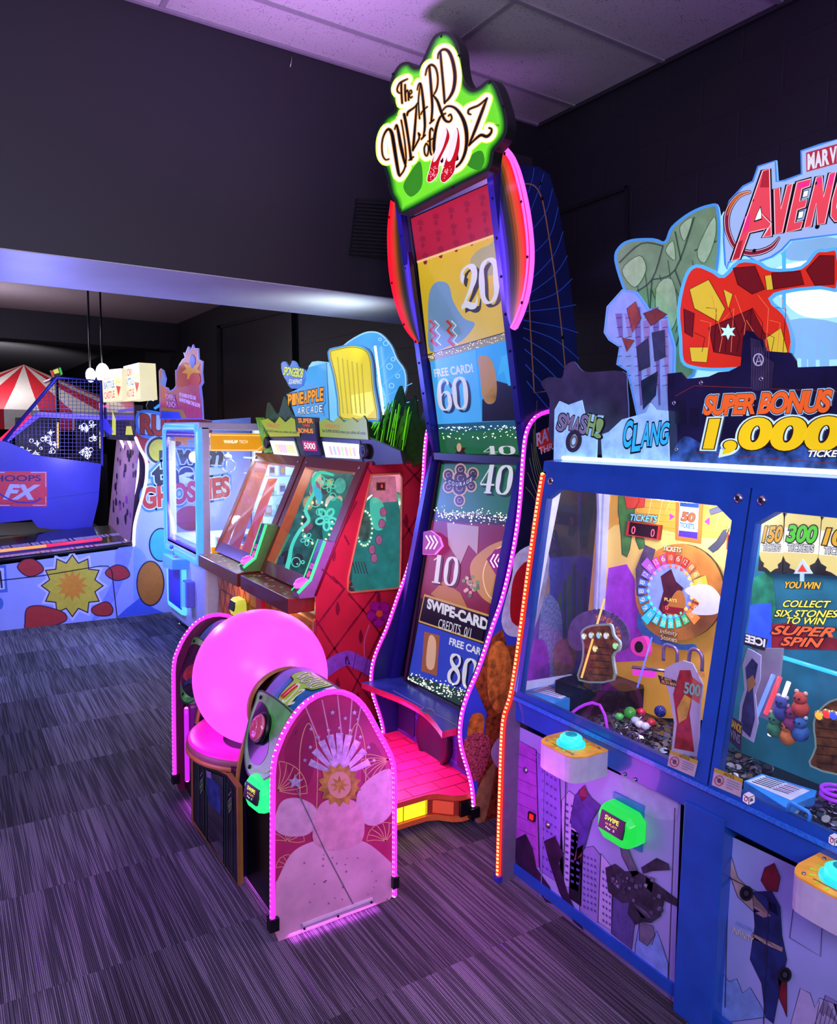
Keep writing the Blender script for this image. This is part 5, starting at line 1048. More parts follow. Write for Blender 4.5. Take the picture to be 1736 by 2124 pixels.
# playfield: shelf, dark mirror platform, bed of tokens
bx = MB(); bx.box(1.70, 2.01, YR, YA - 0.025, 0.598, 0.612, M('#33333c', 0.2, 0.8)); bx.build('playfield', AV)
FLZ = 0.612
ptf = MB(); zq = PZ(0.70); pq = [(1152, 1411), (1206, 1388), (1330, 1406), (1336, 1428), (1300, 1434), (1208, 1430)]
ptf.slab([zq.at(*p) for p in pq], (0, 0, -0.088), M('#101018', 0.08, 0.6)); ptf.build('mirror_platform', AV)
bc_ = M('#3a9cf0', 0.3, noise=0.1, coat=0.5)
def bluebox(q, z, h): b_ = MB(); P_ = PZ(z); b_.slab([P_.at(*p) for p in q], (0, 0, -h), bc_); return b_, P_
b_, P_ = bluebox([(1075, 1434), (1128, 1408), (1204, 1424), (1206, 1440), (1146, 1460)], 0.655, 0.045)
b_.art(P_, [(1104, 1432), (1135, 1421), (1192, 1436), (1164, 1450)], M('#dfe6f4', 0.4), 1)
for j in range(5): b_.stroke(P_, [lerp((1112, 1432), (1163, 1446), .02), lerp((1112, 1432), (1163, 1446), .9)] if j == 0 else [(1112 + j * 6, 1432 - j * 2.4), (1160 + j * 6, 1445 - j * 2.4)], 1.2, M('#4a6a9a', 0.4) if j % 2 else M('#c04a9a', 0.4), 2)
b_.text(P_, 'PRIZE CARDS', (1138, 1426), (1186, 1438), (1142, 1422), M('#8a8a20', 0.4), 2, 0.02); b_.build('card_tray', AV)
b_, P_ = bluebox([(1543, 1620), (1580, 1605), (1694, 1640), (1690, 1652), (1630, 1676)], 0.655, 0.045)
b_.art(P_, [(1548, 1620), (1582, 1608), (1680, 1640), (1640, 1660)], M('#dfe6f4', 0.4), 1)
for j in range(6):
    b_.stroke(P_, [(1560 + j * 5.5, 1621 - j * 2), (1600 + j * 5.5, 1634 - j * 2)], 1.3, M('#20202a', 0.4), 2); b_.stroke(P_, [(1604 + j * 5.5, 1636 - j * 2), (1636 + j * 5.5, 1646 - j * 2)], 1.3, M('#c04a9a', 0.4) if j % 2 else M('#20202a', 0.4), 2)
b_.build('card_tray', AV)
# ---- inside, right bay
XC = PX(2.0); rb = MB()
rb.cut(XC, [(1590, 1035), (1800, 1060), (1800, 1700), (1480, 1600)], 0.01, M('#1f6a80', 0.4, noise=0.6, scale=7, em=0.25), BLK)
rb.art(XC, [(1560, 1200), (1600, 1180), (1610, 1260), (1590, 1330), (1560, 1330)], M('#1f7a5a', 0.4, noise=0.5, em=0.2), 1); rb.art(XC, [(1565, 1300), (1640, 1290), (1680, 1320), (1800, 1330), (1800, 1350), (1560, 1345)], M('#8a1c28', 0.4, noise=0.4, em=0.2), 1.4)
rb.art(XC, [(1556, 1255), (1600, 1250), (1600, 1345), (1548, 1335)], M('#2a50e0', 0.4, noise=0.3, em=0.7), 1.8)
yel2 = M('#f0e04a', 0.4, em=0.5)
for t_, y_, x0_, x1_ in (('COLLECT', 1259, 1623, 1722), ('SIX STONES', 1279, 1606, 1738), ('TO WIN', 1294, 1630, 1712)): rb.otext(XC, t_, (x0_, y_), (x1_, y_ + 2), (x0_ + 2, y_ - 14), yel2, BLK, 3, 0.02, 0.07, 0.25)
ore = M('#e8602a', 0.4, em=0.5)
rb.otext(XC, 'SUPER', (1598, 1316), (1728, 1322), (1604, 1297), ore, BLK, 5, 0.03, 0.08, 0.25); rb.otext(XC, 'SPIN', (1618, 1339), (1705, 1344), (1622, 1320), ore, BLK, 5, 0.03, 0.08, 0.25)
rb.otext(XC, 'YOU WIN', (1625, 1220), (1700, 1222), (1628, 1206), M('#e8a82a', 0.4, em=0.5), BLK, 3, 0.03, 0.08, 0.1)
rb.build('back_board', AV)
# three ticket drums
for (q, num, c_) in (([(1584, 1044), (1626, 1036), (1624, 1190), (1572, 1184)], '150', '#d8a02a'), ([(1630, 1036), (1706, 1040), (1694, 1192), (1622, 1188)], '300', '#58c83a'), ([(1708, 1044), (1790, 1050), (1780, 1200), (1694, 1192)], '100', '#e0a82a')):
    m = MB(); pl_ = PX(1.975); m.cut(pl_, q, 0.03, E('#f2dc8a', 0.75), BLK); a, b_2, c2, d2 = q
    m.art(pl_, [lerp(a, d2, .38), lerp(b_2, c2, .38), lerp(b_2, c2, .72), lerp(a, d2, .72)], E('#f0ead8', 0.95), 1)
    for (u0, v0, s_x) in ((0, 0, 1), (1, 0, -1), (0, 1, 1), (1, 1, -1)):
        def qq(u, v): return lerp(lerp(a, b_2, u), lerp(d2, c2, u), v)
        vv = (lambda t: t) if v0 == 0 else (lambda t: 1 - t)
        m.art(pl_, [qq(u0, vv(0)), qq(u0 + s_x * .5, vv(0)), qq(u0 + s_x * .34, vv(.05)), qq(u0 + s_x * .2, vv(.07)), qq(u0 + s_x * .22, vv(.12)), qq(u0 + s_x * .08, vv(.16)), qq(u0, vv(.24))], M('#14120c', 0.5), 2)
    y_ = .60
    m.otext(pl_, num, lerp(lerp(a, b_2, .06), lerp(d2, c2, .06), y_ - .02), lerp(lerp(a, b_2, .92), lerp(d2, c2, .92), y_ - .02), lerp(lerp(a, b_2, .08), lerp(d2, c2, .08), y_ - .26), E(c_, 0.9), BLK, 3, 0.04, 0.09, 0.15)
    m.otext(pl_, 'TICKETS', lerp(lerp(a, b_2, .12), lerp(d2, c2, .12), y_ + .1), lerp(lerp(a, b_2, .86), lerp(d2, c2, .86), y_ + .1), lerp(lerp(a, b_2, .12), lerp(d2, c2, .12), y_), E('#d8d8e0', 0.8), BLK, 3, 0.03, 0.09, 0.1)
    m.build('ticket_drum', AV)
m = MB(); pl_ = PX(1.95); m.cut(pl_, [(1664, 1160), (1684, 1190), (1646, 1190)], 0.006, M('#b8c8e0', 0.3, em=0.3)); m.art(pl_, [(1664, 1170), (1674, 1186), (1654, 1186)], E('#f0402a', 1.0), 1); m.art(pl_, [(1659, 1190), (1668, 1190), (1668, 1206), (1659, 1206)], M('#a8c8f0', 0.3, em=0.3), 1); m.build('pointer', AV)
pr = MB(); pr.cut(PX(1.90), [(1572, 1345), (1622, 1345), (1606, 1500), (1560, 1480)], 0.01, M('#9a98a8', 0.35)); pr.build('divider', AV)
for (a, b_2, c_, r_) in (((1563, 1500), (1604, 1400), '#5a7aff', .006), ((1588, 1480), (1618, 1405), '#ff3a4a', .006), ((1596, 1525), (1636, 1415), '#ffd8ff', .006)):
    MB().tube([PX(1.86).at(*a), PX(1.86).at(*b_2)], r_, E(c_, 1.8), 8).build('light_tube', AV)
MB().tube([XC.at(1618, 1362, .05), XC.at(1760, 1405, .05)], 0.006, E('#30b0ff', 1.6), 8).build('light_tube', AV)
MB().tube([PX(1.80).at(1206, 1406), PX(1.88).at(1254, 1242)], 0.004, E('#ffb860', 1.2), 6).build('light_tube', AV); MB().tube([PX(1.80).at(1322, 1426), PX(1.88).at(1352, 1322)], 0.003, E('#6a70ff', 1.2), 6).build('light_tube', AV)
for q in ([(1376, 1370), (1378, 1340), (1392, 1340), (1404, 1350), (1404, 1380)], [(1428, 1380), (1432, 1350), (1446, 1348), (1456, 1362), (1456, 1392)]):
    MB().tube([PX(1.9).at(*p) for p in sm(q, 4)], 0.006, M('#a88ab0', 0.3, 0.6), 6).build('chute_hoop', AV)
m = MB(); m.tube([PX(1.84).at(1312, 1384), PX(1.84).at(1382, 1392)], .005, STEEL, 8); m.slab([PX(1.85).at(*p) for p in ((1312, 1386), (1358, 1392), (1356, 1406), (1312, 1400))], (.01, 0, 0), E('#e03ad0', 1.0)); m.build('pusher_bar', AV)
# ---- button consoles
def console(cx_, cy_):
    Pz = PZ(0.632); c = Pz.at(cx_, cy_); yy = c.y; m = MB()
    xs0, xs1 = 1.495, 1.628; hw = 0.085
    o = [(xs1, yy - hw), (xs0 + .05, yy - hw), (xs0 + .015, yy - hw + .012), (xs0, yy - hw + .04), (xs0, yy + hw - .04), (xs0 + .015, yy + hw - .012), (xs0 + .05, yy + hw), (xs1, yy + hw)]
    o2 = [o[0]] + sm(o[1:7], 3) + [o[7]]
    m.slab([(x, y, 0.628) for x, y in o2], (0, 0, -0.075), M('#d8cfe4', 0.35)); r = m.build('button_console', AV)
    class T:
        def at(s, x, y, off=0): return Vector((x, y, 0.6285 + off))
    t = MB(); t.slab([(x, y, 0.633) for x, y in o2], (0, 0, -0.004), M('#f09a2a', 0.35, noise=0.5, scale=18, em=0.25)); 
    t.stroke(T(), [(xs0 + .02, yy - hw + .03), (xs0 + .02, yy + hw - .05)], .004, M('#c0502a', 0.4), 8)
    for i in range(14):
        a = i * 2 * math.pi / 14; t.stroke(T(), [(1.56 + .048 * math.cos(a), yy + .048 * math.sin(a)), (1.56 + .062 * math.cos(a), yy + .062 * math.sin(a))], .006, M('#b8e020', 0.4, em=0.2), 8)
    screws(t, Pl((0, 0, .633), (0, 0, 1)), [], .004)
    for x_, y_ in ((xs0 + .02, yy - hw + .03), (xs0 + .02, yy + hw - .03), (1.61, yy - hw + .02), (1.61, yy + hw - .02)): t.lathe((x_, y_, .633), [(.005, 0), (.004, .003)], STEEL, 8)
    t.build('control_plate', r)
    b = MB(); b.lathe((1.56, yy, .633), [(.043, 0), (.043, .008), (.036, .013)], E('#28e8f0', 0.9), 28); b.lathe((1.56, yy, .640), [(.034, 0), (.033, .018), (.024, .024), (0, .025)], E('#40f0e8', 1.0), 28)
    b.lathe((1.56, yy, .6645), [(.018, 0), (.018, .001), (0, .001)], E('#18a0c0', 0.6), 20); b.build('push_button', r)
console(1172, 1548); console(1745, 1828)
# reader plate and reader
m = MB(); m.cut(PX(1.645), [(1272, 1642), (1335, 1672), (1330, 1768), (1268, 1738)], 0.006, M('#2f7fc8', 0.35)); m.build('reader_plate', AV)
rc = PX(1.64).at(1300, 1706); reader(AV, (1.640, rc.y, rc.z), (-1, 0, 0), 'SWIPE', '#22e850', 0.92, 0.85)
# violet rope light bent in a hoop inside the glass
P_ = PX(1.70); hp_ = sm([(1160, 1540), (1168, 1510), (1185, 1480), (1212, 1462), (1238, 1458), (1252, 1475), (1258, 1500), (1262, 1530)], 5)
MB().led([P_.at(*p) for p in hp_], 0.0045, E('#a028d0', 1.2), E('#f080ff', 2.6), 0.012).build('led_hoop', AV)
wr = MB(); wr.tube([PX(1.655).at(*p) for p in sm([(1697, 1698), (1706, 1664), (1720, 1668), (1676 + 45, 1682)], 1)], 0.004, bc_, 6)
wr = MB(); wr.tube([PX(1.64).at(*p) for p in [(1628, 1698), (1638, 1667), (1642, 1666), (1676, 1684), (1680, 1690), (1673, 1716)]], 0.005, bc_, 8); wr.build('wire_guard', AV)
wr = MB(); wr.tube([PX(1.66).at(*p) for p in [(1306, 1530), (1308, 1519), (1312, 1518), (1325, 1524), (1325, 1545)]], 0.003, STEEL, 8); wr.build('wire_guard', AV)
# ---- topper: front skirt with the bonus lettering, lit back panel, painted cut-outs
XT = PX(1.83); tp = MB()
skirt = [(1388, 962), (1384, 775), (1412, 772), (1424, 786), (1470, 781), (1490, 772), (1512, 770), (1536, 758), (1541, 700), (1548, 685), (1562, 688), (1572, 700), (1582, 704), (1588, 728), (1640, 732), (1650, 748), (1652, 762), (1760, 758), (1760, 990), (1700, 984)]
tp.cut(XT, skirt, 0.006, M('#221f48', 0.2, noise=0.4, scale=8, coat=0.6), BLK)
for x_, y_, w_, h_ in [(1400, 830, 22, 50), (1430, 845, 18, 40), (1475, 820, 24, 36), (1508, 836, 18, 30), (1600, 800, 26, 40), (1640, 790, 24, 30), (1680, 800, 30, 30)]: tp.art(XT, [(x_, y_), (x_ + w_, y_ + 2), (x_ + w_, y_ + h_), (x_, y_ + h_ - 2)], M('#1a1838', 0.4), 1)
tp.art(XT, [(1556, 700), (1576, 706), (1586, 740), (1606, 752), (1600, 812), (1560, 810)], M('#3a3550', 0.4, noise=0.3), 1.5)
for x_ in range(8): tp.stroke(XT, [(1560 + x_ * 5, 720), (1558 + x_ * 5, 806)], 1, M('#6a6480', 0.4), 2)
tp.art(XT, sm([(1390, 950), (1420, 905), (1470, 925), (1540, 915), (1600, 930), (1736, 920), (1760, 985), (1400, 962)], 4, True), M('#3f6aa8', 0.3, noise=0.8, scale=30), 1)
tp.stroke(XT, [(1400, 822), (1440, 800), (1736, 812)], 1.6, M('#a03a2a', 0.4), 1.4); tp.stroke(XT, [(1440, 938), (1740, 962)], 1.4, M('#a0402a', 0.4), 1.8)
tp.stroke(XT, circ(1573, 746, 10, 12), 2.4, M('#d8d8e8', 0.4, em=0.2), 3, True); tp.stroke(XT, [(1567, 758), (1574, 736), (1580, 758)], 2.2, M('#d8d8e8', 0.4, em=0.2), 3); tp.stroke(XT, [(1570, 750), (1580, 749)], 1.6, M('#d8d8e8', 0.4, em=0.2), 3)
tp.otext(XT, 'SUPER BONUS', (1458, 862), (1722, 856), (1462, 820), E('#f06428', 0.9), E('#4a1410', 0.2), 4, 0.045, 0.07, 0.14, 0.92, E('#a8d0ff', 0.9), 0.10)
tp.otext(XT, '1,000', (1456, 942), (1742, 950), (1466, 868), E('#f0c818', 0.95), E('#5a3008', 0.2), 4, 0.05, 0.072, 0.06, 1.03, E('#c8e8ff', 1.0), 0.105)
tp.otext(XT, 'TICKETS', (1674, 948), (1760, 948), (1677, 934), E('#f0f0ff', 1.0), BLK, 9, 0.03, 0.07, 0.15)
screws(tp, XT, [(1455, 794), (1399, 836), (1404, 932), (1580, 786)], 0.007, STEEL); tp.build('bonus_sign', AV)
def cutout(name, pl_, outline, face, lk=1, th=0.006, rim='#4a9cf0', r_=6):
    m = MB(); m.cut(pl_, outline, th, E(rim, 0.75), M('#9ac8ff', 0.2, em=0.5)); m.art(pl_, inset(outline, r_), face, lk); return m
word = M('#8ab8ee', 0.35, noise=0.55, scale=26, em=0.75)
m = MB(); XL = PX(1.80); m.cut(XL, [(1148, 962), (1150, 850), (1160, 832), (1178, 840), (1206, 830), (1212, 858), (1250, 862), (1238, 900), (1236, 968)], 0.005, word, M('#a8d8ff', 0.2, em=0.6))
for i, ch in enumerate('SMASH!'): x, y = 1153 + i * 15.5, 892 + (0, -4, 6, 6, 8, 14)[i]; h = (36, 30, 34, 40, 42, 40)[i]; m.otext(XL, ch, (x, y), (x + 15, y + 5), (x + 8, y - h), M('#8a84a0' if i < 4 else '#8ac06a', 0.4, em=0.25), BLK, 2, 0.03, 0.08, 0.0)
m.stroke(XL, circ(1190, 915, 12, 19, rot=12), 9, M('#4a4450', 0.4, 0.4), 6, True); m.stroke(XL, circ(1190, 915, 6, 10, rot=12), 4, M('#a89a6a', 0.4, 0.4), 6.5, True); m.build('comic_word_panel', AV)
m = MB(); m.cut(XL.move(-.01), [(1250, 968), (1246, 902), (1262, 896), (1290, 870), (1340, 856), (1348, 836), (1360, 850), (1384, 852), (1388, 980)], 0.005, word, M('#a8d8ff', 0.2, em=0.6))
for i, ch in enumerate('CLANG'): x, y = 1290 + i * 19, 930 + (0, 8, -2, -4, -6)[i]; h = (56, 56, 50, 48, 46)[i]; m.otext(XL.move(-.01), ch, (x, y), (x + 18, y - 3), (x + 6, y - h), M('#30b8e8', 0.4, em=0.55), BLK, 2, 0.03, 0.08, 0.0)
m.build('comic_word_panel', AV)
# plain painted shapes standing where printed heroes were
XU = PX(2.02)
skyl = E('#a8e0ff', 1.0); m = MB()
m.cut(XU, [(1420, 800), (1440, 560), (1500, 440), (1560, 400), (1660, 420), (1760, 420), (1760, 790)], 0.03, skyl, M('#80c0ff', 0.2, em=0.4))
for q, c_, s_ in (([(1600, 560), (1760, 540), (1760, 640), (1700, 660), (1640, 640)], '#e8f8ff', 1.3), ([(1600, 690), (1660, 660), (1760, 680), (1760, 740), (1640, 740)], '#8ab8e8', 0.9), ([(1610, 500), (1680, 490), (1760, 500), (1760, 530), (1640, 540)], '#90b8e0', 0.85)): m.art(XU, sm(q, 4, True), E(c_, s_), 1)
for x_, w_, t_ in ((1618, 18, 702), (1640, 14, 712), (1662, 12, 690), (1676, 16, 705), (1700, 20, 715)): m.art(XU, [(x_, t_), (x_ + w_, t_), (x_ + w_, 770), (x_, 770)], E('#8ac0ec', 0.85), 2)
m.art(XU, [(1622, 480), (1630, 480), (1630, 700), (1622, 700)], E('#50b0f8', 1.0), 2); m.build('lit_sky_panel', AV)
grn = M('#6f9c64', 0.45, noise=0.25, scale=22, em=0.32); grn2 = M('#2f5a34', 0.5, noise=0.2, em=0.1); grn3 = M('#93bd84', 0.5, noise=0.2, em=0.4)
m = cutout('g', PX(1.97), sm([(1274, 540), (1284, 510), (1310, 496), (1355, 494), (1378, 500), (1392, 470), (1430, 440), (1470, 424), (1490, 430), (1494, 500), (1484, 580), (1450, 640), (1440, 780), (1330, 780), (1320, 650), (1296, 610)], 4, True), grn)
PGp = PX(1.97)
for q in ([(1284, 545), (1330, 505), (1375, 510)], [(1375, 510), (1352, 580), (1310, 610)], [(1352, 580), (1400, 560), (1440, 450)], [(1400, 560), (1420, 640), (1390, 760)], [(1440, 520), (1486, 500)], [(1420, 640), (1470, 590)], [(1352, 580), (1344, 700)], [(1400, 480), (1412, 540)]): m.stroke(PGp, sm(q, 4), 2.8, grn2, 3)
for i in range(9): m.stroke(PGp, sm([(1300 + i * 17, 600 - (i % 3) * 30), (1312 + i * 17, 640), (1305 + i * 16, 690)], 4), 1.6, grn2, 3)
for q in ([(1290, 560), (1326, 530), (1340, 560), (1316, 596)], [(1446, 520), (1480, 450), (1484, 490), (1462, 545)], [(1360, 600), (1394, 580), (1404, 660), (1370, 700)], [(1380, 520), (1396, 500), (1400, 540)], [(1430, 650), (1462, 610), (1440, 720)], [(1410, 470), (1436, 452), (1420, 500)]): m.art(PGp, sm(q, 4, True), grn3, 3.4); m.stroke(PGp, sm(q, 4, True), 1.2, grn2, 3.8, True)
m.build('green_rock_cutout', AV)
m = MB(); PV = PX(1.93)
ol = [(1252, 690), (1258, 636), (1290, 600), (1320, 604), (1345, 640), (1380, 650), (1400, 720), (1396, 860), (1320, 862), (1300, 770), (1278, 756), (1284, 720), (1262, 706)]
m.cut(PV, ol, 0.006, M('#7f9ad8', 0.4, noise=0.2, em=0.55), M('#60a8ff', 0.2, em=0.6)); m.stroke(PV, inset(ol, 3), 3, M('#4a9cf0', 0.3, em=0.5), 1, True)
for i in range(6):
    x_ = 1276 + i * 19; m.art(PV, [(x_, 640 + (i % 2) * 26), (x_ + 14, 636 + (i % 2) * 26), (x_ + 18, 840), (x_ + 14, 842)] if i > 1 else [(x_, 650), (x_ + 14, 650), (x_ + 16, 700), (x_ + 8, 700)], bld2 if i % 2 else bld, 2)
    for j in range(8): m.stroke(PV, [(x_ + 3, 660 + j * 20), (x_ + 14, 658 + j * 20)], 1, ln, 3)
for q, c_ in (([(1300, 640), (1318, 625), (1330, 660), (1312, 690)], '#a8482a'), ([(1334, 650), (1362, 640), (1384, 652), (1350, 676)], '#8a3a22'), ([(1290, 700), (1316, 706), (1300, 730)], '#a8482a'), ([(1320, 720), (1344, 700), (1348, 760), (1326, 770)], '#2c3854'), ([(1352, 690), (1378, 684), (1380, 740), (1358, 750)], '#38466a'), ([(1330, 790), (1364, 770), (1360, 820), (1334, 850)], '#2c3854')): shard(m, PV, q, M(c_, 0.4, noise=0.5, scale=20, em=0.12), 4)
m.build('city_cutout', AV)
redh = E('#e8301e', 0.75); redd = E('#8a1820', 0.5); gld = E('#e8c83a', 0.8); m = MB(); PI = PX(1.90)
ol = sm([(1408, 700), (1404, 640), (1420, 570), (1445, 548), (1480, 560), (1500, 570), (1530, 540), (1570, 540), (1600, 556), (1660, 552), (1690, 520), (1712, 516), (1740, 520), (1740, 600), (1700, 600), (1640, 606), (1600, 620), (1630, 650), (1646, 700), (1640, 745), (1600, 760), (1500, 770), (1440, 766), (1412, 750)], 3, True)
m.cut(PI, ol, 0.006, E('#50a8ff', 1.1), M('#60a8ff', 0.2, em=0.6)); m.art(PI, inset(ol, 7), redh, 1)
for q, mm in (([(1430, 600), (1470, 580), (1504, 640), (1490, 668), (1440, 640)], gld), ([(1418, 640), (1440, 650), (1436, 700), (1420, 690)], redd), ([(1520, 556), (1566, 552), (1586, 600), (1560, 610), (1530, 590)], redd), ([(1500, 600), (1520, 610), (1510, 640)], gld), ([(1470, 680), (1560, 640), (1590, 700), (1540, 740), (1480, 730)], redd),
              ([(1600, 566), (1660, 562), (1668, 590), (1604, 600)], redd), ([(1590, 700), (1620, 680), (1634, 730), (1600, 748)], gld), ([(1672, 560), (1700, 530), (1730, 530), (1730, 590), (1690, 592)], redd), ([(1430, 720), (1470, 720), (1466, 752), (1434, 750)], gld), ([(1586, 572), (1600, 570), (1604, 600), (1590, 602)], gld)):
    m.art(PI, q, mm, 2); m.stroke(PI, q, 1.4, E('#3a0810', 0.3), 3, True)
for i in range(16): x_ = 1440 + i * 12; m.stroke(PI, [(x_, 690 - (i % 4) * 26), (x_ + 22, 700 - (i % 3) * 30), (x_ + 16, 730)], 1.2, E('#ff8a60', 0.7) if i % 2 else E('#3a0810', 0.3), 3.5)
m.art(PI, star(1510, 688, 17, 8, 6), E('#a0d8ff', 1.6), 4)
m.build('red_shard_cutout', AV)
# red title with its ringed letter, and the maker's box above
XA = PX(1.93); ti = MB()
ol = [(1486, 508), (1500, 556), (1520, 540), (1545, 524), (1570, 532), (1640, 480), (1760, 456), (1760, 280), (1700, 290), (1661, 311), (1661, 366), (1612, 376), (1609, 333), (1572, 342), (1554, 384), (1520, 405), (1503, 440), (1499, 480), (1506, 520)]
ol = [(1502, 548), (1499, 500), (1499, 450), (1512, 415), (1540, 385), (1560, 375), (1571, 344), (1609, 332), (1612, 376), (1628, 372), (1661, 360), (1660, 312), (1700, 298), (1760, 282), (1760, 484), (1640, 500), (1622, 520), (1600, 535), (1570, 545), (1545, 530), (1512, 546), (1508, 560)]
ti.cut(XA, ol, 0.008, E('#4a90f0', 0.8), M('#80c8ff', 0.2, em=0.6)); ti.art(XA, inset(ol, 4), E('#a8c4f8', 0.85), 1)
def zt2(P): return [(1500 + x / 7.356, 280 + y / 7.356) for x, y in P]
k_red = [E('#c02838', 0.75), E('#e8485a', 0.95), E('#f0308a', 0.9)]; wl_ = E('#ffd8e8', 1.1); bk_ = E('#1a0614', 0.15)
ringp = zt2([(400, 870), (250, 920), (130, 1050), (60, 1220), (60, 1420), (110, 1580), (180, 1700), (330, 1790), (480, 1800), (640, 1760), (760, 1690), (850, 1570)])
ink(ti, XA, ringp, [8, 11, 13, 14, 13, 12, 12, 14, 14, 13, 11, 6], bk_, 2, 5); ink(ti, XA, ringp, [5, 8, 9.5, 10, 9.5, 9, 9, 10, 10, 9, 7, 3], wl_, 3, 5); ink(ti, XA, ringp, [3, 6, 7.5, 8, 7.5, 7, 7, 8, 8, 7, 5, 2], E('#9a2440', 0.6), 4, 5)
ink(ti, XA, ringp[:4], [2, 4, 4, 2], E('#e0782a', 0.8), 4.4, 5)
L_ = {'A': [(600, 545), (705, 515), (730, 1350), (735, 1540), (600, 1560), (680, 1420), (600, 1440), (395, 1490), (250, 1890), (125, 1925)],
      'V': [(775, 830), (860, 805), (880, 1130), (975, 770), (1060, 740), (900, 1490), (790, 1515)], 'E': [(1125, 720), (1340, 665), (1320, 780), (1200, 820), (1165, 1010), (1280, 980), (1250, 1100), (1130, 1140), (1090, 1340), (1215, 1310), (1180, 1430), (950, 1490)],
      'N': [(1420, 645), (1510, 625), (1530, 950), (1620, 590), (1720, 560), (1550, 1350), (1440, 1370), (1420, 1040), (1340, 1390), (1230, 1420)], 'G': [(1790, 540), (1900, 560), (1880, 700), (1800, 700), (1730, 1100), (1760, 1180), (1820, 1160), (1840, 1000), (1900, 990), (1880, 1300), (1700, 1320), (1640, 1240), (1660, 1000)]}
for ch, P in L_.items():
    q = zt2(P); ti.art(XA, inset(q, -4.2), bk_, 5); 
for ch, P in L_.items():
    q = zt2(P); ti.art(XA, q, k_red[1], 6.5); ti.stroke(XA, q, 1.5, wl_, 7.4, True)
ti.art(XA, zt2([(610, 560), (695, 535), (700, 800), (560, 800)]), k_red[0], 7); ti.art(XA, zt2([(200, 1650), (300, 1600), (245, 1870), (140, 1905)]), k_red[0], 7); ti.art(XA, zt2([(330, 1250), (420, 1200), (380, 1450), (300, 1500)]), k_red[2], 7)
for q in ([(1140, 735), (1320, 690), (1310, 770), (1150, 830)], [(1430, 660), (1500, 640), (1505, 740), (1420, 770)], [(1630, 610), (1700, 590), (1660, 760), (1600, 770)]): ti.art(XA, zt2(q), k_red[2], 7)
for q in ([(570, 1080), (590, 1180), (590, 1290), (465, 1330), (520, 1180)], [(1225, 850), (1310, 830), (1290, 940), (1200, 965)], [(1150, 1165), (1240, 1145), (1215, 1270), (1130, 1290)]): ti.art(XA, zt2(q), bk_, 7.6); c_ = (sum(p[0] for p in q) / len(q), sum(p[1] for p in q) / len(q)); ti.art(XA, zt2([lerp(p, c_, .22) for p in q]), E('#e0f4ff', 1.2), 8)
ti.stroke(XA, zt2([(590, 1210), (735, 1355), (600, 1560)]), 1.6, wl_, 8); ti.stroke(XA, zt2([(610, 1215), (745, 1340)]), 1.2, bk_, 8.2)
ti.art(XA, zt2([(1265, 270), (1900, 90), (1900, 390), (1270, 565)]), E('#b83048', 0.8), 6)
for i, ch in enumerate('MARVEL'): ti.text(XA, ch, zt2([(1285 + i * 112, 540 - i * 31)])[0], zt2([(1395 + i * 112, 510 - i * 31)])[0], zt2([(1285 + i * 112, 290 - i * 31)])[0], E('#d8d8e8', 1.0), 7, 0.05)
screws(ti, XA, zt2([(1428, 740), (465, 1000), (480, 1770), (1440, 1400)]), 0.006, SCR)
ti.build('title_sign', AV)
MB().led([Vector((1.79, 1.90, 1.476)), Vector((1.79, 0.6, 1.476))], 0.0065, E('#d8f4ff', 1.8), E('#ffffff', 3.5), 0.016).build('led_strip', AV)
m = MB(); pl_ = PX(1.86); m.cut(pl_, sm([(1122, 796), (1140, 782), (1165, 784), (1172, 760), (1190, 750), (1206, 768), (1226, 772), (1290, 770), (1300, 800), (1290, 930), (1150, 930), (1140, 830)], 3, True), 0.005, M('#3a3450', 0.35, noise=0.5, scale=14, em=0.05), M('#6a8ac0', 0.3, em=0.15)); m.build('cutout_sign', AV)
# ---- loose things inside: each a thing of its own
tk = M('#8a8a92', 0.22, 0.95); tk2 = M('#4a4a52', 0.25, 0.9)
def token_bed(x0, x1, ya, yb, n, label):
    m = MB()
    for i in range(n):
        x = random.uniform(x0, x1); y = random.uniform(ya, yb); z = FLZ + 0.003 + random.random() ** 1.5 * 0.022
        ax = Vector((random.gauss(0, .35), random.gauss(0, .35), 1)).normalized(); N_ = ax.orthogonal().normalized(); B_ = ax.cross(N_); c = Vector((x, y, z)); r_ = 0.0115
        V = [c + (N_ * math.cos(j * math.pi / 4) + B_ * math.sin(j * math.pi / 4)) * r_ for j in range(8)] + [c + ax * 0.0018 + (N_ * math.cos(j * math.pi / 4) + B_ * math.sin(j * math.pi / 4)) * r_ * .96 for j in range(8)]
        m.add(V, [tuple(range(8, 16))] + [(j, (j + 1) % 8, 8 + (j + 1) % 8, 8 + j) for j in range(8)], tk if random.random() < .6 else tk2)
    tag(m.build('tokens'), label, 'tokens', None, 'stuff')
token_bed(1.72, 1.95, 1.17, 1.70, 1700, 'silver and dark tokens heaped on the playfield behind the left window')
token_bed(1.72, 1.95, 0.62, 1.02, 800, 'silver tokens heaped on the playfield behind the right window')
def prize(name, x, y, z_, fn, label, cat, grp=None):
    p = PZ(z_).at(x, y); m = MB(); fn(m, p); return tag(m.build(name), label, cat, grp)
ZT = FLZ + 0.024
def gem(c, r=0.016):
    def f_(m, p): m.lathe((p.x, p.y, ZT - .004), [(0.001, 0), (r * .8, r * .5), (r, r), (r * .55, r * 1.5), (0.0, r * 1.55)], c, 8)
    return f_
def marble(c, r=0.02):
    def f_(m, p): m.ball((p.x, p.y, ZT + r - .004), r, c, 16)
    return f_
prize('glass_ball', 1306, 1488, ZT, marble(M('#3ab83a', 0.08, coat=1.0, em=0.1)), 'shiny green ball among the tokens in the left window', 'ball')
prize('glass_ball', 1369, 1485, ZT, marble(M('#2038a0', 0.1, coat=1.0)), 'dark blue ball among the tokens in the left window', 'ball')
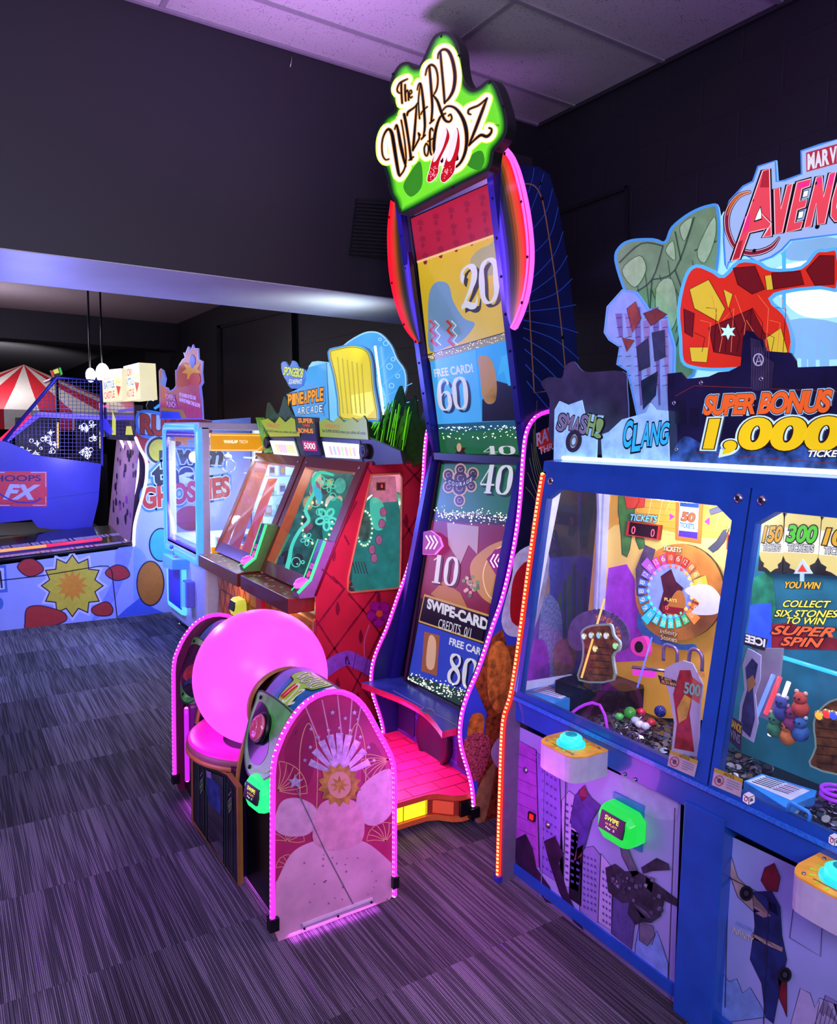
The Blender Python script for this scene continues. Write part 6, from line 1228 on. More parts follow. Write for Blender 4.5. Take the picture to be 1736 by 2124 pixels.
for (x_, y_, c_, t_) in ((1326, 1508, '#f0f0f8', 'clear'), (1338, 1512, '#e8e8ff', None), (1318, 1500, '#d8e8f8', None), (1350, 1504, '#e02038', 'red'), (1330, 1482, '#f02a40', 'bright red'), (1284, 1492, '#50c850', 'small green')):
    lbl = {'clear': 'clear faceted gem lowest of the pale gems near the glass edge', 'red': 'red faceted gem right of the pale gems', 'bright red': 'bright red faceted gem above the pale gems', 'small green': 'small green faceted gem left of the green ball'}.get(t_, 'pale faceted gem lying beside the other pale gems' if x_ == 1338 else 'pale blue faceted gem left of the other pale gems')
    prize('plastic_gem', x_, y_, ZT, gem(M(c_, 0.1, coat=1.0, em=0.1)), lbl, 'gem', 'gems on the token bed')
def bangle(c, zz0):
    def f_(m, p): m.tube([(p.x + .034 * math.cos(a * math.pi / 12), p.y + .034 * math.sin(a * math.pi / 12), zz0) for a in range(24)], .005, c, 8, True)
    return f_
for j, w_ in enumerate(('lowest', 'middle', 'top')):
    prize('green_ring', 1361, 1450, ZT, bangle(M('#8af030', 0.15, em=0.45), FLZ + .04 + j * .016), 'neon green plastic ring, %s of its stack of three' % w_, 'ring', 'stack of neon green rings')
for j, w_ in enumerate(('lower', 'upper')): prize('purple_ring', 1733, 1655, ZT, bangle(M('#b040f0', 0.15, em=0.3), FLZ + .03 + j * .014), '%s of two purple plastic rings in the right window' % w_, 'ring', 'purple rings')
# bronze fist-sized trophy card with gems, standing on the mirror platform
def trophy(pl_, q, gems, label):
    t = thing('gem_trophy', label, 'trophy', pl_.at(q[0][0], q[0][1])); m = MB(); o = sm(q, 3, True)
    m.cut(pl_, o, 0.008, M('#9ab8a0', 0.2, em=0.15), M('#c8d8d0', 0.2)); m.art(pl_, inset(o, 4), M('#8a5a20', 0.3, 0.3, noise=0.7, scale=40), 1)
    cx_ = sum(p[0] for p in q) / len(q); y0_ = min(p[1] for p in q); y1_ = max(p[1] for p in q)
    for j in range(5): m.stroke(pl_, [(cx_ - 22, y0_ + (y1_ - y0_) * (.4 + j * .12)), (cx_ + 20, y0_ + (y1_ - y0_) * (.43 + j * .12))], 2, M('#3a200c', 0.4), 2)
    m.build('plaque', t)
    for x_, y_, c_ in gems:
        g_ = MB(); g_.lathe(pl_.at(x_, y_, .001), [(.010, 0), (.010, .004), (.006, .007), (0, .007)], E(c_, .9), 12, pl_.n); g_.lathe(pl_.at(x_, y_, .001), [(.013, 0), (.013, .003), (.010, .005)], M('#d8c878', 0.2, 0.7), 12, pl_.n, caps=False); g_.build('gem', t)
trophy(PX(1.84), [(1200, 1412), (1206, 1370), (1208, 1340), (1204, 1312), (1220, 1298), (1250, 1294), (1268, 1296), (1274, 1318), (1286, 1332), (1284, 1350), (1272, 1362), (1272, 1412)], [(1212, 1320, '#e8e8f0'), (1227, 1318, '#c8d8f0'), (1243, 1318, '#90d0f8'), (1258, 1319, '#e0d8f0'), (1235, 1346, '#f0e8a0'), (1277, 1340, '#a0f0b0')], 'bronze plaque with six round gems standing inside the left window')
trophy(PX(1.80), [(1680, 1590), (1690, 1550), (1686, 1500), (1700, 1470), (1730, 1450), (1760, 1460), (1765, 1600)], [(1700, 1484, '#ffc040'), (1716, 1481, '#ff4040'), (1730, 1484, '#4060ff')], 'bronze plaque with glowing gems at the frame edge inside the right window')
# red standing card in the left window
t = thing('standing_card', 'tall red and gold cut-out card standing before the window divider', 'card', PX(1.70).at(1410, 1560)); m = MB(); pl_ = PX(1.70)
ol = [(1392, 1560), (1398, 1500), (1388, 1440), (1376, 1404), (1380, 1386), (1398, 1376), (1416, 1370), (1436, 1376), (1448, 1400), (1458, 1420), (1452, 1470), (1450, 1520), (1448, 1570)]
m.cut(pl_, ol, 0.004, M('#c8c0d8', 0.3, em=0.1)); m.art(pl_, [(1398, 1552), (1404, 1500), (1396, 1440), (1410, 1390), (1432, 1390), (1440, 1420), (1430, 1480), (1440, 1560)], M('#b02a22', 0.35, noise=0.5, scale=40, em=0.1), 1)
m.art(pl_, [(1404, 1470), (1420, 1440), (1434, 1450), (1424, 1490), (1408, 1500)], M('#d8a82a', 0.3, noise=0.4, em=0.1), 2); m.art(pl_, [(1436, 1404), (1456, 1420), (1450, 1460), (1436, 1450)], M('#d86a50', 0.3, em=0.1), 2)
m.art(pl_, [(1364, 1400), (1402, 1412), (1404, 1426), (1370, 1418)], M('#3a2418', 0.4), 3); m.text(pl_, 'I am', (1372, 1408), (1392, 1414), (1373, 1402), M('#e8b060', 0.4, em=0.2), 4, 0.02); m.text(pl_, 'IRON MAN', (1372, 1417), (1402, 1424), (1373, 1410), M('#e8b060', 0.4, em=0.2), 4, 0.02)
m.text(pl_, 'WOW', (1446, 1402), (1462, 1408), (1446, 1390), M('#e88a60', 0.4, em=0.2), 4, 0.03); m.text(pl_, '500', (1418, 1438), (1452, 1446), (1420, 1414), M('#7ab8a8', 0.4, em=0.2), 4, 0.03); m.build('card_print', t)
# standing card in the right window
t = thing('standing_card', 'narrow navy and gold cut-out card standing left inside the right window', 'card', PX(1.78).at(1545, 1530)); m = MB(); pl_ = PX(1.78)
m.cut(pl_, [(1530, 1520), (1535, 1460), (1544, 1430), (1540, 1380), (1550, 1345), (1562, 1350), (1578, 1360), (1576, 1410), (1566, 1440), (1572, 1500), (1562, 1540)], 0.004, M('#c8c8e0', 0.3)); m.art(pl_, [(1536, 1510), (1540, 1465), (1550, 1430), (1546, 1385), (1560, 1365), (1572, 1378), (1562, 1430), (1566, 1490), (1556, 1530)], M('#2a3a6a', 0.35, noise=0.6, scale=40), 1)
m.art(pl_, [(1548, 1410), (1562, 1400), (1568, 1420), (1552, 1436)], M('#b88a4a', 0.35), 2); m.build('card_print', t)
m = MB(); pl_ = PX(1.72); m.cut(pl_, [(1510, 1480), (1538, 1500), (1536, 1560), (1506, 1530)], 0.004, M('#3a3a50', 0.35)); m.otext(pl_, 'THANOS', (1510, 1502), (1536, 1522), (1512, 1486), M('#d8b02a', 0.4, em=0.2), BLK, 1, 0.02, 0.06); m.otext(pl_, 'WINS', (1510, 1524), (1534, 1544), (1511, 1506), M('#8a8aa0', 0.4, em=0.1), BLK, 1, 0.02, 0.06)
tag(m.build('small_sign'), 'small dark sign with gold block letters low in the right window', 'sign')
m = MB(); pl_ = PX(1.88); m.cut(pl_, [(1546, 1314), (1590, 1326), (1584, 1350), (1540, 1336)], 0.006, M('#26262e', 0.3)); m.otext(pl_, 'ICEE', (1586, 1343), (1545, 1332), (1588, 1326), M('#f0f0f8', 0.3, em=0.4), BLK, 1, 0.04, 0.08); tag(m.build('small_sign'), 'small sign with mirrored white lettering at upper left of the right window', 'sign')
# plush toys heaped at the back of the right bay
for i, (x_, y_, c_, c2, nm) in enumerate(((1622, 1478, '#3a4a90', '#c8c8e0', 'blue'), (1642, 1500, '#8a3a6a', '#e8b0c0', 'plum'), (1608, 1512, '#3a8a5a', '#d8e0a0', 'green'), (1660, 1470, '#c84a3a', '#f0c0a0', 'red'), (1634, 1528, '#d8803a', '#f8e0b0', 'orange'), (1660, 1520, '#3a70b0', '#e8e8f0', 'sky blue'))):
    p = PX(1.86).at(x_, y_); t = thing('plush_toy', 'small %s plush toy in the pile behind the right window' % nm, 'plush toy', p, 'plush toys in the right window'); cm = M(c_, 0.8, noise=0.2, scale=60)
    m = MB(); m.ball(p, .022, cm, 14, (1, 1, 1.05)); m.build('body', t); m = MB(); m.ball(p + Vector((-.004, 0, .028)), .017, cm, 14); m.build('head', t)
    for s_ in (-1, 1): e = MB(); e.ball(p + Vector((-.002, s_ * .012, .044)), .006, M(c2, .8), 8); e.build('ear', t); e = MB(); e.ball(p + Vector((-.02, s_ * .006, .031)), .0032, BLK, 6); e.build('eye', t)

light('pusher_lamp_left', 'POINT', (1.80, 1.45, 1.34), 8, (0.92, 0.92, 1.0), .06)
light('pusher_lamp_right', 'POINT', (1.80, 0.78, 1.34), 7, (0.85, 0.95, 1.0), .06)
# ================================================================== the pineapple coloured two-player game
SB = thing('arcade_cabinet', 'red quilted two-player arcade cabinet with lit yellow and blue topper', 'arcade game', (1.95, 4.2, 0))
Y0, Y1 = 3.40, 5.02
FB = Pl((1.861, 3.4, 1.396), (-(1.396 - .73), 0, (1.861 - 1.566)))
def fb(y, t, off=0.0): return Vector((1.566 + 0.295 * t, y, 0.73 + 0.666 * t)) + FB.n * off
PSB = PY(Y0)
coral = M('#d42a3e', 0.4, noise=0.22, scale=3.5, coat=0.3); wine = M('#8c0f30', 0.45); brown = M('#8a3018', 0.35, noise=0.1, coat=0.3); orange = M('#e8752a', 0.35, noise=0.1)
sp = MB(); out = [Vector((1.566, Y0, .60)), Vector((1.56, Y0, .02)), Vector((2.45, Y0, .02)), Vector((2.45, Y0, 1.395)), Vector((1.861, Y0, 1.396)), Vector((1.566, Y0, .73))]
win = [(770, 985), (828, 982), (833, 990), (831, 1150), (829, 1216), (822, 1221), (726, 1229), (720, 1224), (722, 1196), (745, 1090)]
# side sheet with a window cut-out: four strips round the opening
W3 = [PSB.at(*p) for p in win]
sp.add(out[4:5] + [W3[0], W3[1], W3[2]] + out[3:4], [(0, 4, 3, 2, 1)], coral)
sp.add([out[3], W3[2], W3[3], W3[4], W3[5], out[2]], [(0, 5, 4, 3, 2, 1)], coral)
sp.add([out[2], W3[5], W3[6], W3[7], out[0], out[1]], [(0, 5, 4, 3, 2, 1)], coral)
sp.add([out[4], W3[0], W3[9], W3[8], W3[7], out[0], out[5]], [(0, 1, 2, 3, 4, 5, 6)], coral)
sp.tube([p + Vector((0, -.004, 0)) for p in W3], 0.006, M('#f08a58', 0.4), 6, True)
for p, q in (([out[4], out[3]], None), ([out[5], out[4]], None), ([out[1], out[0]], None)): sp.tube([v + Vector((0, .004, 0)) for v in p], 0.008, wine, 6)
def inwin(x, y): return 716 < x < 838 and 978 < y < 1232 and (x > 722 + (1196 - y) * 0.25 - 3)
for (a, b_) in (((655, 1300), (745, 1180)), ((745, 1180), (830, 1060)), ((660, 1390), (783, 1225)), ((700, 1500), (790, 1310)), ((790, 1310), (875, 1200)), ((776, 1500), (860, 1330)), ((835, 1120), (885, 1040)), ((836, 1010), (880, 965)),
                ((655, 1285), (700, 1355)), ((700, 1355), (790, 1480)), ((690, 1195), (755, 1268)), ((755, 1268), (850, 1400)), ((714, 1110), (724, 1130)), ((830, 1222), (870, 1290)), ((836, 960), (890, 1020)), ((760, 965), (772, 985)), ((836, 1080), (880, 1150)), ((668, 1180), (700, 1210)), ((696, 1130), (740, 1040))):
    n_ = 6; seg_ = [lerp(a, b_, i / n_) for i in range(n_ + 1)]
    for i in range(n_):
        m_ = lerp(seg_[i], seg_[i + 1], .5)
        if not inwin(*m_): sp.stroke(PSB, [seg_[i], seg_[i + 1]], 3.0 + (i % 2) * 1.2, wine, 2)
for x_, y_ in ((700, 1262), (748, 1320), (845, 1200), (842, 1080), (700, 1420), (742, 1450), (785, 1240), (850, 1330), (692, 1150)):
    if not inwin(x_, y_): sp.art(PSB, sm([(x_, y_ - 15), (x_ + 5, y_ + 2), (x_, y_ + 15), (x_ - 4, y_ + 2)], 4, True), wine, 3)
fl_ = M('#b01a90', 0.4, noise=0.15)
for i in range(5):
    a = i * 1.2566 + 0.4; sp.art(PSB, sm(circ(787 + 15 * math.cos(a), 1273 + 16 * math.sin(a), 12, 12, n=10), 2, True), fl_, 4)
    sp.stroke(PSB, circ(787 + 15 * math.cos(a), 1273 + 16 * math.sin(a), 12, 12, n=14), 1, M('#7c0f60', 0.4), 4.4, True)
sp.art(PSB, circ(787, 1273, 7, 7), M('#f0662a', 0.4), 5); sp.stroke(PSB, sm([(766, 1296), (756, 1330), (758, 1370), (776, 1400)], 5), 2.6, M('#e86a9a', 0.4), 3)
lil = M('#9a5ad0', 0.4, noise=0.2); sp.stroke(PSB, sm([(672, 1392), (700, 1372), (722, 1364)], 5) + sm([(722, 1364), (760, 1382), (792, 1402)], 5), 30, lil, 4.6)
sp.stroke(PSB, [(738, 1354), (732, 1390)], 1.6, M('#5a2a90', 0.4), 5); sp.stroke(PSB, [(762, 1366), (755, 1402)], 1.6, M('#5a2a90', 0.4), 5)
sp.build('side_panel', SB)
sw_ = MB(); sw_.add([p + Vector((0, .003, 0)) for p in W3], [tuple(range(10))], G('#d8ffff', 0.03, 0.03, 0.7)); sw_.build('side_window', SB)
bd = MB(); bd.box(2.43, 2.45, Y0 + .01, Y1, 0.02, 1.39, wine); bd.box(1.62, 2.43, Y0 + .01, Y1, .56, .60, wine); bd.box(1.60, 2.43, Y1 - .012, Y1, .02, .62, M('#b8bcd8', 0.4)); bd.slab([Vector((2.30, Y1 - .012, z)) for z in (.6, 1.39)] + [Vector((2.43, Y1 - .012, z)) for z in (1.39, .6)], (0, .012, 0), M('#b8bcd8', 0.4)); bd.slab([Vector((1.60, Y1 - .03, .62)), Vector((1.68, Y1 - .03, .62)), Vector((1.96, Y1 - .03, 1.38)), Vector((1.885, Y1 - .03, 1.38))], (0, .018, 0), orange); bd.box(1.87, 2.44, Y0 + .004, Y1, 1.382, 1.398, brown)
bd.box(1.60, 2.42, 4.17, 4.20, 0.05, .62, orange); bd.build('cabinet', SB)
dv = MB(); PDv = PY(4.168); dv.slab([Vector((1.60, 4.168, .62)), Vector((2.42, 4.168, .62)), Vector((2.42, 4.168, 1.38)), Vector((1.885, 4.168, 1.38)), Vector((1.60, 4.168, .73))], (0, .03, 0), M('#2f7f78', .4, noise=.7, scale=16, em=.08), orange)
dv.slab([Vector((1.60, 4.166, .62)), Vector((1.64, 4.166, .62)), Vector((1.64, 4.166, .73)), Vector((1.925, 4.166, 1.38)), Vector((1.885, 4.166, 1.38)), Vector((1.60, 4.166, .73))], (0, -.012, 0), orange)
for i in range(46):
    x_ = random.uniform(1.72, 2.3); z_ = random.uniform(.66, 1.33)
    if x_ < 1.66 + (z_ - .73) * .46: continue
    r_ = random.uniform(.012, .045); c_ = random.choice(['#d89ab0', '#e8c8a0', '#1f9a90', '#48c8b0', '#c8a860', '#3a3a40', '#e8e0d0', '#9a5a7a']); dv.add([Vector((x_ + r_ * math.cos(a * .524), 4.1655 - i * .00002, z_ + r_ * 1.2 * math.sin(a * .524))) for a in range(12)], [tuple(range(12))], M(c_, .4, noise=.3, em=.12))
for i in range(20): a = i * .314; dv.ball((1.92 + .10 * math.cos(a), 4.15, 1.0 + .13 * math.sin(a)), .009, E('#fff0c8', 1.2), 6)
dv.add([Vector((2.05 + .09 * math.cos(a * .4), 4.164, .95 + .2 * math.sin(a * .4))) for a in range(16)], [tuple(range(16))], M('#18a898', .35, em=.2)); dv.build('printed_divider', SB)
# lower front: orange quilt lit by a strip under each shelf
XL_ = PX(1.585); lf = MB(); lf.box(1.585, 1.62, Y0 + .02, Y1, .02, .58, M('#d8702a', 0.45, noise=0.35, scale=6))
for y_ in [3.5 + .11 * i for i in range(14)]:
    if abs(y_ - 4.2) < .1: continue
    lf.stroke(XL_.move(.001), [(0, 0), (0, 0)], 1, wine) if False else lf.add([Vector((1.583, y_, .56)), Vector((1.583, y_ + .008, .56)), Vector((1.583, y_ + .118, .30)), Vector((1.583, y_ + .110, .30))], [(0, 1, 2, 3)], wine)
    lf.add([Vector((1.5825, y_ + .11, .56)), Vector((1.5825, y_ + .118, .56)), Vector((1.5825, y_ + .008, .30)), Vector((1.5825, y_, .30))], [(0, 1, 2, 3)], wine)
for (a, b_) in ((3.46, 4.10), (4.28, 4.95)):
    lf.box(1.572, 1.586, a, b_, .475, .478, M('#5a3010', 0.4))
lf.build('lower_front', SB)
for y_ in (4.72, 4.42):
    dd = MB().box(1.570, 1.586, y_ - .09, y_ + .09, .12, .42, M('#c8281e', 0.4)); dd.box(1.568, 1.572, y_ - .085, y_ + .085, .125, .415, M('#e03a24', 0.4)); dd.build('coin_door', SB, .003)
MB().box(1.56, 1.585, 4.14, 4.23, .02, .60, M('#e01838', 0.35)).build('centre_post', SB)
# slanted front: brown steel frames round two tall panes
for (ya, yb) in ((Y0 + .01, 4.175), (4.195, Y1)):
    m = MB(); O = [fb(ya, .0), fb(yb, .0), fb(yb, 1.0), fb(ya, 1.0)]; w_ = .055
    I = [fb(ya + w_ + .02, .10), fb(yb - w_, .10), fb(yb - w_, .915), fb(ya + w_ + .02, .915)]
    V = [v + FB.n * .008 for v in O + I]; m.add(V, [(0, 1, 5, 4), (1, 2, 6, 5), (2, 3, 7, 6), (3, 0, 4, 7)], brown)
    V2 = [v - FB.n * .04 for v in O + I]; m.add([v + FB.n * .008 for v in I] + [v - FB.n * .04 for v in I], [(0, 1, 5, 4), (1, 2, 6, 5), (2, 3, 7, 6), (3, 0, 4, 7)], orange)
    m.add([v + FB.n * .008 for v in O] + [v - FB.n * .03 for v in O], [(0, 1, 5, 4), (1, 2, 6, 5), (2, 3, 7, 6), (3, 0, 4, 7)], brown)
    for q in (fb(ya + .05, .95, .008), fb(yb - .05, .95, .008)): m.lathe(q, [(.009, 0), (.009, .004), (.004, .006)], STEEL, 10, FB.n)
    fo = m.build('window_frame', SB); g_ = MB(); g_.add([v + FB.n * .002 for v in I], [(0, 1, 2, 3)], G('#e8f4ff', 0.04 if ya < 4 else 0.08, 0.03, 1.2)); g_.build('pane', fo)
# sea-green vinyl bubbles and flowers on the near pane
dc = MB(); PV_ = FB.move(.004); aq = M('#3fe8a0', 0.35, em=0.55)
ink(dc, PV_, [(690, 985), (664, 980), (650, 995), (652, 1020), (640, 1040), (634, 1060), (640, 1080), (622, 1100), (606, 1130), (600, 1160), (596, 1180), (604, 1196)], [5, 7, 8, 7, 7, 7, 7, 7, 7, 9, 9, 5], aq, 1, 4)
for (x_, y_, r_) in ((665, 994, 7), (654, 1038, 12), (662, 1062, 6), (690, 1030, 7), (614, 1166, 9), (628, 1166, 3)): dc.stroke(PV_, circ(x_, y_, r_, r_ * 1.1, 16), 1.8, aq, 1.5, True); dc.art(PV_, circ(x_ + r_ * .3, y_ + r_ * .4, r_ * .22, n=8), aq, 1.5)
for (x_, y_, r_, w_) in ((682, 1006, 12, 1.8), (636, 1118, 11, 1.6), (677, 1076, 19, 4.5)):
    for i in range(5):
        a = i * 1.2566 + .3; dc.stroke(PV_, circ(x_ + r_ * .72 * math.cos(a), y_ + r_ * .8 * math.sin(a), r_ * .46, r_ * .32, 14, math.degrees(a)), w_, aq, 2, True)
    dc.art(PV_, circ(x_, y_, r_ * .16, n=10), aq, 2.4)
dc.art(PV_, sm([(650, 1008), (664, 1016), (668, 1034), (662, 1046), (654, 1030)], 4, True), M('#28c8b8', 0.4, em=0.5), 2.2); dc.build('window_decal', SB)
qr = MB(); qr.art(PV_.move(.006), [(578, 1154), (590, 1153), (587, 1170), (575, 1170)], M('#2a2418', 0.4), 1); qr.build('small_sticker', SB)
# inside: blue-grey back, white lit side, teal props, white diamond lights
ib = MB(); ib.box(2.28, 2.30, Y0 + .01, Y1 - .02, .60, 1.38, M('#d07a9a', 0.5, noise=0.5, scale=6, em=0.25)); PI2 = PX(2.278)
ib.box(2.24, 2.27, 4.22, Y1 - .02, .62, 1.37, M('#d8e4f8', 0.4, em=0.2)); ib.build('interior_back', SB)
ip = MB(); tl = M('#1fa890', 0.35, noise=0.4, scale=14, em=0.25); pkk = M('#e89ab0', 0.4, noise=0.3, em=0.3)
PR = PY(3.62)
ip.cut(PR, sm([(752, 1060), (770, 1030), (800, 1020), (826, 1040), (840, 1230), (740, 1230), (742, 1120)], 4, True), .02, tl)
ip.art(PR, sm([(768, 1035), (792, 1040), (800, 1080), (790, 1100), (772, 1090)], 4, True), M('#48e0b8', 0.35, em=0.5), 1); ip.art(PR, [(772, 990), (820, 988), (824, 1040), (772, 1044)], pkk, 1)
ip.art(PR, [(780, 1000), (800, 1000), (800, 1018), (780, 1018)], M('#d8a84a', 0.4), 2); ip.art(PR, [(782, 1002), (798, 1002), (798, 1016), (782, 1016)], M('#5a1418', 0.3), 2.5); ip.text(PR, '0', (790, 1012), (794, 1012), (790, 1005), E('#ff5050', 2), 3)
for x_, y_ in ((795, 1062), (786, 1120), (792, 1086), (776, 1158), (772, 1140)): ip.art(PR, circ(x_, y_, 7, 10, n=12), M('#d08aa8', 0.4, noise=.3, em=0.2), 3); ip.stroke(PR, circ(x_, y_, 7, 10, n=12), 1, M('#7a3a5a', 0.4), 3.4, True)
for i in range(22):
    a = i * .286; ip.ball(PR.at(756 + 16 * math.cos(a), 1096 + 36 * math.sin(a), .006), .006, E('#fff0c8', 1.4), 6)
ip.art(PR, circ(756, 1094, 13, 30), M('#4a8a6a', 0.4, noise=.8, scale=30, em=.15), 3)
for i in range(5): ip.stroke(PR, [(731 + i * 6, 1165), (738 + i * 6, 1190)], 1.6, STEEL, 4)
ip.build('play_wheel', SB)
mt = MB(); 
for i in range(170): mt.ball((random.uniform(1.72, 2.2), random.uniform(3.46, 4.14), .61 + random.random() * .02), .013, random.choice([STEEL, M('#3a3a42', .2, .8), M('#2a6a6a', .3, .3)]), 6, (1, 1, .3))
tag(mt.build('tokens'), 'silver tokens and scraps heaped inside the red quilted cabinet', 'tokens', None, 'stuff')
pw = MB(); 
for i in range(20): a = i * math.pi / 10; pw.ball((2.22, 3.78 + .16 * math.cos(a), 1.02 + .16 * math.sin(a)), .012, E('#fff0d0', 1.4), 6)
pw.lathe((2.25, 3.78, 1.02), [(.19, 0), (.19, .02), (.14, .03), (0, .03)], M('#2a8a6a', .4, noise=.8, scale=20, em=.2), 32, (-1, 0, 0)); pw.build('play_wheel', SB)
ob = MB(); ob.slab([Vector((1.70, 4.96, .64)), Vector((1.76, 4.96, .64)), Vector((1.99, 4.96, 1.22)), Vector((1.93, 4.96, 1.22))], (0, .02, 0), M('#e0622a', 0.4, em=.25)); ob.build('name_board', SB)
# shelves with a strip light below each
for (ya, yb) in ((Y0 + .03, 4.13), (4.18, 4.96)):
    m = MB(); m.box(1.43, 1.575, ya, yb, .645, .725, brown); 
    for i in range(26): x_ = random.uniform(1.44, 1.54); y_ = random.uniform(ya + .03, yb - .06); m.add([Vector((x_, y_, .7262)), Vector((x_ + .022, y_ + .01, .7262)), Vector((x_ + .018, y_ + .03, .7262)), Vector((x_ - .004, y_ + .022, .7262))], [(0, 1, 2, 3)], M(random.choice(['#9a7a3a', '#4a7a4a', '#a8c0c8', '#c8b070']), .4))
    o = m.build('control_shelf', SB, .004)
    MB().box(1.50, 1.515, ya + .03, yb - .03, .636, .645, E('#ffe8b0', 3.2)).build('strip_light', SB)
    light('shelf_light', 'AREA', (1.507, (ya + yb) / 2, .632), 1.6, (1, .78, .42), .01, (1.56, (ya + yb) / 2, .3), sy=.6)
# player pods: green-edged housings, pink dome button, dark strip with magenta lettering
def pod(side, edge, stripL, btn, Y, gcol, gem_):
    pl_ = PY(Y); t = MB(); th = Vector((0, .075, 0))
    t.slab([pl_.at(*p) for p in side], th, gcol, gcol); o = t.build('player_pod', SB)
    s1 = MB(); E3 = [pl_.at(*p) for p in edge]; F3 = [v + Vector((-.004, .075, 0)) for v in E3]
    s1.add([v + Vector((-.004, 0, 0)) for v in E3] + F3, [(i, i + 1, len(E3) + i + 1, len(E3) + i) for i in range(len(E3) - 1)], M('#1c1420', 0.3)); s1.build('front_strip', o)
    g_ = MB(); g_.tube([v + Vector((-.004, -.001, 0)) for v in E3], .008, E('#48ffa0', 1.15), 6); g_.tube([v for v in F3], .005, E('#48ffa0', .8), 6); g_.build('light_edge', o)
    b = MB(); c = lerp(E3[-2], E3[-1], .45); c = Vector(c) + Vector((-.004, .04, .006)); nn = Vector((-.35, 0, 1)).normalized()
    b.lathe(c, [(.040, -.01), (.040, .008), (.030, .016)], E('#ff7af0', .9), 24, nn); b.lathe(c, [(.028, .012), (.026, .022), (0, .026)], E('#e050e0', 1.1), 24, nn); b.build('push_button', o)
    d_ = (E3[1] - E3[0]); A_ = E3[0] + Vector((-.006, .06, 0))
    class Q:
        def at(s, x, y, off=0): return E3[0] + d_ * (1 - y) + Vector((-.0065 - off, .07 * (1 - x), 0))
    tt = MB(); mg = E('#f048c8', 1.1)
    tt.text(Q(), 'PRESS', (.15, .62), (.85, .62), (.15, .72), M('#8a3a9a', .4, em=.3), 1, .02); tt.text(Q(), 'TO DROP', (.15, .50), (.85, .50), (.15, .58), M('#8a3a9a', .4, em=.3), 1, .02)
    tt.text(Q(), 'GO!', (.2, .26), (.8, .26), (.2, .40), mg, 1, .04); tt.art(Q(), [(.3, .20), (.7, .20), (.7, .12), (.85, .12), (.5, .02), (.15, .12), (.3, .12)], E('#ff3060', 1.3), 1); tt.build('pod_lettering', o)
pod([(675, 1122), (703, 1126), (694, 1165), (670, 1237), (621, 1242), (619, 1230), (645, 1203)], [(675, 1122), (645, 1203), (619, 1230)], None, None, 3.405, M('#9a6aa0', .4, noise=.1), None)
pod([(553, 1088), (579, 1090), (572, 1120), (546, 1184), (508, 1187), (506, 1177), (530, 1158)], [(553, 1088), (530, 1158), (506, 1177)], None, None, 4.16, M('#6aa048', .4, noise=.1), None)
c = PX(1.56).at(500, 1258); reader(SB, (1.568, c.y, c.z), (-1, 0, 0), '', '#d8d84a', 1.0, .8)
m = MB(); m.tube([Vector((1.585, 3.44, .60)), Vector((1.575, 3.44, .42))], .012, E('#ff2a50', .8), 8); m.build('corner_light', SB)
# topper
TX = PX(1.93)
m = MB(); m.cut(PX(1.88), [(600, 948), (540, 944), (556, 908), (552, 880), (757, 905), (830, 935), (836, 962), (765, 965)], .02, M('#2a2a20', .4)); m.build('topper_base', SB)
def card(nm, pl_, ol, face, rim, th=.01, ins=3, em=.7):
    m = MB(); m.cut(pl_, ol, th, rim, M('#6a9ab0', .3, em=.15)); m.art(pl_, inset(ol, ins), face, 1); return m
lblu = E('#4aa8f0', .9); P1 = PX(2.14)
ol = sm([(660, 772), (690, 752), (700, 742), (712, 716), (745, 694), (768, 687), (790, 692), (812, 716), (824, 744), (840, 768), (843, 800), (836, 826), (828, 842), (800, 880), (700, 880), (640, 860)], 3, True)
m = card('b', P1, ol, lblu, E('#a0d8ff', .9)); 
m.art(P1, sm([(640, 760), (690, 752), (760, 760), (800, 820), (780, 870), (660, 870)], 4, True), E('#78c8f8', 1.0), 2)
for x_, y_, r_ in ((800, 712, 5), (815, 745, 4), (808, 760, 6), (825, 780, 4), (812, 800, 5), (788, 704, 3)): m.stroke(P1, circ(x_, y_, r_, n=14), 1, E('#c0e8ff', 1.0), 3, True)
for i in range(8): a = -1.2 + i * .25; m.stroke(P1, [(720, 860), (720 + 150 * math.cos(a), 860 + 150 * math.sin(a))], 2, E('#60b8f4', .95), 2.6)
m.build('bubble_panel', SB)
m = MB(); m.tube([PX(2.12).at(778, 718), PX(2.12).at(796, 860)], .007, E('#f0ffff', 2.4), 8); m.build('light_tube', SB)
m = MB(); P2 = PX(2.00); m.cut(P2, [(640, 762), (676, 752), (682, 872), (632, 876), (612, 820)], .008, E('#58b0ec', .85), M('#6a9ab0', .3)); m.build('blue_panel', SB)
# plain yellow board where the cartoon was
P3_ = PX(1.98); m = MB(); ol = sm([(679, 730), (700, 719), (735, 714), (764, 725), (774, 752), (778, 800), (788, 868), (770, 874), (706, 872), (698, 830), (690, 780)], 3, True)
m.cut(P3_, ol, .012, E('#4a98d8', .8), M('#6a9ab0', .3)); m.art(P3_, inset(ol, 4), E('#e8d42a', .95), 1)
for i in range(6): m.stroke(P3_, [(700 + i * 10, 740 + i * 3), (712 + i * 9, 858)], 3, E('#c8bc22', .85), 2)
m.stroke(P3_, inset(ol, 6), 1.6, E('#8a8a18', .6), 2, True); m.art(P3_, [(728, 880 - 60), (770, 812), (776, 850), (760, 866), (732, 860)], E('#f0e860', 1.1), 1.6); m.build('yellow_board', SB)
grs = M('#3f8a14', .5, noise=.6, scale=30, em=.25); m = MB(); P4 = PX(2.12)
m.cut(P4, sm([(780, 885), (784, 850), (806, 860), (820, 820), (832, 800), (842, 842), (860, 820), (868, 870), (884, 850), (884, 958), (770, 955), (757, 870)], 3, True), .01, M('#1c4a0c', .5, noise=.4, em=.05))
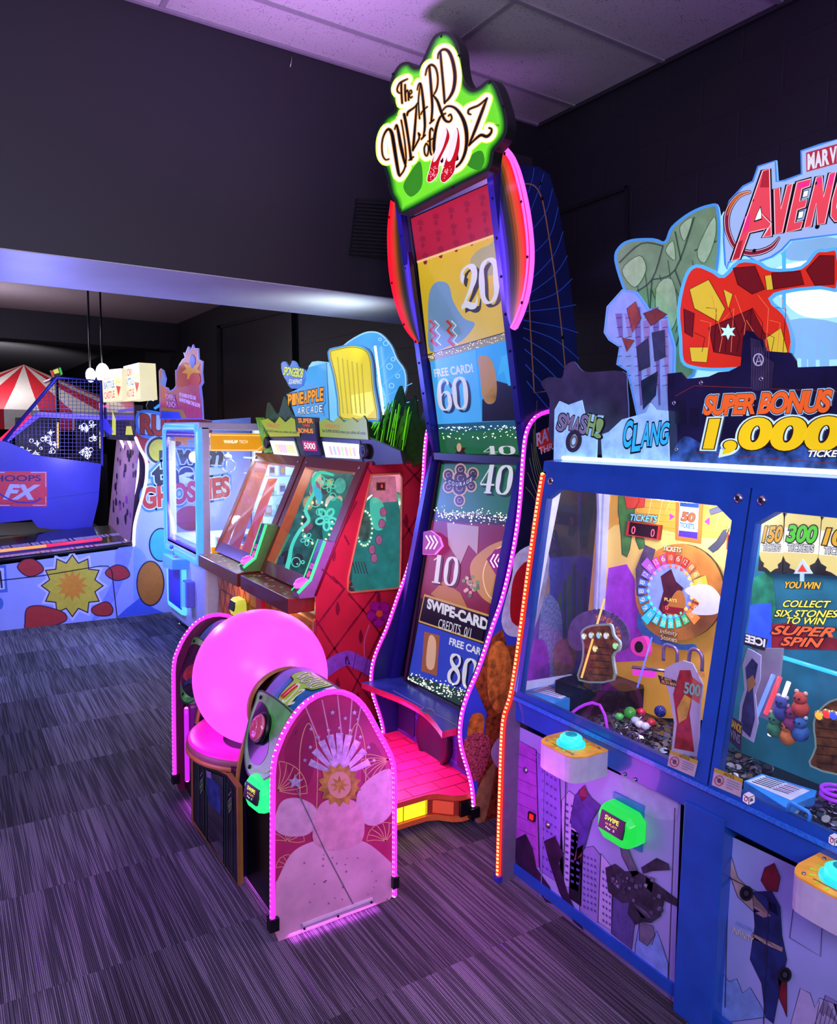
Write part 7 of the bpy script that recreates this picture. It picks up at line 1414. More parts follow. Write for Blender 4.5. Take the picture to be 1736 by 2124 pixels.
for i in range(60):
    x_ = 768 + random.random() * 74; l_ = 20 + random.random() * 50; m.stroke(P4, [(x_, 930 - random.random() * 60 + (x_ - 768) * .3), (x_ + 14, 870 - l_ * .6 + abs(x_ - 806) * .5)], 1.6, random.choice([E('#6ae018', .9), grs, E('#3aa010', .6), M('#123a08', .5)]), 1 + i * .03)
m.build('grass_cutout', SB)
m = MB(); P5 = PX(1.92); m.cut(P5, sm([(556, 880), (553, 845), (558, 835), (575, 860), (584, 838), (590, 822), (600, 850), (612, 876)], 3, True), .008, M('#4a6a3a', .5, noise=.3, em=.15)); m.build('grass_cutout', SB)
# title boards
P6 = PX(1.94); m = MB(); ol = sm([(583, 754), (592, 750), (600, 762), (606, 748), (614, 752), (618, 762), (632, 768), (628, 800), (604, 806), (594, 790), (586, 776)], 2, True)
m.cut(P6, ol, .01, E('#3a78d8', .8), M('#4a90e0', .3, em=.3)); m.otext(P6, 'SPONGEBOB', (587, 778), (627, 784), (590, 760), E('#d8e040', .95), E('#1c4a6a', .4), 2, .03, .07, .1); m.otext(P6, 'SQUAREPANTS', (598, 798), (625, 799), (600, 786), E('#d8e8f8', .95), E('#1c3a7a', .4), 2, .03, .08, .1)
m.build('title_board', SB)
m = MB(); m.cut(P6.move(.01), [(594, 818), (640, 796), (672, 800), (674, 834), (668, 846), (672, 862), (614, 868), (604, 840)], .008, E('#58a8e8', .85), M('#4a90e0', .3, em=.3))
for i, ch in enumerate('PINEAPPLE'): x_ = 597 + i * 8.2; m.otext(P6.move(.01), ch, (x_, 842 - i * 1.2), (x_ + 7.6, 842 - i * 1.2 - .8), (x_ + .4, 818 - i * 1.6), E('#f0a01e', .95), E('#6a2a08', .3), 2, .04, .10)
for i, ch in enumerate('ARCADE'): x_ = 617 + i * 9; m.otext(P6.move(.01), ch, (x_, 860 - i), (x_ + 6.5, 860 - i), (x_ + .5, 845 - i), E('#f4f4f4', 1.0), E('#1c3a5a', .4), 2, .0, .06)
m.build('title_board', SB)
P7 = PX(1.87); m = MB()
ol = [(532, 868), (548, 876), (560, 868), (580, 872), (592, 862), (606, 874), (616, 870), (618, 910), (560, 912), (548, 942), (560, 936), (548, 900)]
m = MB(); m.cut(P7, [(540, 872), (556, 868), (570, 878), (580, 864), (592, 876), (604, 866), (618, 874), (622, 905), (560, 906)], .01, E('#a8b82a', .75), M('#3a5a1a', .4)); m.text(P7, 'COLLECT', (553, 885), (580, 888), (553, 878), E('#d85a2a', .8), 2, .02); m.text(P7, 'Get BONUS when you collect all cards', (546, 897), (616, 901), (546, 891), E('#3a2a10', .4), 2, .02); m.build('grass_marquee', SB)
m = MB(); m.cut(P7, [(662, 874), (676, 868), (690, 876), (702, 864), (714, 876), (730, 866), (742, 876), (754, 862), (760, 872), (764, 912), (664, 906)], .01, E('#a0b428', .75), M('#3a5a1a', .4)); m.text(P7, 'COLLECT', (674, 886), (704, 889), (674, 879), E('#d85a2a', .8), 2, .02); m.text(P7, 'Get SUPER BONUS when you collect all cards', (668, 898), (758, 904), (668, 890), E('#3a2a10', .4), 2, .02); m.build('grass_marquee', SB)
m = MB(); m.cut(P7, [(530, 866), (540, 866), (560, 930), (566, 938), (548, 940), (542, 915)], .03, M('#6aa81a', .4, noise=.6, scale=30, em=.3)); m.build('leaf_corner', SB)
for q, spx in (([(556, 912), (612, 914), (622, 948), (566, 944)], (555, 918)), ([(664, 914), (748, 920), (750, 954), (672, 950)], (757, 936))):
    m = MB(); m.cut(PX(1.875), [(a - 4 if a < 600 else a - 2, b_ - 6) for a, b_ in q[:2]] + [(q[2][0] + 2, q[2][1] + 4), (q[3][0] - 3, q[3][1] + 3)], .02, M('#4a5a6a', .35)); m.build('card_window_box', SB)
    m = MB(); P8 = PX(1.868); c4 = (sum(p[0] for p in q) / 4, sum(p[1] for p in q) / 4); m.art(P8, [lerp(p, c4, .1) for p in q], E('#f0f4e0', 1.5), 1)
    for i in range(7): a = lerp(q[0], q[1], .18 + i * .1); b_ = lerp(q[3], q[2], .18 + i * .1); m.art(P8, [lerp(a, b_, .3), lerp((a[0] + 5, a[1]), (b_[0] + 5, b_[1]), .25), lerp((a[0] + 7, a[1]), (b_[0] + 7, b_[1]), .8), lerp((a[0] + 2, a[1]), (b_[0] + 2, b_[1]), .82)], E(random.choice(['#e8b8d8', '#b8d0f0', '#c8e8a8', '#f0d890']), 1.1), 2)
    m.build('lit_card_rack', SB)
    m = MB(); c = P8.at(*spx); m.lathe(c, [(.04, -.01), (.04, .012), (.033, .018), (.02, .012), (0, .012)], M('#23232c', .4), 22, (-1, 0, 0)); m.build('speaker', SB)
m = MB(); P9 = PX(1.85); m.cut(P9, [(611, 864), (653, 866), (655, 900), (657, 912), (664, 944), (632, 944), (624, 900), (614, 894)], .03, M('#2a2048', .35)); m.art(P9, [(613, 866), (652, 868), (654, 898), (616, 894)], E('#4a5a2a', .5), 1)
for t_, y_, c_ in (('SUPER', 877, '#f0902a'), ('CARD', 884, '#f0482a'), ('BONUS', 898, '#f0902a')): m.otext(P9, t_, (619 if t_ != 'CARD' else 628, y_), (650 if t_ != 'CARD' else 643, y_ + 1.4), (618 if t_ != 'CARD' else 628, y_ - (10 if t_ != 'CARD' else 5)), E(c_, .95), BLK, 2, .04, .09)
m.art(P9, [(627, 914), (655, 916), (658, 936), (630, 934)], E('#d81868', .9), 1); m.otext(P9, '5000', (631, 930), (654, 932), (630, 918), E('#fff0f8', 1.8), E('#5a0a30', .4), 2, .0, .05); m.build('bonus_counter', SB)

# ================================================================== the white crane with blue light rings
CR = thing('crane_machine', 'white prize crane machine with glowing blue rounded frames', 'arcade game', (1.9, 5.65, 0))
YC0, YC1, XC0 = 5.12, 6.05, 1.49
wh_ = M('#dcd8ec', .35, noise=.05); wh2 = M('#a79ec0', .4)
b = MB(); b.box(XC0 + .03, 2.25, YC0, YC1, .07, .66, wh_); b.build('lower_body', CR, .02)
b = MB()
for (x, y) in ((XC0 + .015, YC0), (XC0 + .015, YC1 - .05), (2.2, YC0), (2.2, YC1 - .05)): b.box(x, x + .06, y, y + .05, .66, 1.57, wh_)
b.box(XC0, 2.26, YC0, YC1, 1.55, 1.60, wh_); b.box(XC0, 2.26, YC0, YC1, .66, .70, wh_); b.build('upper_frame', CR, .006)
def rr(x0, x1, z0, z1, r, n=5):
    o = []
    for cx_, cz_, a0 in ((x1 - r, z1 - r, 0), (x0 + r, z1 - r, 90), (x0 + r, z0 + r, 180), (x1 - r, z0 + r, 270)):
        for i in range(n + 1): a = math.radians(a0 + 90 * i / n); o.append((cx_ + r * math.cos(a), cz_ + r * math.sin(a)))
    return o
def ring(nm, y0_, y1_, z0_, z1_, w_, x_, m_, lift, r=.05):
    A_ = rr(y0_, y1_, z0_, z1_, r); B_ = rr(y0_ + w_, y1_ - w_, z0_ + w_, z1_ - w_, max(.01, r - w_ * .5)); n = len(A_); m = MB()
    V = [Vector((x_, y, z)) for y, z in A_] + [Vector((x_ - lift, y + (w_ * .3 if y < (y0_ + y1_) / 2 else -w_ * .3), z + (w_ * .3 if z < (z0_ + z1_) / 2 else -w_ * .3))) for y, z in A_] + [Vector((x_ - lift, y, z)) for y, z in B_] + [Vector((x_, y, z)) for y, z in B_]
    m.add(V, [(k * n + i, k * n + (i + 1) % n, (k + 1) * n + (i + 1) % n, (k + 1) * n + i) for k in range(3) for i in range(n)], m_, True); return m
ring('a', YC0 - .01, YC1 + .01, .60, 1.60, .055, XC0 + .02, E('#4a98ff', 1.5), .035, .06).build('light_frame', CR)
ring('a', YC0 + .045, YC1 - .045, .665, 1.545, .05, XC0 + .01, M('#6a3f9a', .35), .01, .01).build('window_frame', CR)
MB().box(XC0 - .005, XC0 - .001, YC0 + .09, YC1 - .09, .71, 1.50, G('#d8e8ff', .03, .02, .9)).build('window', CR)
ring('a', 5.58, YC1 + .005, .15, .56, .035, XC0 + .032, E('#58b8ff', 1.5), .03, .05).build('light_frame', CR)
b = MB(); b.box(XC0 + .005, XC0 + .03, 5.625, YC1 - .04, .195, .515, M('#2a2fd0', .25, em=.25)); 
b.box(XC0, XC0 + .006, 5.635, 5.643, .21, .5, E('#40a0ff', .9)); b.build('prize_door', CR)
b = MB(); b.box(XC0 - .03, XC0 + .03, 5.36, 5.47, .27, .46, M('#7a78d8', .35)); b.box(XC0 - .045, XC0 - .02, 5.40, 5.45, .27, .45, E('#5ab0ff', 1.0)); b.build('coin_slot', CR, .006)
b = MB(); b.slab([Vector((XC0 + .03, y, z)) for y, z in ((5.52, .52), (5.78, .50), (5.80, .56), (5.80, .60), (5.50, .60))], (-.12, 0, .01), M('#58a0f0', .3, em=.35)); co2 = b.build('joystick_box', CR, .008)
b = MB(); b.tube([(XC0 - .03, 5.70, .61), (XC0 - .04, 5.71, .66)], .006, STEEL, 8); b.ball((XC0 - .042, 5.712, .67), .016, M('#4a5ad8', .2), 12); b.build('joystick', co2)
b = MB(); b.lathe((XC0 - .04, 5.60, .608), [(.016, 0), (.016, .008), (0, .011)], E('#a06ad8', .6), 16); b.build('push_button', co2)
for y in (YC0 + .06, YC1 - .08): MB().lathe((XC0 + .08, y, 0), [(.022, 0), (.022, .01), (.008, .015), (.008, .07)], STEEL, 10).build('foot', CR)
PC = PY(YC0 - .002)
ym_ = M('#f0a818', .35, em=.55); b = MB(); b.box(XC0 + .08, 2.2, YC0 - .006, YC0 + .004, 1.405, 1.53, ym_)
class SF:
    def at(s, x, y, off=0): return Vector((x, YC0 - .0065 - off, y))
b.text(SF(), 'WAHLAP', (1.66, 1.46), (1.76, 1.46), (1.66, 1.482), E('#fff8e0', 1.2), 1, .04); b.text(SF(), 'TECH', (1.77, 1.46), (1.83, 1.46), (1.77, 1.482), E('#fff8e0', 1.0), 1, 0)
b.stroke(SF(), [(XC0 + .085, 1.515), (2.2, 1.515)], .005, M('#fff0c0', .4, em=.6), 1); b.stroke(SF(), [(XC0 + .085, 1.412), (1.90, 1.412), (1.98, 1.47), (2.06, 1.412), (2.2, 1.412)], .006, M('#fff0c0', .4, em=.6), 1)
for i in range(3): b.stroke(SF(), [(1.95, 1.425 + i * .014), (1.98, 1.442 + i * .014), (2.01, 1.425 + i * .014)], .005, M('#c87a10', .4), 1)
b.build('yellow_header', CR); b = MB(); b.box(XC0 + .08, 2.2, YC0 - .006, YC0 + .004, .70, .74, ym_); b.text(SF(), 'PRIZE', (2.0, .715), (2.1, .715), (2.0, .73), E('#fff8e0', 1.0), 1, .03); b.build('yellow_header', CR)
MB().box(XC0 + .08, 2.2, YC0, YC0 + .003, .74, 1.405, G('#e8f4ff', .05, .02, .8)).build('side_window', CR)
b = MB(); b.box(2.20, 2.22, YC0 + .04, YC1 - .02, .70, 1.55, M('#c8d8e8', .4, em=.35))
b.box(1.53, 2.2, YC0 + .04, YC1 - .04, .70, .735, M('#b8d0e0', .3, em=.25)); b.box(XC0 + .09, 2.2, YC0 + .03, YC1 - .03, 1.50, 1.52, M('#e0f4ff', .3, em=1.2)); b.build('interior', CR)
for z in (.93, 1.08, 1.22, 1.34): MB().box(1.98, 2.2, YC0 + .03, YC0 + .5, z, z + .008, G('#c8f0ff', .25, .05, 1)).build('shelf', CR)
b = MB(); b.box(1.98, 2.02, YC0 + .2, YC0 + .24, .74, .93, M('#e8f0ff', .3, em=.2)); b.box(2.04, 2.16, YC0 + .02, YC0 + .03, .78, .92, M('#e8b020', .4, em=.4)); b.build('prize_chute', CR)
b = MB(); b.tube([(1.85, 5.6, 1.50), (1.85, 5.6, 1.36)], .008, STEEL, 8); b.lathe((1.85, 5.6, 1.33), [(.01, .04), (.03, .03), (.03, .0), (.015, -.01)], STEEL, 16)
for a in (0, 2.1, 4.2): b.tube([Vector((1.85, 5.6, 1.33)) + Vector((math.cos(a) * r_, math.sin(a) * r_, z_)) for r_, z_ in ((.02, 0), (.06, -.03), (.05, -.08), (.015, -.10))], .005, STEEL, 6)
b.build('claw', CR)
b = MB(); Pb = PX(XC0 + .012); b.cut(Pb, [(341, 901), (350, 906), (362, 898), (376, 906), (392, 900), (404, 902), (404, 910), (390, 912), (386, 926), (372, 916), (356, 914), (344, 910)], .002, M('#e8902a', .4, em=.5)); b.art(Pb, [(341, 901), (360, 899), (362, 912), (350, 908), (344, 910)], M('#2a8ae0', .4, em=.5), 1); b.build('window_banner', CR)
# topper of the crane
XT2 = PX(XC0 - .02); b = MB()
ol = [(331, 870), (330, 800), (329, 770), (333, 764), (339, 768), (344, 785), (341, 802), (348, 804), (352, 811), (360, 806), (364, 800), (363, 768), (367, 766), (371, 756), (378, 745), (383, 742), (380, 731), (384, 732), (390, 718), (393, 720), (394, 728), (400, 714), (403, 722), (411, 722), (412, 745), (420, 749), (419, 772), (421, 794), (416, 802), (419, 830), (421, 870)]
b.cut(XT2, ol, .008, M('#c03a5a', .35, noise=.2, em=.12), M('#8a9ae8', .3, em=.3)); b.stroke(XT2, inset(ol, 1.5), 2, M('#4a60e0', .3, em=.45), 1, True)
b.art(XT2, sm([(366, 800), (368, 772), (380, 752), (394, 760), (400, 790), (386, 800)], 4, True), M('#b82030', .4, em=.2), 2); b.art(XT2, star(398, 768, 22, 12, 7), M('#e0962a', .4, em=.25), 2.5); b.art(XT2, sm([(396, 735), (404, 742), (403, 758), (398, 764), (394, 752)], 4, True), M('#2a5ad0', .4, em=.3), 3.5)
b.art(XT2, sm([(336, 770), (342, 782), (340, 800), (333, 796)], 4, True), M('#3a6ad8', .4, em=.3), 2.5); b.art(XT2, circ(404, 786, 12, 13), M('#c83a3a', .4, em=.2), 3.5); b.art(XT2, [(334, 845), (380, 850), (388, 868), (332, 868)], M('#c88a3a', .4), 1.6); b.art(XT2, [(334, 852), (372, 855), (376, 868), (333, 868)], M('#2a48c0', .4, em=.2), 2)
for t_, p0, p1, p2 in (('POWERFUL', (344, 828), (364, 832), (343, 816)), ('PUNCH', (346, 844), (366, 846), (345, 832))): b.otext(XT2, t_, p0, p1, p2, M('#e88aa0', .4, em=.3), M('#3a3ab0', .4, em=.2), 4, .03, .09)
for t_, p0, p1, p2 in (('HIT AS HARD AS YOU CAN', (372, 822), (406, 830), (372, 814)), ('ALWAYS WEAR THE GLOVE', (372, 832), (415, 846), (372, 824))): b.text(XT2, t_, p0, p1, p2, M('#c8b8f0', .4, em=.45), 4, .03)
b.build('topper_sign', CR)
# toys and boxes on the crane shelves
k_ = 0
for (x, y, z, s_, c_, cat, txt) in ((2.03, 5.18, 1.228, .05, '#e8e8f8', 'box', 'white prize box on the top shelf of the crane'), (2.12, 5.20, 1.228, .045, '#8a9ae8', 'box', 'periwinkle prize box on the top shelf of the crane'),
        (2.02, 5.17, 1.088, .05, '#b8e0a0', 'box', 'pale green prize box on the second shelf of the crane'), (2.11, 5.18, 1.088, .055, '#f0f4ff', 'box', 'tall white prize box on the second shelf of the crane'), (2.01, 5.2, .938, .05, '#c8c0a0', 'box', 'tan prize box on the lowest shelf of the crane'), (2.10, 5.18, .938, .05, '#7ac08a', 'box', 'green prize box on the lowest shelf of the crane'),
        (1.66, 5.25, .736, .04, '#a0d8e8', 'box', 'pale cyan prize box front left on the crane floor'), (1.74, 5.30, .736, .045, '#c8a0e0', 'box', 'lilac prize box on the crane floor'), (1.84, 5.22, .736, .045, '#4a9ad8', 'box', 'blue prize box on the crane floor near the side window'), (1.92, 5.36, .736, .04, '#e8e0f0', 'box', 'off white prize box at the back of the crane floor')):
    t = thing('prize_box', txt, cat, (x, y, z), 'prizes inside the crane'); m = MB(); m.box(x - s_ * .5, x + s_ * .5, y - s_ * .4, y + s_ * .4, z, z + s_ * 1.5, M(c_, .3, noise=.2, em=.25)); m.build('carton', t, .003)
    m = MB(); m.box(x - s_ * .35, x + s_ * .35, y - s_ * .42, y - s_ * .4, z + s_ * .4, z + s_ * 1.2, M(random.choice(['#f0f0ff', '#30507a', '#d85a8a', '#e8c83a']), .3, em=.2)); m.build('printed_front', t)
# ================================================================== the long alley game with a tall printed side
PM = thing('alley_game', 'long alley game with pale blue printed side and white wavy light strips', 'arcade game', (0.9, 6.7, 0))
YP = 6.42; pp_ = PY(YP)
wave = sm([(281, 908), (290, 930), (302, 952), (304, 975), (302, 1000), (295, 1030), (286, 1060), (279, 1090), (277, 1120), (277, 1131)], 3)
side = [(-40, 1313), (340, 1271), (520, 1251), (520, 866), (440, 872), (284, 852)] + wave + [(240, 1140), (0, 1172), (-40, 1178)]
m = MB(); sky2 = M('#a4b4f0', .4, noise=.08, scale=3); m.cut(pp_, side, .02, sky2, BLK)
m.art(pp_, [(285, 853), (440, 873), (440, 905), (400, 900), (330, 960), (300, 960), (304, 975), (290, 930), (282, 908)], M('#a02a34', .4, noise=.1), 1); m.art(pp_, sm([(277, 1131), (300, 1150), (320, 1210), (316, 1270), (277, 1276)], 4), M('#8aa8ee', .4), 1)
m.art(pp_, [(243, 1280), (262, 1262), (290, 1240), (320, 1262), (340, 1271), (243, 1281)], M('#4a68d8', .4), 1.5); m.art(pp_, sm([(240, 1142), (276, 1134), (240, 1240), (200, 1285), (190, 1286), (236, 1200)], 3, True), M('#8a98e8', .4), .8)
rd = M('#b83a34', .4); bl3 = M('#4a8ae0', .4); dk3 = M('#1c2440', .4)
m.art(pp_, sm([(282, 860), (300, 850), (340, 858), (346, 880), (330, 910), (292, 905), (282, 885)], 4, True), bl3, 1.6); m.art(pp_, sm([(288, 864), (302, 856), (334, 864), (338, 880), (326, 902), (296, 898), (287, 884)], 4, True), M('#c0d4f8', .4), 1.9)
m.otext(pp_, 'RUN', (291, 901), (372, 908), (291, 858), rd, dk3, 2.6, .05, .08)
m.art(pp_, circ(330, 934, 30, 32), M('#b8ccf4', .4), 2); m.art(pp_, circ(330, 934, 26, 28), dk3, 2.4); m.art(pp_, circ(330, 934, 21, 23), M('#c8c044', .4), 2.8); m.art(pp_, [(330, 934), (351, 934), (346, 950), (336, 957), (330, 957)], dk3, 3.1)
for t_, p0, p1, p2, c_ in (('with', (364, 962), (462, 965), (368, 920), dk3), ('the', (318, 1008), (404, 1000), (312, 962), dk3), ('GHOSTIES', (296, 1058), (478, 1030), (292, 1012), rd)):
    m.otext(pp_, t_, p0, p1, p2, c_, M('#c8d8fa', .4), 3.4, .05, .09, .05, 1.0, bl3, .17)
m.art(pp_, circ(334, 1130, 24, 34), M('#4ab8e8', .4), 3); m.stroke(pp_, circ(334, 1130, 24, 34), 2.6, dk3, 3.4, True); m.art(pp_, circ(312, 1210, 28, 46), M('#b8742a', .4), 3.2); m.stroke(pp_, circ(312, 1210, 28, 46), 2.6, dk3, 3.6, True); m.art(pp_, circ(395, 1075, 32, 26), M('#a8442e', .4), 3)
# plain yellow burst with red swooshes in place of the mascot
yb_ = M('#d8c83a', .4); m.art(pp_, star(150, 1215, 74, 56, 12), M('#d8d8f8', .4), 2); m.art(pp_, star(150, 1215, 66, 50, 12), dk3, 2.4); m.art(pp_, star(150, 1215, 62, 47, 12), yb_, 2.8); m.art(pp_, star(150, 1215, 34, 20, 12), M('#e89a2a', .4), 3.2)
for q in ([(52, 1290), (56, 1262), (80, 1256), (110, 1262), (134, 1272), (136, 1288), (100, 1300), (56, 1306)], [(36, 1176), (56, 1158), (80, 1166), (90, 1184), (60, 1196)], [(218, 1188), (240, 1172), (262, 1178), (268, 1196), (240, 1204)], [(190, 1262), (220, 1248), (234, 1262), (228, 1276), (200, 1276)]): m.art(pp_, sm(q, 4, True), rd, 3.6); m.stroke(pp_, sm(q, 4, True), 2, dk3, 4, True)
m.art(pp_, [(-10, 1172), (12, 1172), (16, 1228), (-10, 1230)], M('#4a78c8', .4), 2); m.art(pp_, [(-10, 1178), (8, 1178), (10, 1222), (-10, 1224)], M('#d8dcf8', .4), 2.4); m.stroke(pp_, [(0, 1184), (4, 1220)], 4, dk3, 3); m.art(pp_, circ(0, 1252, 7, 12), M('#4a78c8', .4), 2.4)
m.stroke(pp_, [(0, 1204), (88, 1194), (208, 1174), (224, 1174), (232, 1184), (243, 1281)], 1.8, BLK, 5)
m.build('printed_side', PM)
def px3(pl_, P): return [pl_.at(*p) for p in P]
pts_w = px3(pp_, wave)
for k, Y in enumerate((YP - .006, 6.74, 7.06)):
    m = MB(); m.led([Vector((v.x, Y, v.z)) for v in pts_w], .012, E('#ffe0f8', 1.7), E('#ffffff', 2.8), .03); m.build('light_strip', PM)
    if k:
        m = MB(); A_ = [Vector((v.x, Y + .01, v.z)) for v in pts_w]; B_ = [Vector((1.42 + .12 * k, Y + .01, 1.46)), Vector((1.42 + .12 * k, Y + .01, .60))]
        m.add(A_[::-1] + [Vector((1.9, Y + .01, 1.5)), Vector((1.9, Y + .01, .6))], [tuple(range(len(A_) + 2))], G('#d8c8f8', .12, .03, 1)); m.build('lane_divider', PM)
for Y, d_ in ((6.60, 0), (6.92, 0)):
    pass
m = MB(); m.add([Vector((1.40, 6.44, 1.5)), Vector((1.40, 7.4, 1.5)), Vector((1.30, 7.4, .62)), Vector((1.30, 6.44, .62))], [(0, 1, 2, 3)], M('#b088a8', .4, noise=.2, em=.15))
for i in range(34): y_ = 6.46 + random.random() * .8; z_ = .66 + random.random() * .8; r_ = .02 + random.random() * .03; xx = 1.30 + .1 * (z_ - .62) / .88 - .003; m.add([Vector((xx, y_ + r_ * math.cos(a * .785), z_ + r_ * math.sin(a * .785))) for a in range(8)], [tuple(range(8))], M(random.choice(['#3a2a4a', '#c060c8', '#2a1c34', '#5a4468']), .4))
m.build('lane_backdrop', PM)
m = MB(); xx0, xx1 = -.2, 1.33; bed = M('#0d0c12', .25, coat=.5); m.add([Vector((xx0, YP + .01, .50)), Vector((xx1, YP + .01, .60)), Vector((xx1, 7.35, .66)), Vector((xx0, 7.35, .56))], [(0, 1, 2, 3)], bed)
for a in range(2):
    for i in range(40): x_ = xx0 + .1 + i * .036; y_ = YP + .06 + a * .36; zz1 = .50 + (x_ - xx0) / 1.53 * .1 + (y_ - YP) * .065 + .002; w_ = .02 + random.random() * .03; m.add([Vector((x_, y_, zz1)), Vector((x_ + w_, y_ + .01, zz1)), Vector((x_ + w_ - .01, y_ + .12, zz1 + .008)), Vector((x_ - .01, y_ + .10, zz1 + .007))], [(0, 1, 2, 3)], M('#b8b0d8', .4))
m.tube([Vector((xx0, YP + .006, .505)), Vector((xx1, YP + .006, .605))], .018, BLK, 8); m.build('lane_bed', PM)
MB().tube([Vector((xx0, 6.66, .545)), Vector((.7, 6.66, .598))], .012, E('#ff8a50', 1.6), 8).build('light_tube', PM); MB().tube([Vector((.7, 6.66, .598)), Vector((1.12, 6.66, .628))], .012, E('#ff2a5a', 1.6), 8).build('light_tube', PM)
m = MB(); m.box(1.30, 1.42, 6.43, 7.35, 1.45, 1.74, M('#14101c', .3)); PH = PX(1.297)
m.cut(PH, [(205, 836), (277, 832), (279, 905), (206, 906)], .004, M('#1a1428', .15, coat=1.0)); 
for q, c_ in (([(233, 852), (240, 870), (240, 902), (232, 902)], '#d8e050'), ([(262, 884), (272, 884), (276, 902), (260, 902)], '#e0e060'), ([(208, 866), (222, 870), (236, 896), (228, 902), (206, 884)], '#3a3af0'), ([(244, 850), (276, 846), (276, 852), (246, 856)], '#4a4ad0')): m.art(PH, q, E(c_, .8), 1)
for i in range(4): m.art(PH, [(208 + i * 5, 840), (211 + i * 5, 840), (212 + i * 5, 845), (209 + i * 5, 845)], E('#ff5a8a', 1.5), 1)
m.build('head_box', PM)
for q, ed in (([(211, 768), (252, 764), (254, 830), (214, 834)], 0), ([(256, 760), (288, 752), (292, 828), (258, 832)], 12)):
    pl_ = PX(1.24 if ed == 0 else 1.28); m = MB(); m.cut(pl_, q, .12, E('#f8f0c0', 0.95), E('#f4ecb8', 0.85)); a, b_, c_, d_ = q
    for t_, y0_, col_ in (('COIN', .2, '#f06a3a'), ('BATTLE', .48, '#6a9ad8'), ('CASTLE', .8, '#f06a3a')): m.otext(pl_, t_, lerp(lerp(a, d_, y0_ + .12), lerp(b_, c_, y0_ + .12), .08), lerp(lerp(a, d_, y0_ + .1), lerp(b_, c_, y0_ + .1), .62), lerp(lerp(a, d_, y0_ - .1), lerp(b_, c_, y0_ - .1), .06), E(col_, .9), E('#f8f8f8', 1), 1, .03, .07)
    cc = lerp(lerp(a, b_, .8), lerp(d_, c_, .8), .35); m.art(pl_, star(cc[0], cc[1], 9, 5, 7), E('#f0d020', 1), 2); m.art(pl_, [(cc[0] - 4, cc[1] + 12), (cc[0] + 6, cc[1] + 14), (cc[0] + 1, cc[1] + 34)], E('#e03020', .9), 2); m.build('lit_marquee', PM)
# ================================================================== the basketball game with its cage
HF = thing('basketball_game', 'blue basketball arcade game with a wire cage and a red lettered sign on its side', 'arcade game', (0.8, 7.8, 0))
ph = PY(7.42); bp3 = M('#3a44d0', .35, noise=.12, scale=3); m = MB()
ol = [(-30, 905), (18, 918), (58, 935), (70, 944), (210, 962), (204, 1040), (190, 1098), (110, 1098), (78, 1094), (66, 1078), (-30, 1088)]
m.cut(ph, ol, .03, bp3, BLK); rs = M('#c83a4a', .4, em=.15); lw = M('#a0a8f0', .4, em=.3)
m.art(ph, [(-8, 977), (97, 978), (98, 1051), (-8, 1050)], rs, 1); m.text(ph, 'HOOPS', (-12, 999), (85, 998), (-12, 986), M('#1c1c70', .4), 2, .02); m.text(ph, 'FX', (6, 1036), (78, 1037), (12, 1004), lw, 3, .05, .2)
m.stroke(ph, sm([(-4, 1022), (30, 1040), (70, 1042), (84, 1032)], 5), 3, M('#3a3ab8', .4), 4)
for q in ([(64, 980), (95, 980), (95, 1010)], [(95, 1030), (95, 1048), (68, 1048)], [(-6, 1048), (20, 1048)], [(-6, 980), (10, 980)]): m.stroke(ph, q, 1.8, lw, 3)
m.stroke(ph, [(-20, 1050), (205, 1020)], .8, M('#20288a', .4), 1); m.build('side_panel', HF)
mt_ = M('#3f46b8', .35, .3); mw = M('#8a90d8', .3, .5); m = MB()
cg = PY(7.46); cg2 = PY(8.35)
for pl_, r_ in ((cg, .016), (cg2, .014)):
    m.tube([pl_.at(*p) for p in [(8, 915), (118, 783), (210, 790), (212, 965), (62, 945), (8, 915)]], r_, mt_, 8)
m.tube([cg.at(118, 783), Vector((cg.at(118, 783).x, 8.35, cg.at(118, 783).z))], .014, mt_, 8); m.tube([cg.at(8, 915), Vector((cg.at(8, 915).x, 8.35, cg.at(8, 915).z))], .014, mt_, 8); m.build('cage_frame', HF)
m = MB()
for i in range(24):
    x_ = 16 + i * 8.4; yt = max(786, 915 - (x_ - 8) * 1.2); yb = min(964, 918 + (x_ - 8) * .48)
    m.tube([cg.at(x_, yt), cg.at(x_, yb)], .003, mw, 4)
for i in range(22):
    y_ = 792 + i * 7.8; xl = 8 + (915 - y_) / 1.2 if y_ < 915 else 8 + (y_ - 915) / .5
    if xl < 205: m.tube([cg.at(xl, y_), cg.at(211, y_ + 2)], .003, mw, 4)
m.build('cage_mesh', HF)
for (a, b_, c_, Y) in (((0, 916), (62, 860), '#ff2a5a', 7.5), ((12, 914), (80, 860), '#5a4aff', 7.55), ((80, 860), (206, 866), '#6a5aff', 7.6)):
    MB().tube([PY(Y).at(*a), PY(Y).at(*b_)], .022, E(c_, 1.6), 8).build('light_bar', HF)
m = MB(); m.box(-.4, 1.28, 7.44, 8.4, .04, .60, M('#0c0b14', .5)); m.build('ramp_base', HF)
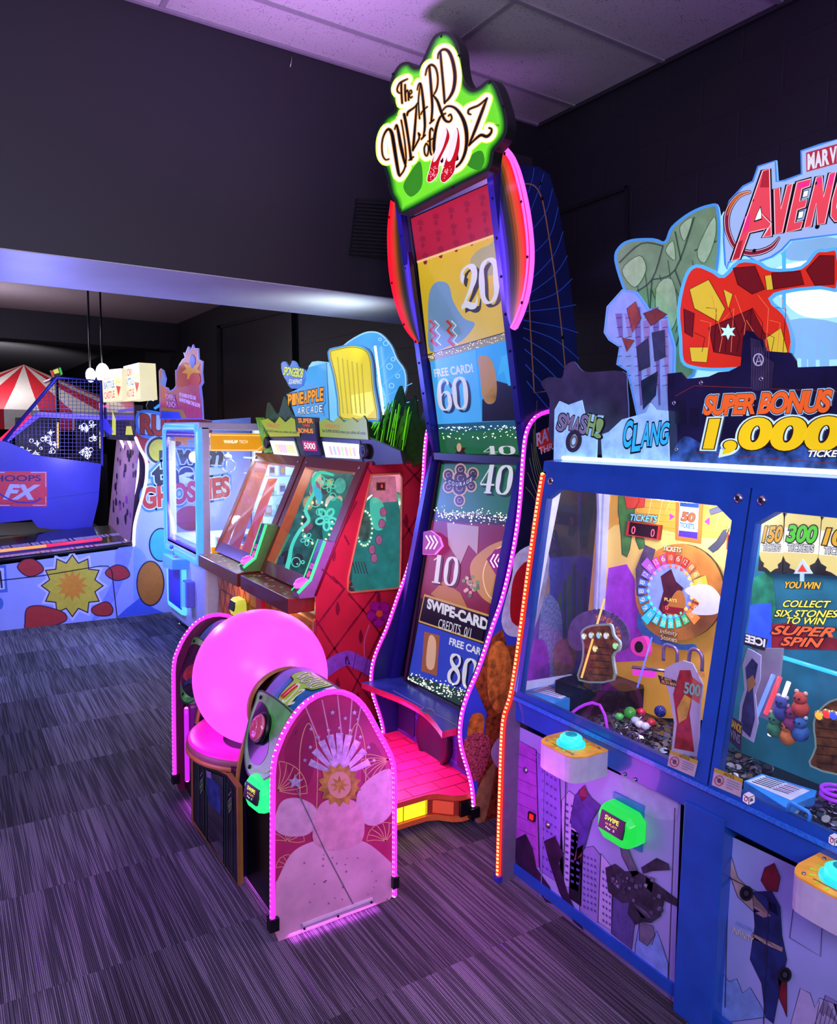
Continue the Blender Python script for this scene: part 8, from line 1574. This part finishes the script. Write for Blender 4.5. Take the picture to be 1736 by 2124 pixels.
# two light boards seen through the cage
for q in ([(36, 930), (60, 890), (112, 872), (118, 930), (100, 945)], [(160, 872), (205, 870), (206, 930), (162, 930)]):
    pl_ = PY(9.2); t = None; m = MB(); m.cut(pl_, [(min(p[0] for p in q) - 4, 866), (max(p[0] for p in q) + 4, 866), (max(p[0] for p in q) + 4, 962), (min(p[0] for p in q) - 4, 962)], .05, M('#16142a', .3))
    x0_, x1_ = min(p[0] for p in q), max(p[0] for p in q)
    for i in range(16):
        x_ = random.uniform(x0_ + 4, x1_ - 4); y_ = random.uniform(876, 950); r_ = random.uniform(2.5, 5); m.stroke(pl_, circ(x_, y_, r_, n=10), 1.4, E('#e8e8ff', 1.8), 1, True)
        if i % 2: m.stroke(pl_, [(x_ - 7, y_), (x_ + 8, y_ - 2)], 1.4, E('#e8e8ff', 1.8), 1); m.stroke(pl_, [(x_, y_ - 7), (x_ + 1, y_ + 7)], 1.4, E('#e8e8ff', 1.8), 1)
    m.art(pl_, [(x1_ + 0, 876), (x1_ + 4, 876), (x1_ + 4, 930), (x1_, 930)], E('#e8c060', 1.2), 1)
    m.box(pl_.at((x0_ + x1_) / 2, 930).x - .2, pl_.at((x0_ + x1_) / 2, 930).x + .2, 9.21, 9.6, 0, 1.25, M('#12101c', .5))
    tag(m.build('light_board'), 'dark board of white ring lights behind the wire cage, %s one' % ('left' if x0_ < 100 else 'right'), 'arcade light board', 'light boards behind the cage')
# ================================================================== red and white tent roof far behind
TT = thing('tent_canopy', 'red and white striped tent roof far back at the left', 'tent', (.7, 11.2, 0)); ap = PY(10.4).at(60, 770)
rim = [PY(9.6).at(-70, 848), PY(9.8).at(0, 842), PY(9.6).at(60, 852)]; m = MB(); cT = Vector((ap.x, 11.0, 0)); RT = 1.55; zt_ = PY(9.45).at(60, 850).z; N2 = 28
for i in range(N2):
    a0, a1 = 2 * math.pi * i / N2, 2 * math.pi * (i + 1) / N2; mm = M('#c8202c', .6, noise=.05, em=.12) if i % 2 else M('#d8d0c0', .6, em=.12)
    prof_ = [(0.0, ap.z + .12), (RT * .5, (ap.z * .58 + zt_ * .42)), (RT, zt_), (RT * 1.0, zt_ - .22)]
    for (r0, z0), (r1, z1) in zip(prof_, prof_[1:]):
        m.add([cT + Vector((r0 * math.cos(a0), r0 * math.sin(a0), z0)), cT + Vector((r0 * math.cos(a1), r0 * math.sin(a1), z0)), cT + Vector((r1 * math.cos(a1), r1 * math.sin(a1), z1)), cT + Vector((r1 * math.cos(a0), r1 * math.sin(a0), z1))], [(0, 1, 2, 3)], mm)
m.build('canopy', TT); m = MB(); 
for a in (0.8, 2.4, 3.9, 5.5): m.tube([cT + Vector((1.5 * math.cos(a), 1.5 * math.sin(a), 0)), cT + Vector((1.5 * math.cos(a), 1.5 * math.sin(a), zt_))], .03, M('#d8d0c0', .5), 8)
m.build('tent_poles', TT)
# bright flood lamps over the alley, and small far signs
for i, (x_, y_, r_, lb) in enumerate(((188, 778, .05, 'left and smaller of two glaring white lamps above the wire cage'), (213, 774, .07, 'right and larger of two glaring white lamps beside the lit cream boxes'))):
    t = thing('flood_lamp', lb, 'lamp', PY(8.6).at(x_, y_), 'white lamps above the cage'); c = PY(8.6).at(x_, y_); m = MB(); m.ball(c, r_, E('#ffffff', 9.0), 14, (1, .6, 1.5)); m.build('bulb', t); m = MB(); m.tube([c + Vector((0, .03, r_)), c + Vector((0, .03, 3.1 - c.z))], .01, BLK, 6); m.build('stem', t)
P_ = PY(9.4); m = MB(); m.cut(P_, [(105, 768), (124, 760), (130, 778), (112, 784)], .1, M('#1a2a1a', .4)); m.art(P_, [(110, 768), (120, 764), (123, 773), (113, 776)], E('#e0e060', .9), 1); m.art(P_, [(122, 764), (126, 762), (130, 776), (126, 778)], E('#40c050', .8), 1); m.art(P_, [(105, 770), (109, 768), (113, 782), (111, 784)], E('#e04040', .8), 1)
m.tube([P_.at(118, 782) + Vector((0, .05, 0)), Vector((P_.at(118, 782).x, 9.45, 0))], .02, BLK, 6); tag(m.build('small_sign'), 'tiny green and yellow lit sign above the cage, in front of the dark ceiling', 'sign')
P_ = PY(7.9); m = MB(); m.cut(P_, [(304, 842), (312, 822), (318, 816), (326, 822), (334, 838), (334, 852), (308, 852)], .04, M('#1a2a5a', .4)); m.art(P_, [(308, 828), (318, 816), (327, 824), (318, 832)], E('#e0f0ff', 1.4), 1); m.art(P_, [(318, 846), (332, 836), (334, 842), (322, 850)], E('#40a0ff', 1.0), 1); m.tube([P_.at(320, 850) + Vector((0, .02, 0)), Vector((P_.at(320, 850).x, 7.92, 0))], .03, BLK, 6)
tag(m.build('small_sign'), 'small blue and white lit sign between the alley game and the crane topper', 'sign')

light('crane_lamp', 'AREA', (1.85, 5.55, 1.49), 18, (0.85, 0.95, 1.0), .3, (1.85, 5.55, .7), sy=.6)
light('cabinet_lamp_near', 'POINT', (2.0, 3.75, 1.28), 3.5, (0.9, 1.0, 0.95), .05)
light('cabinet_lamp_far', 'POINT', (2.0, 4.6, 1.28), 3.5, (0.9, 0.95, 1.0), .05)
light('alley_fill', 'POINT', (1.0, 6.9, 1.3), 6, (0.8, 0.7, 1.0), .05)  # helper point added in mid-air above the lane bed
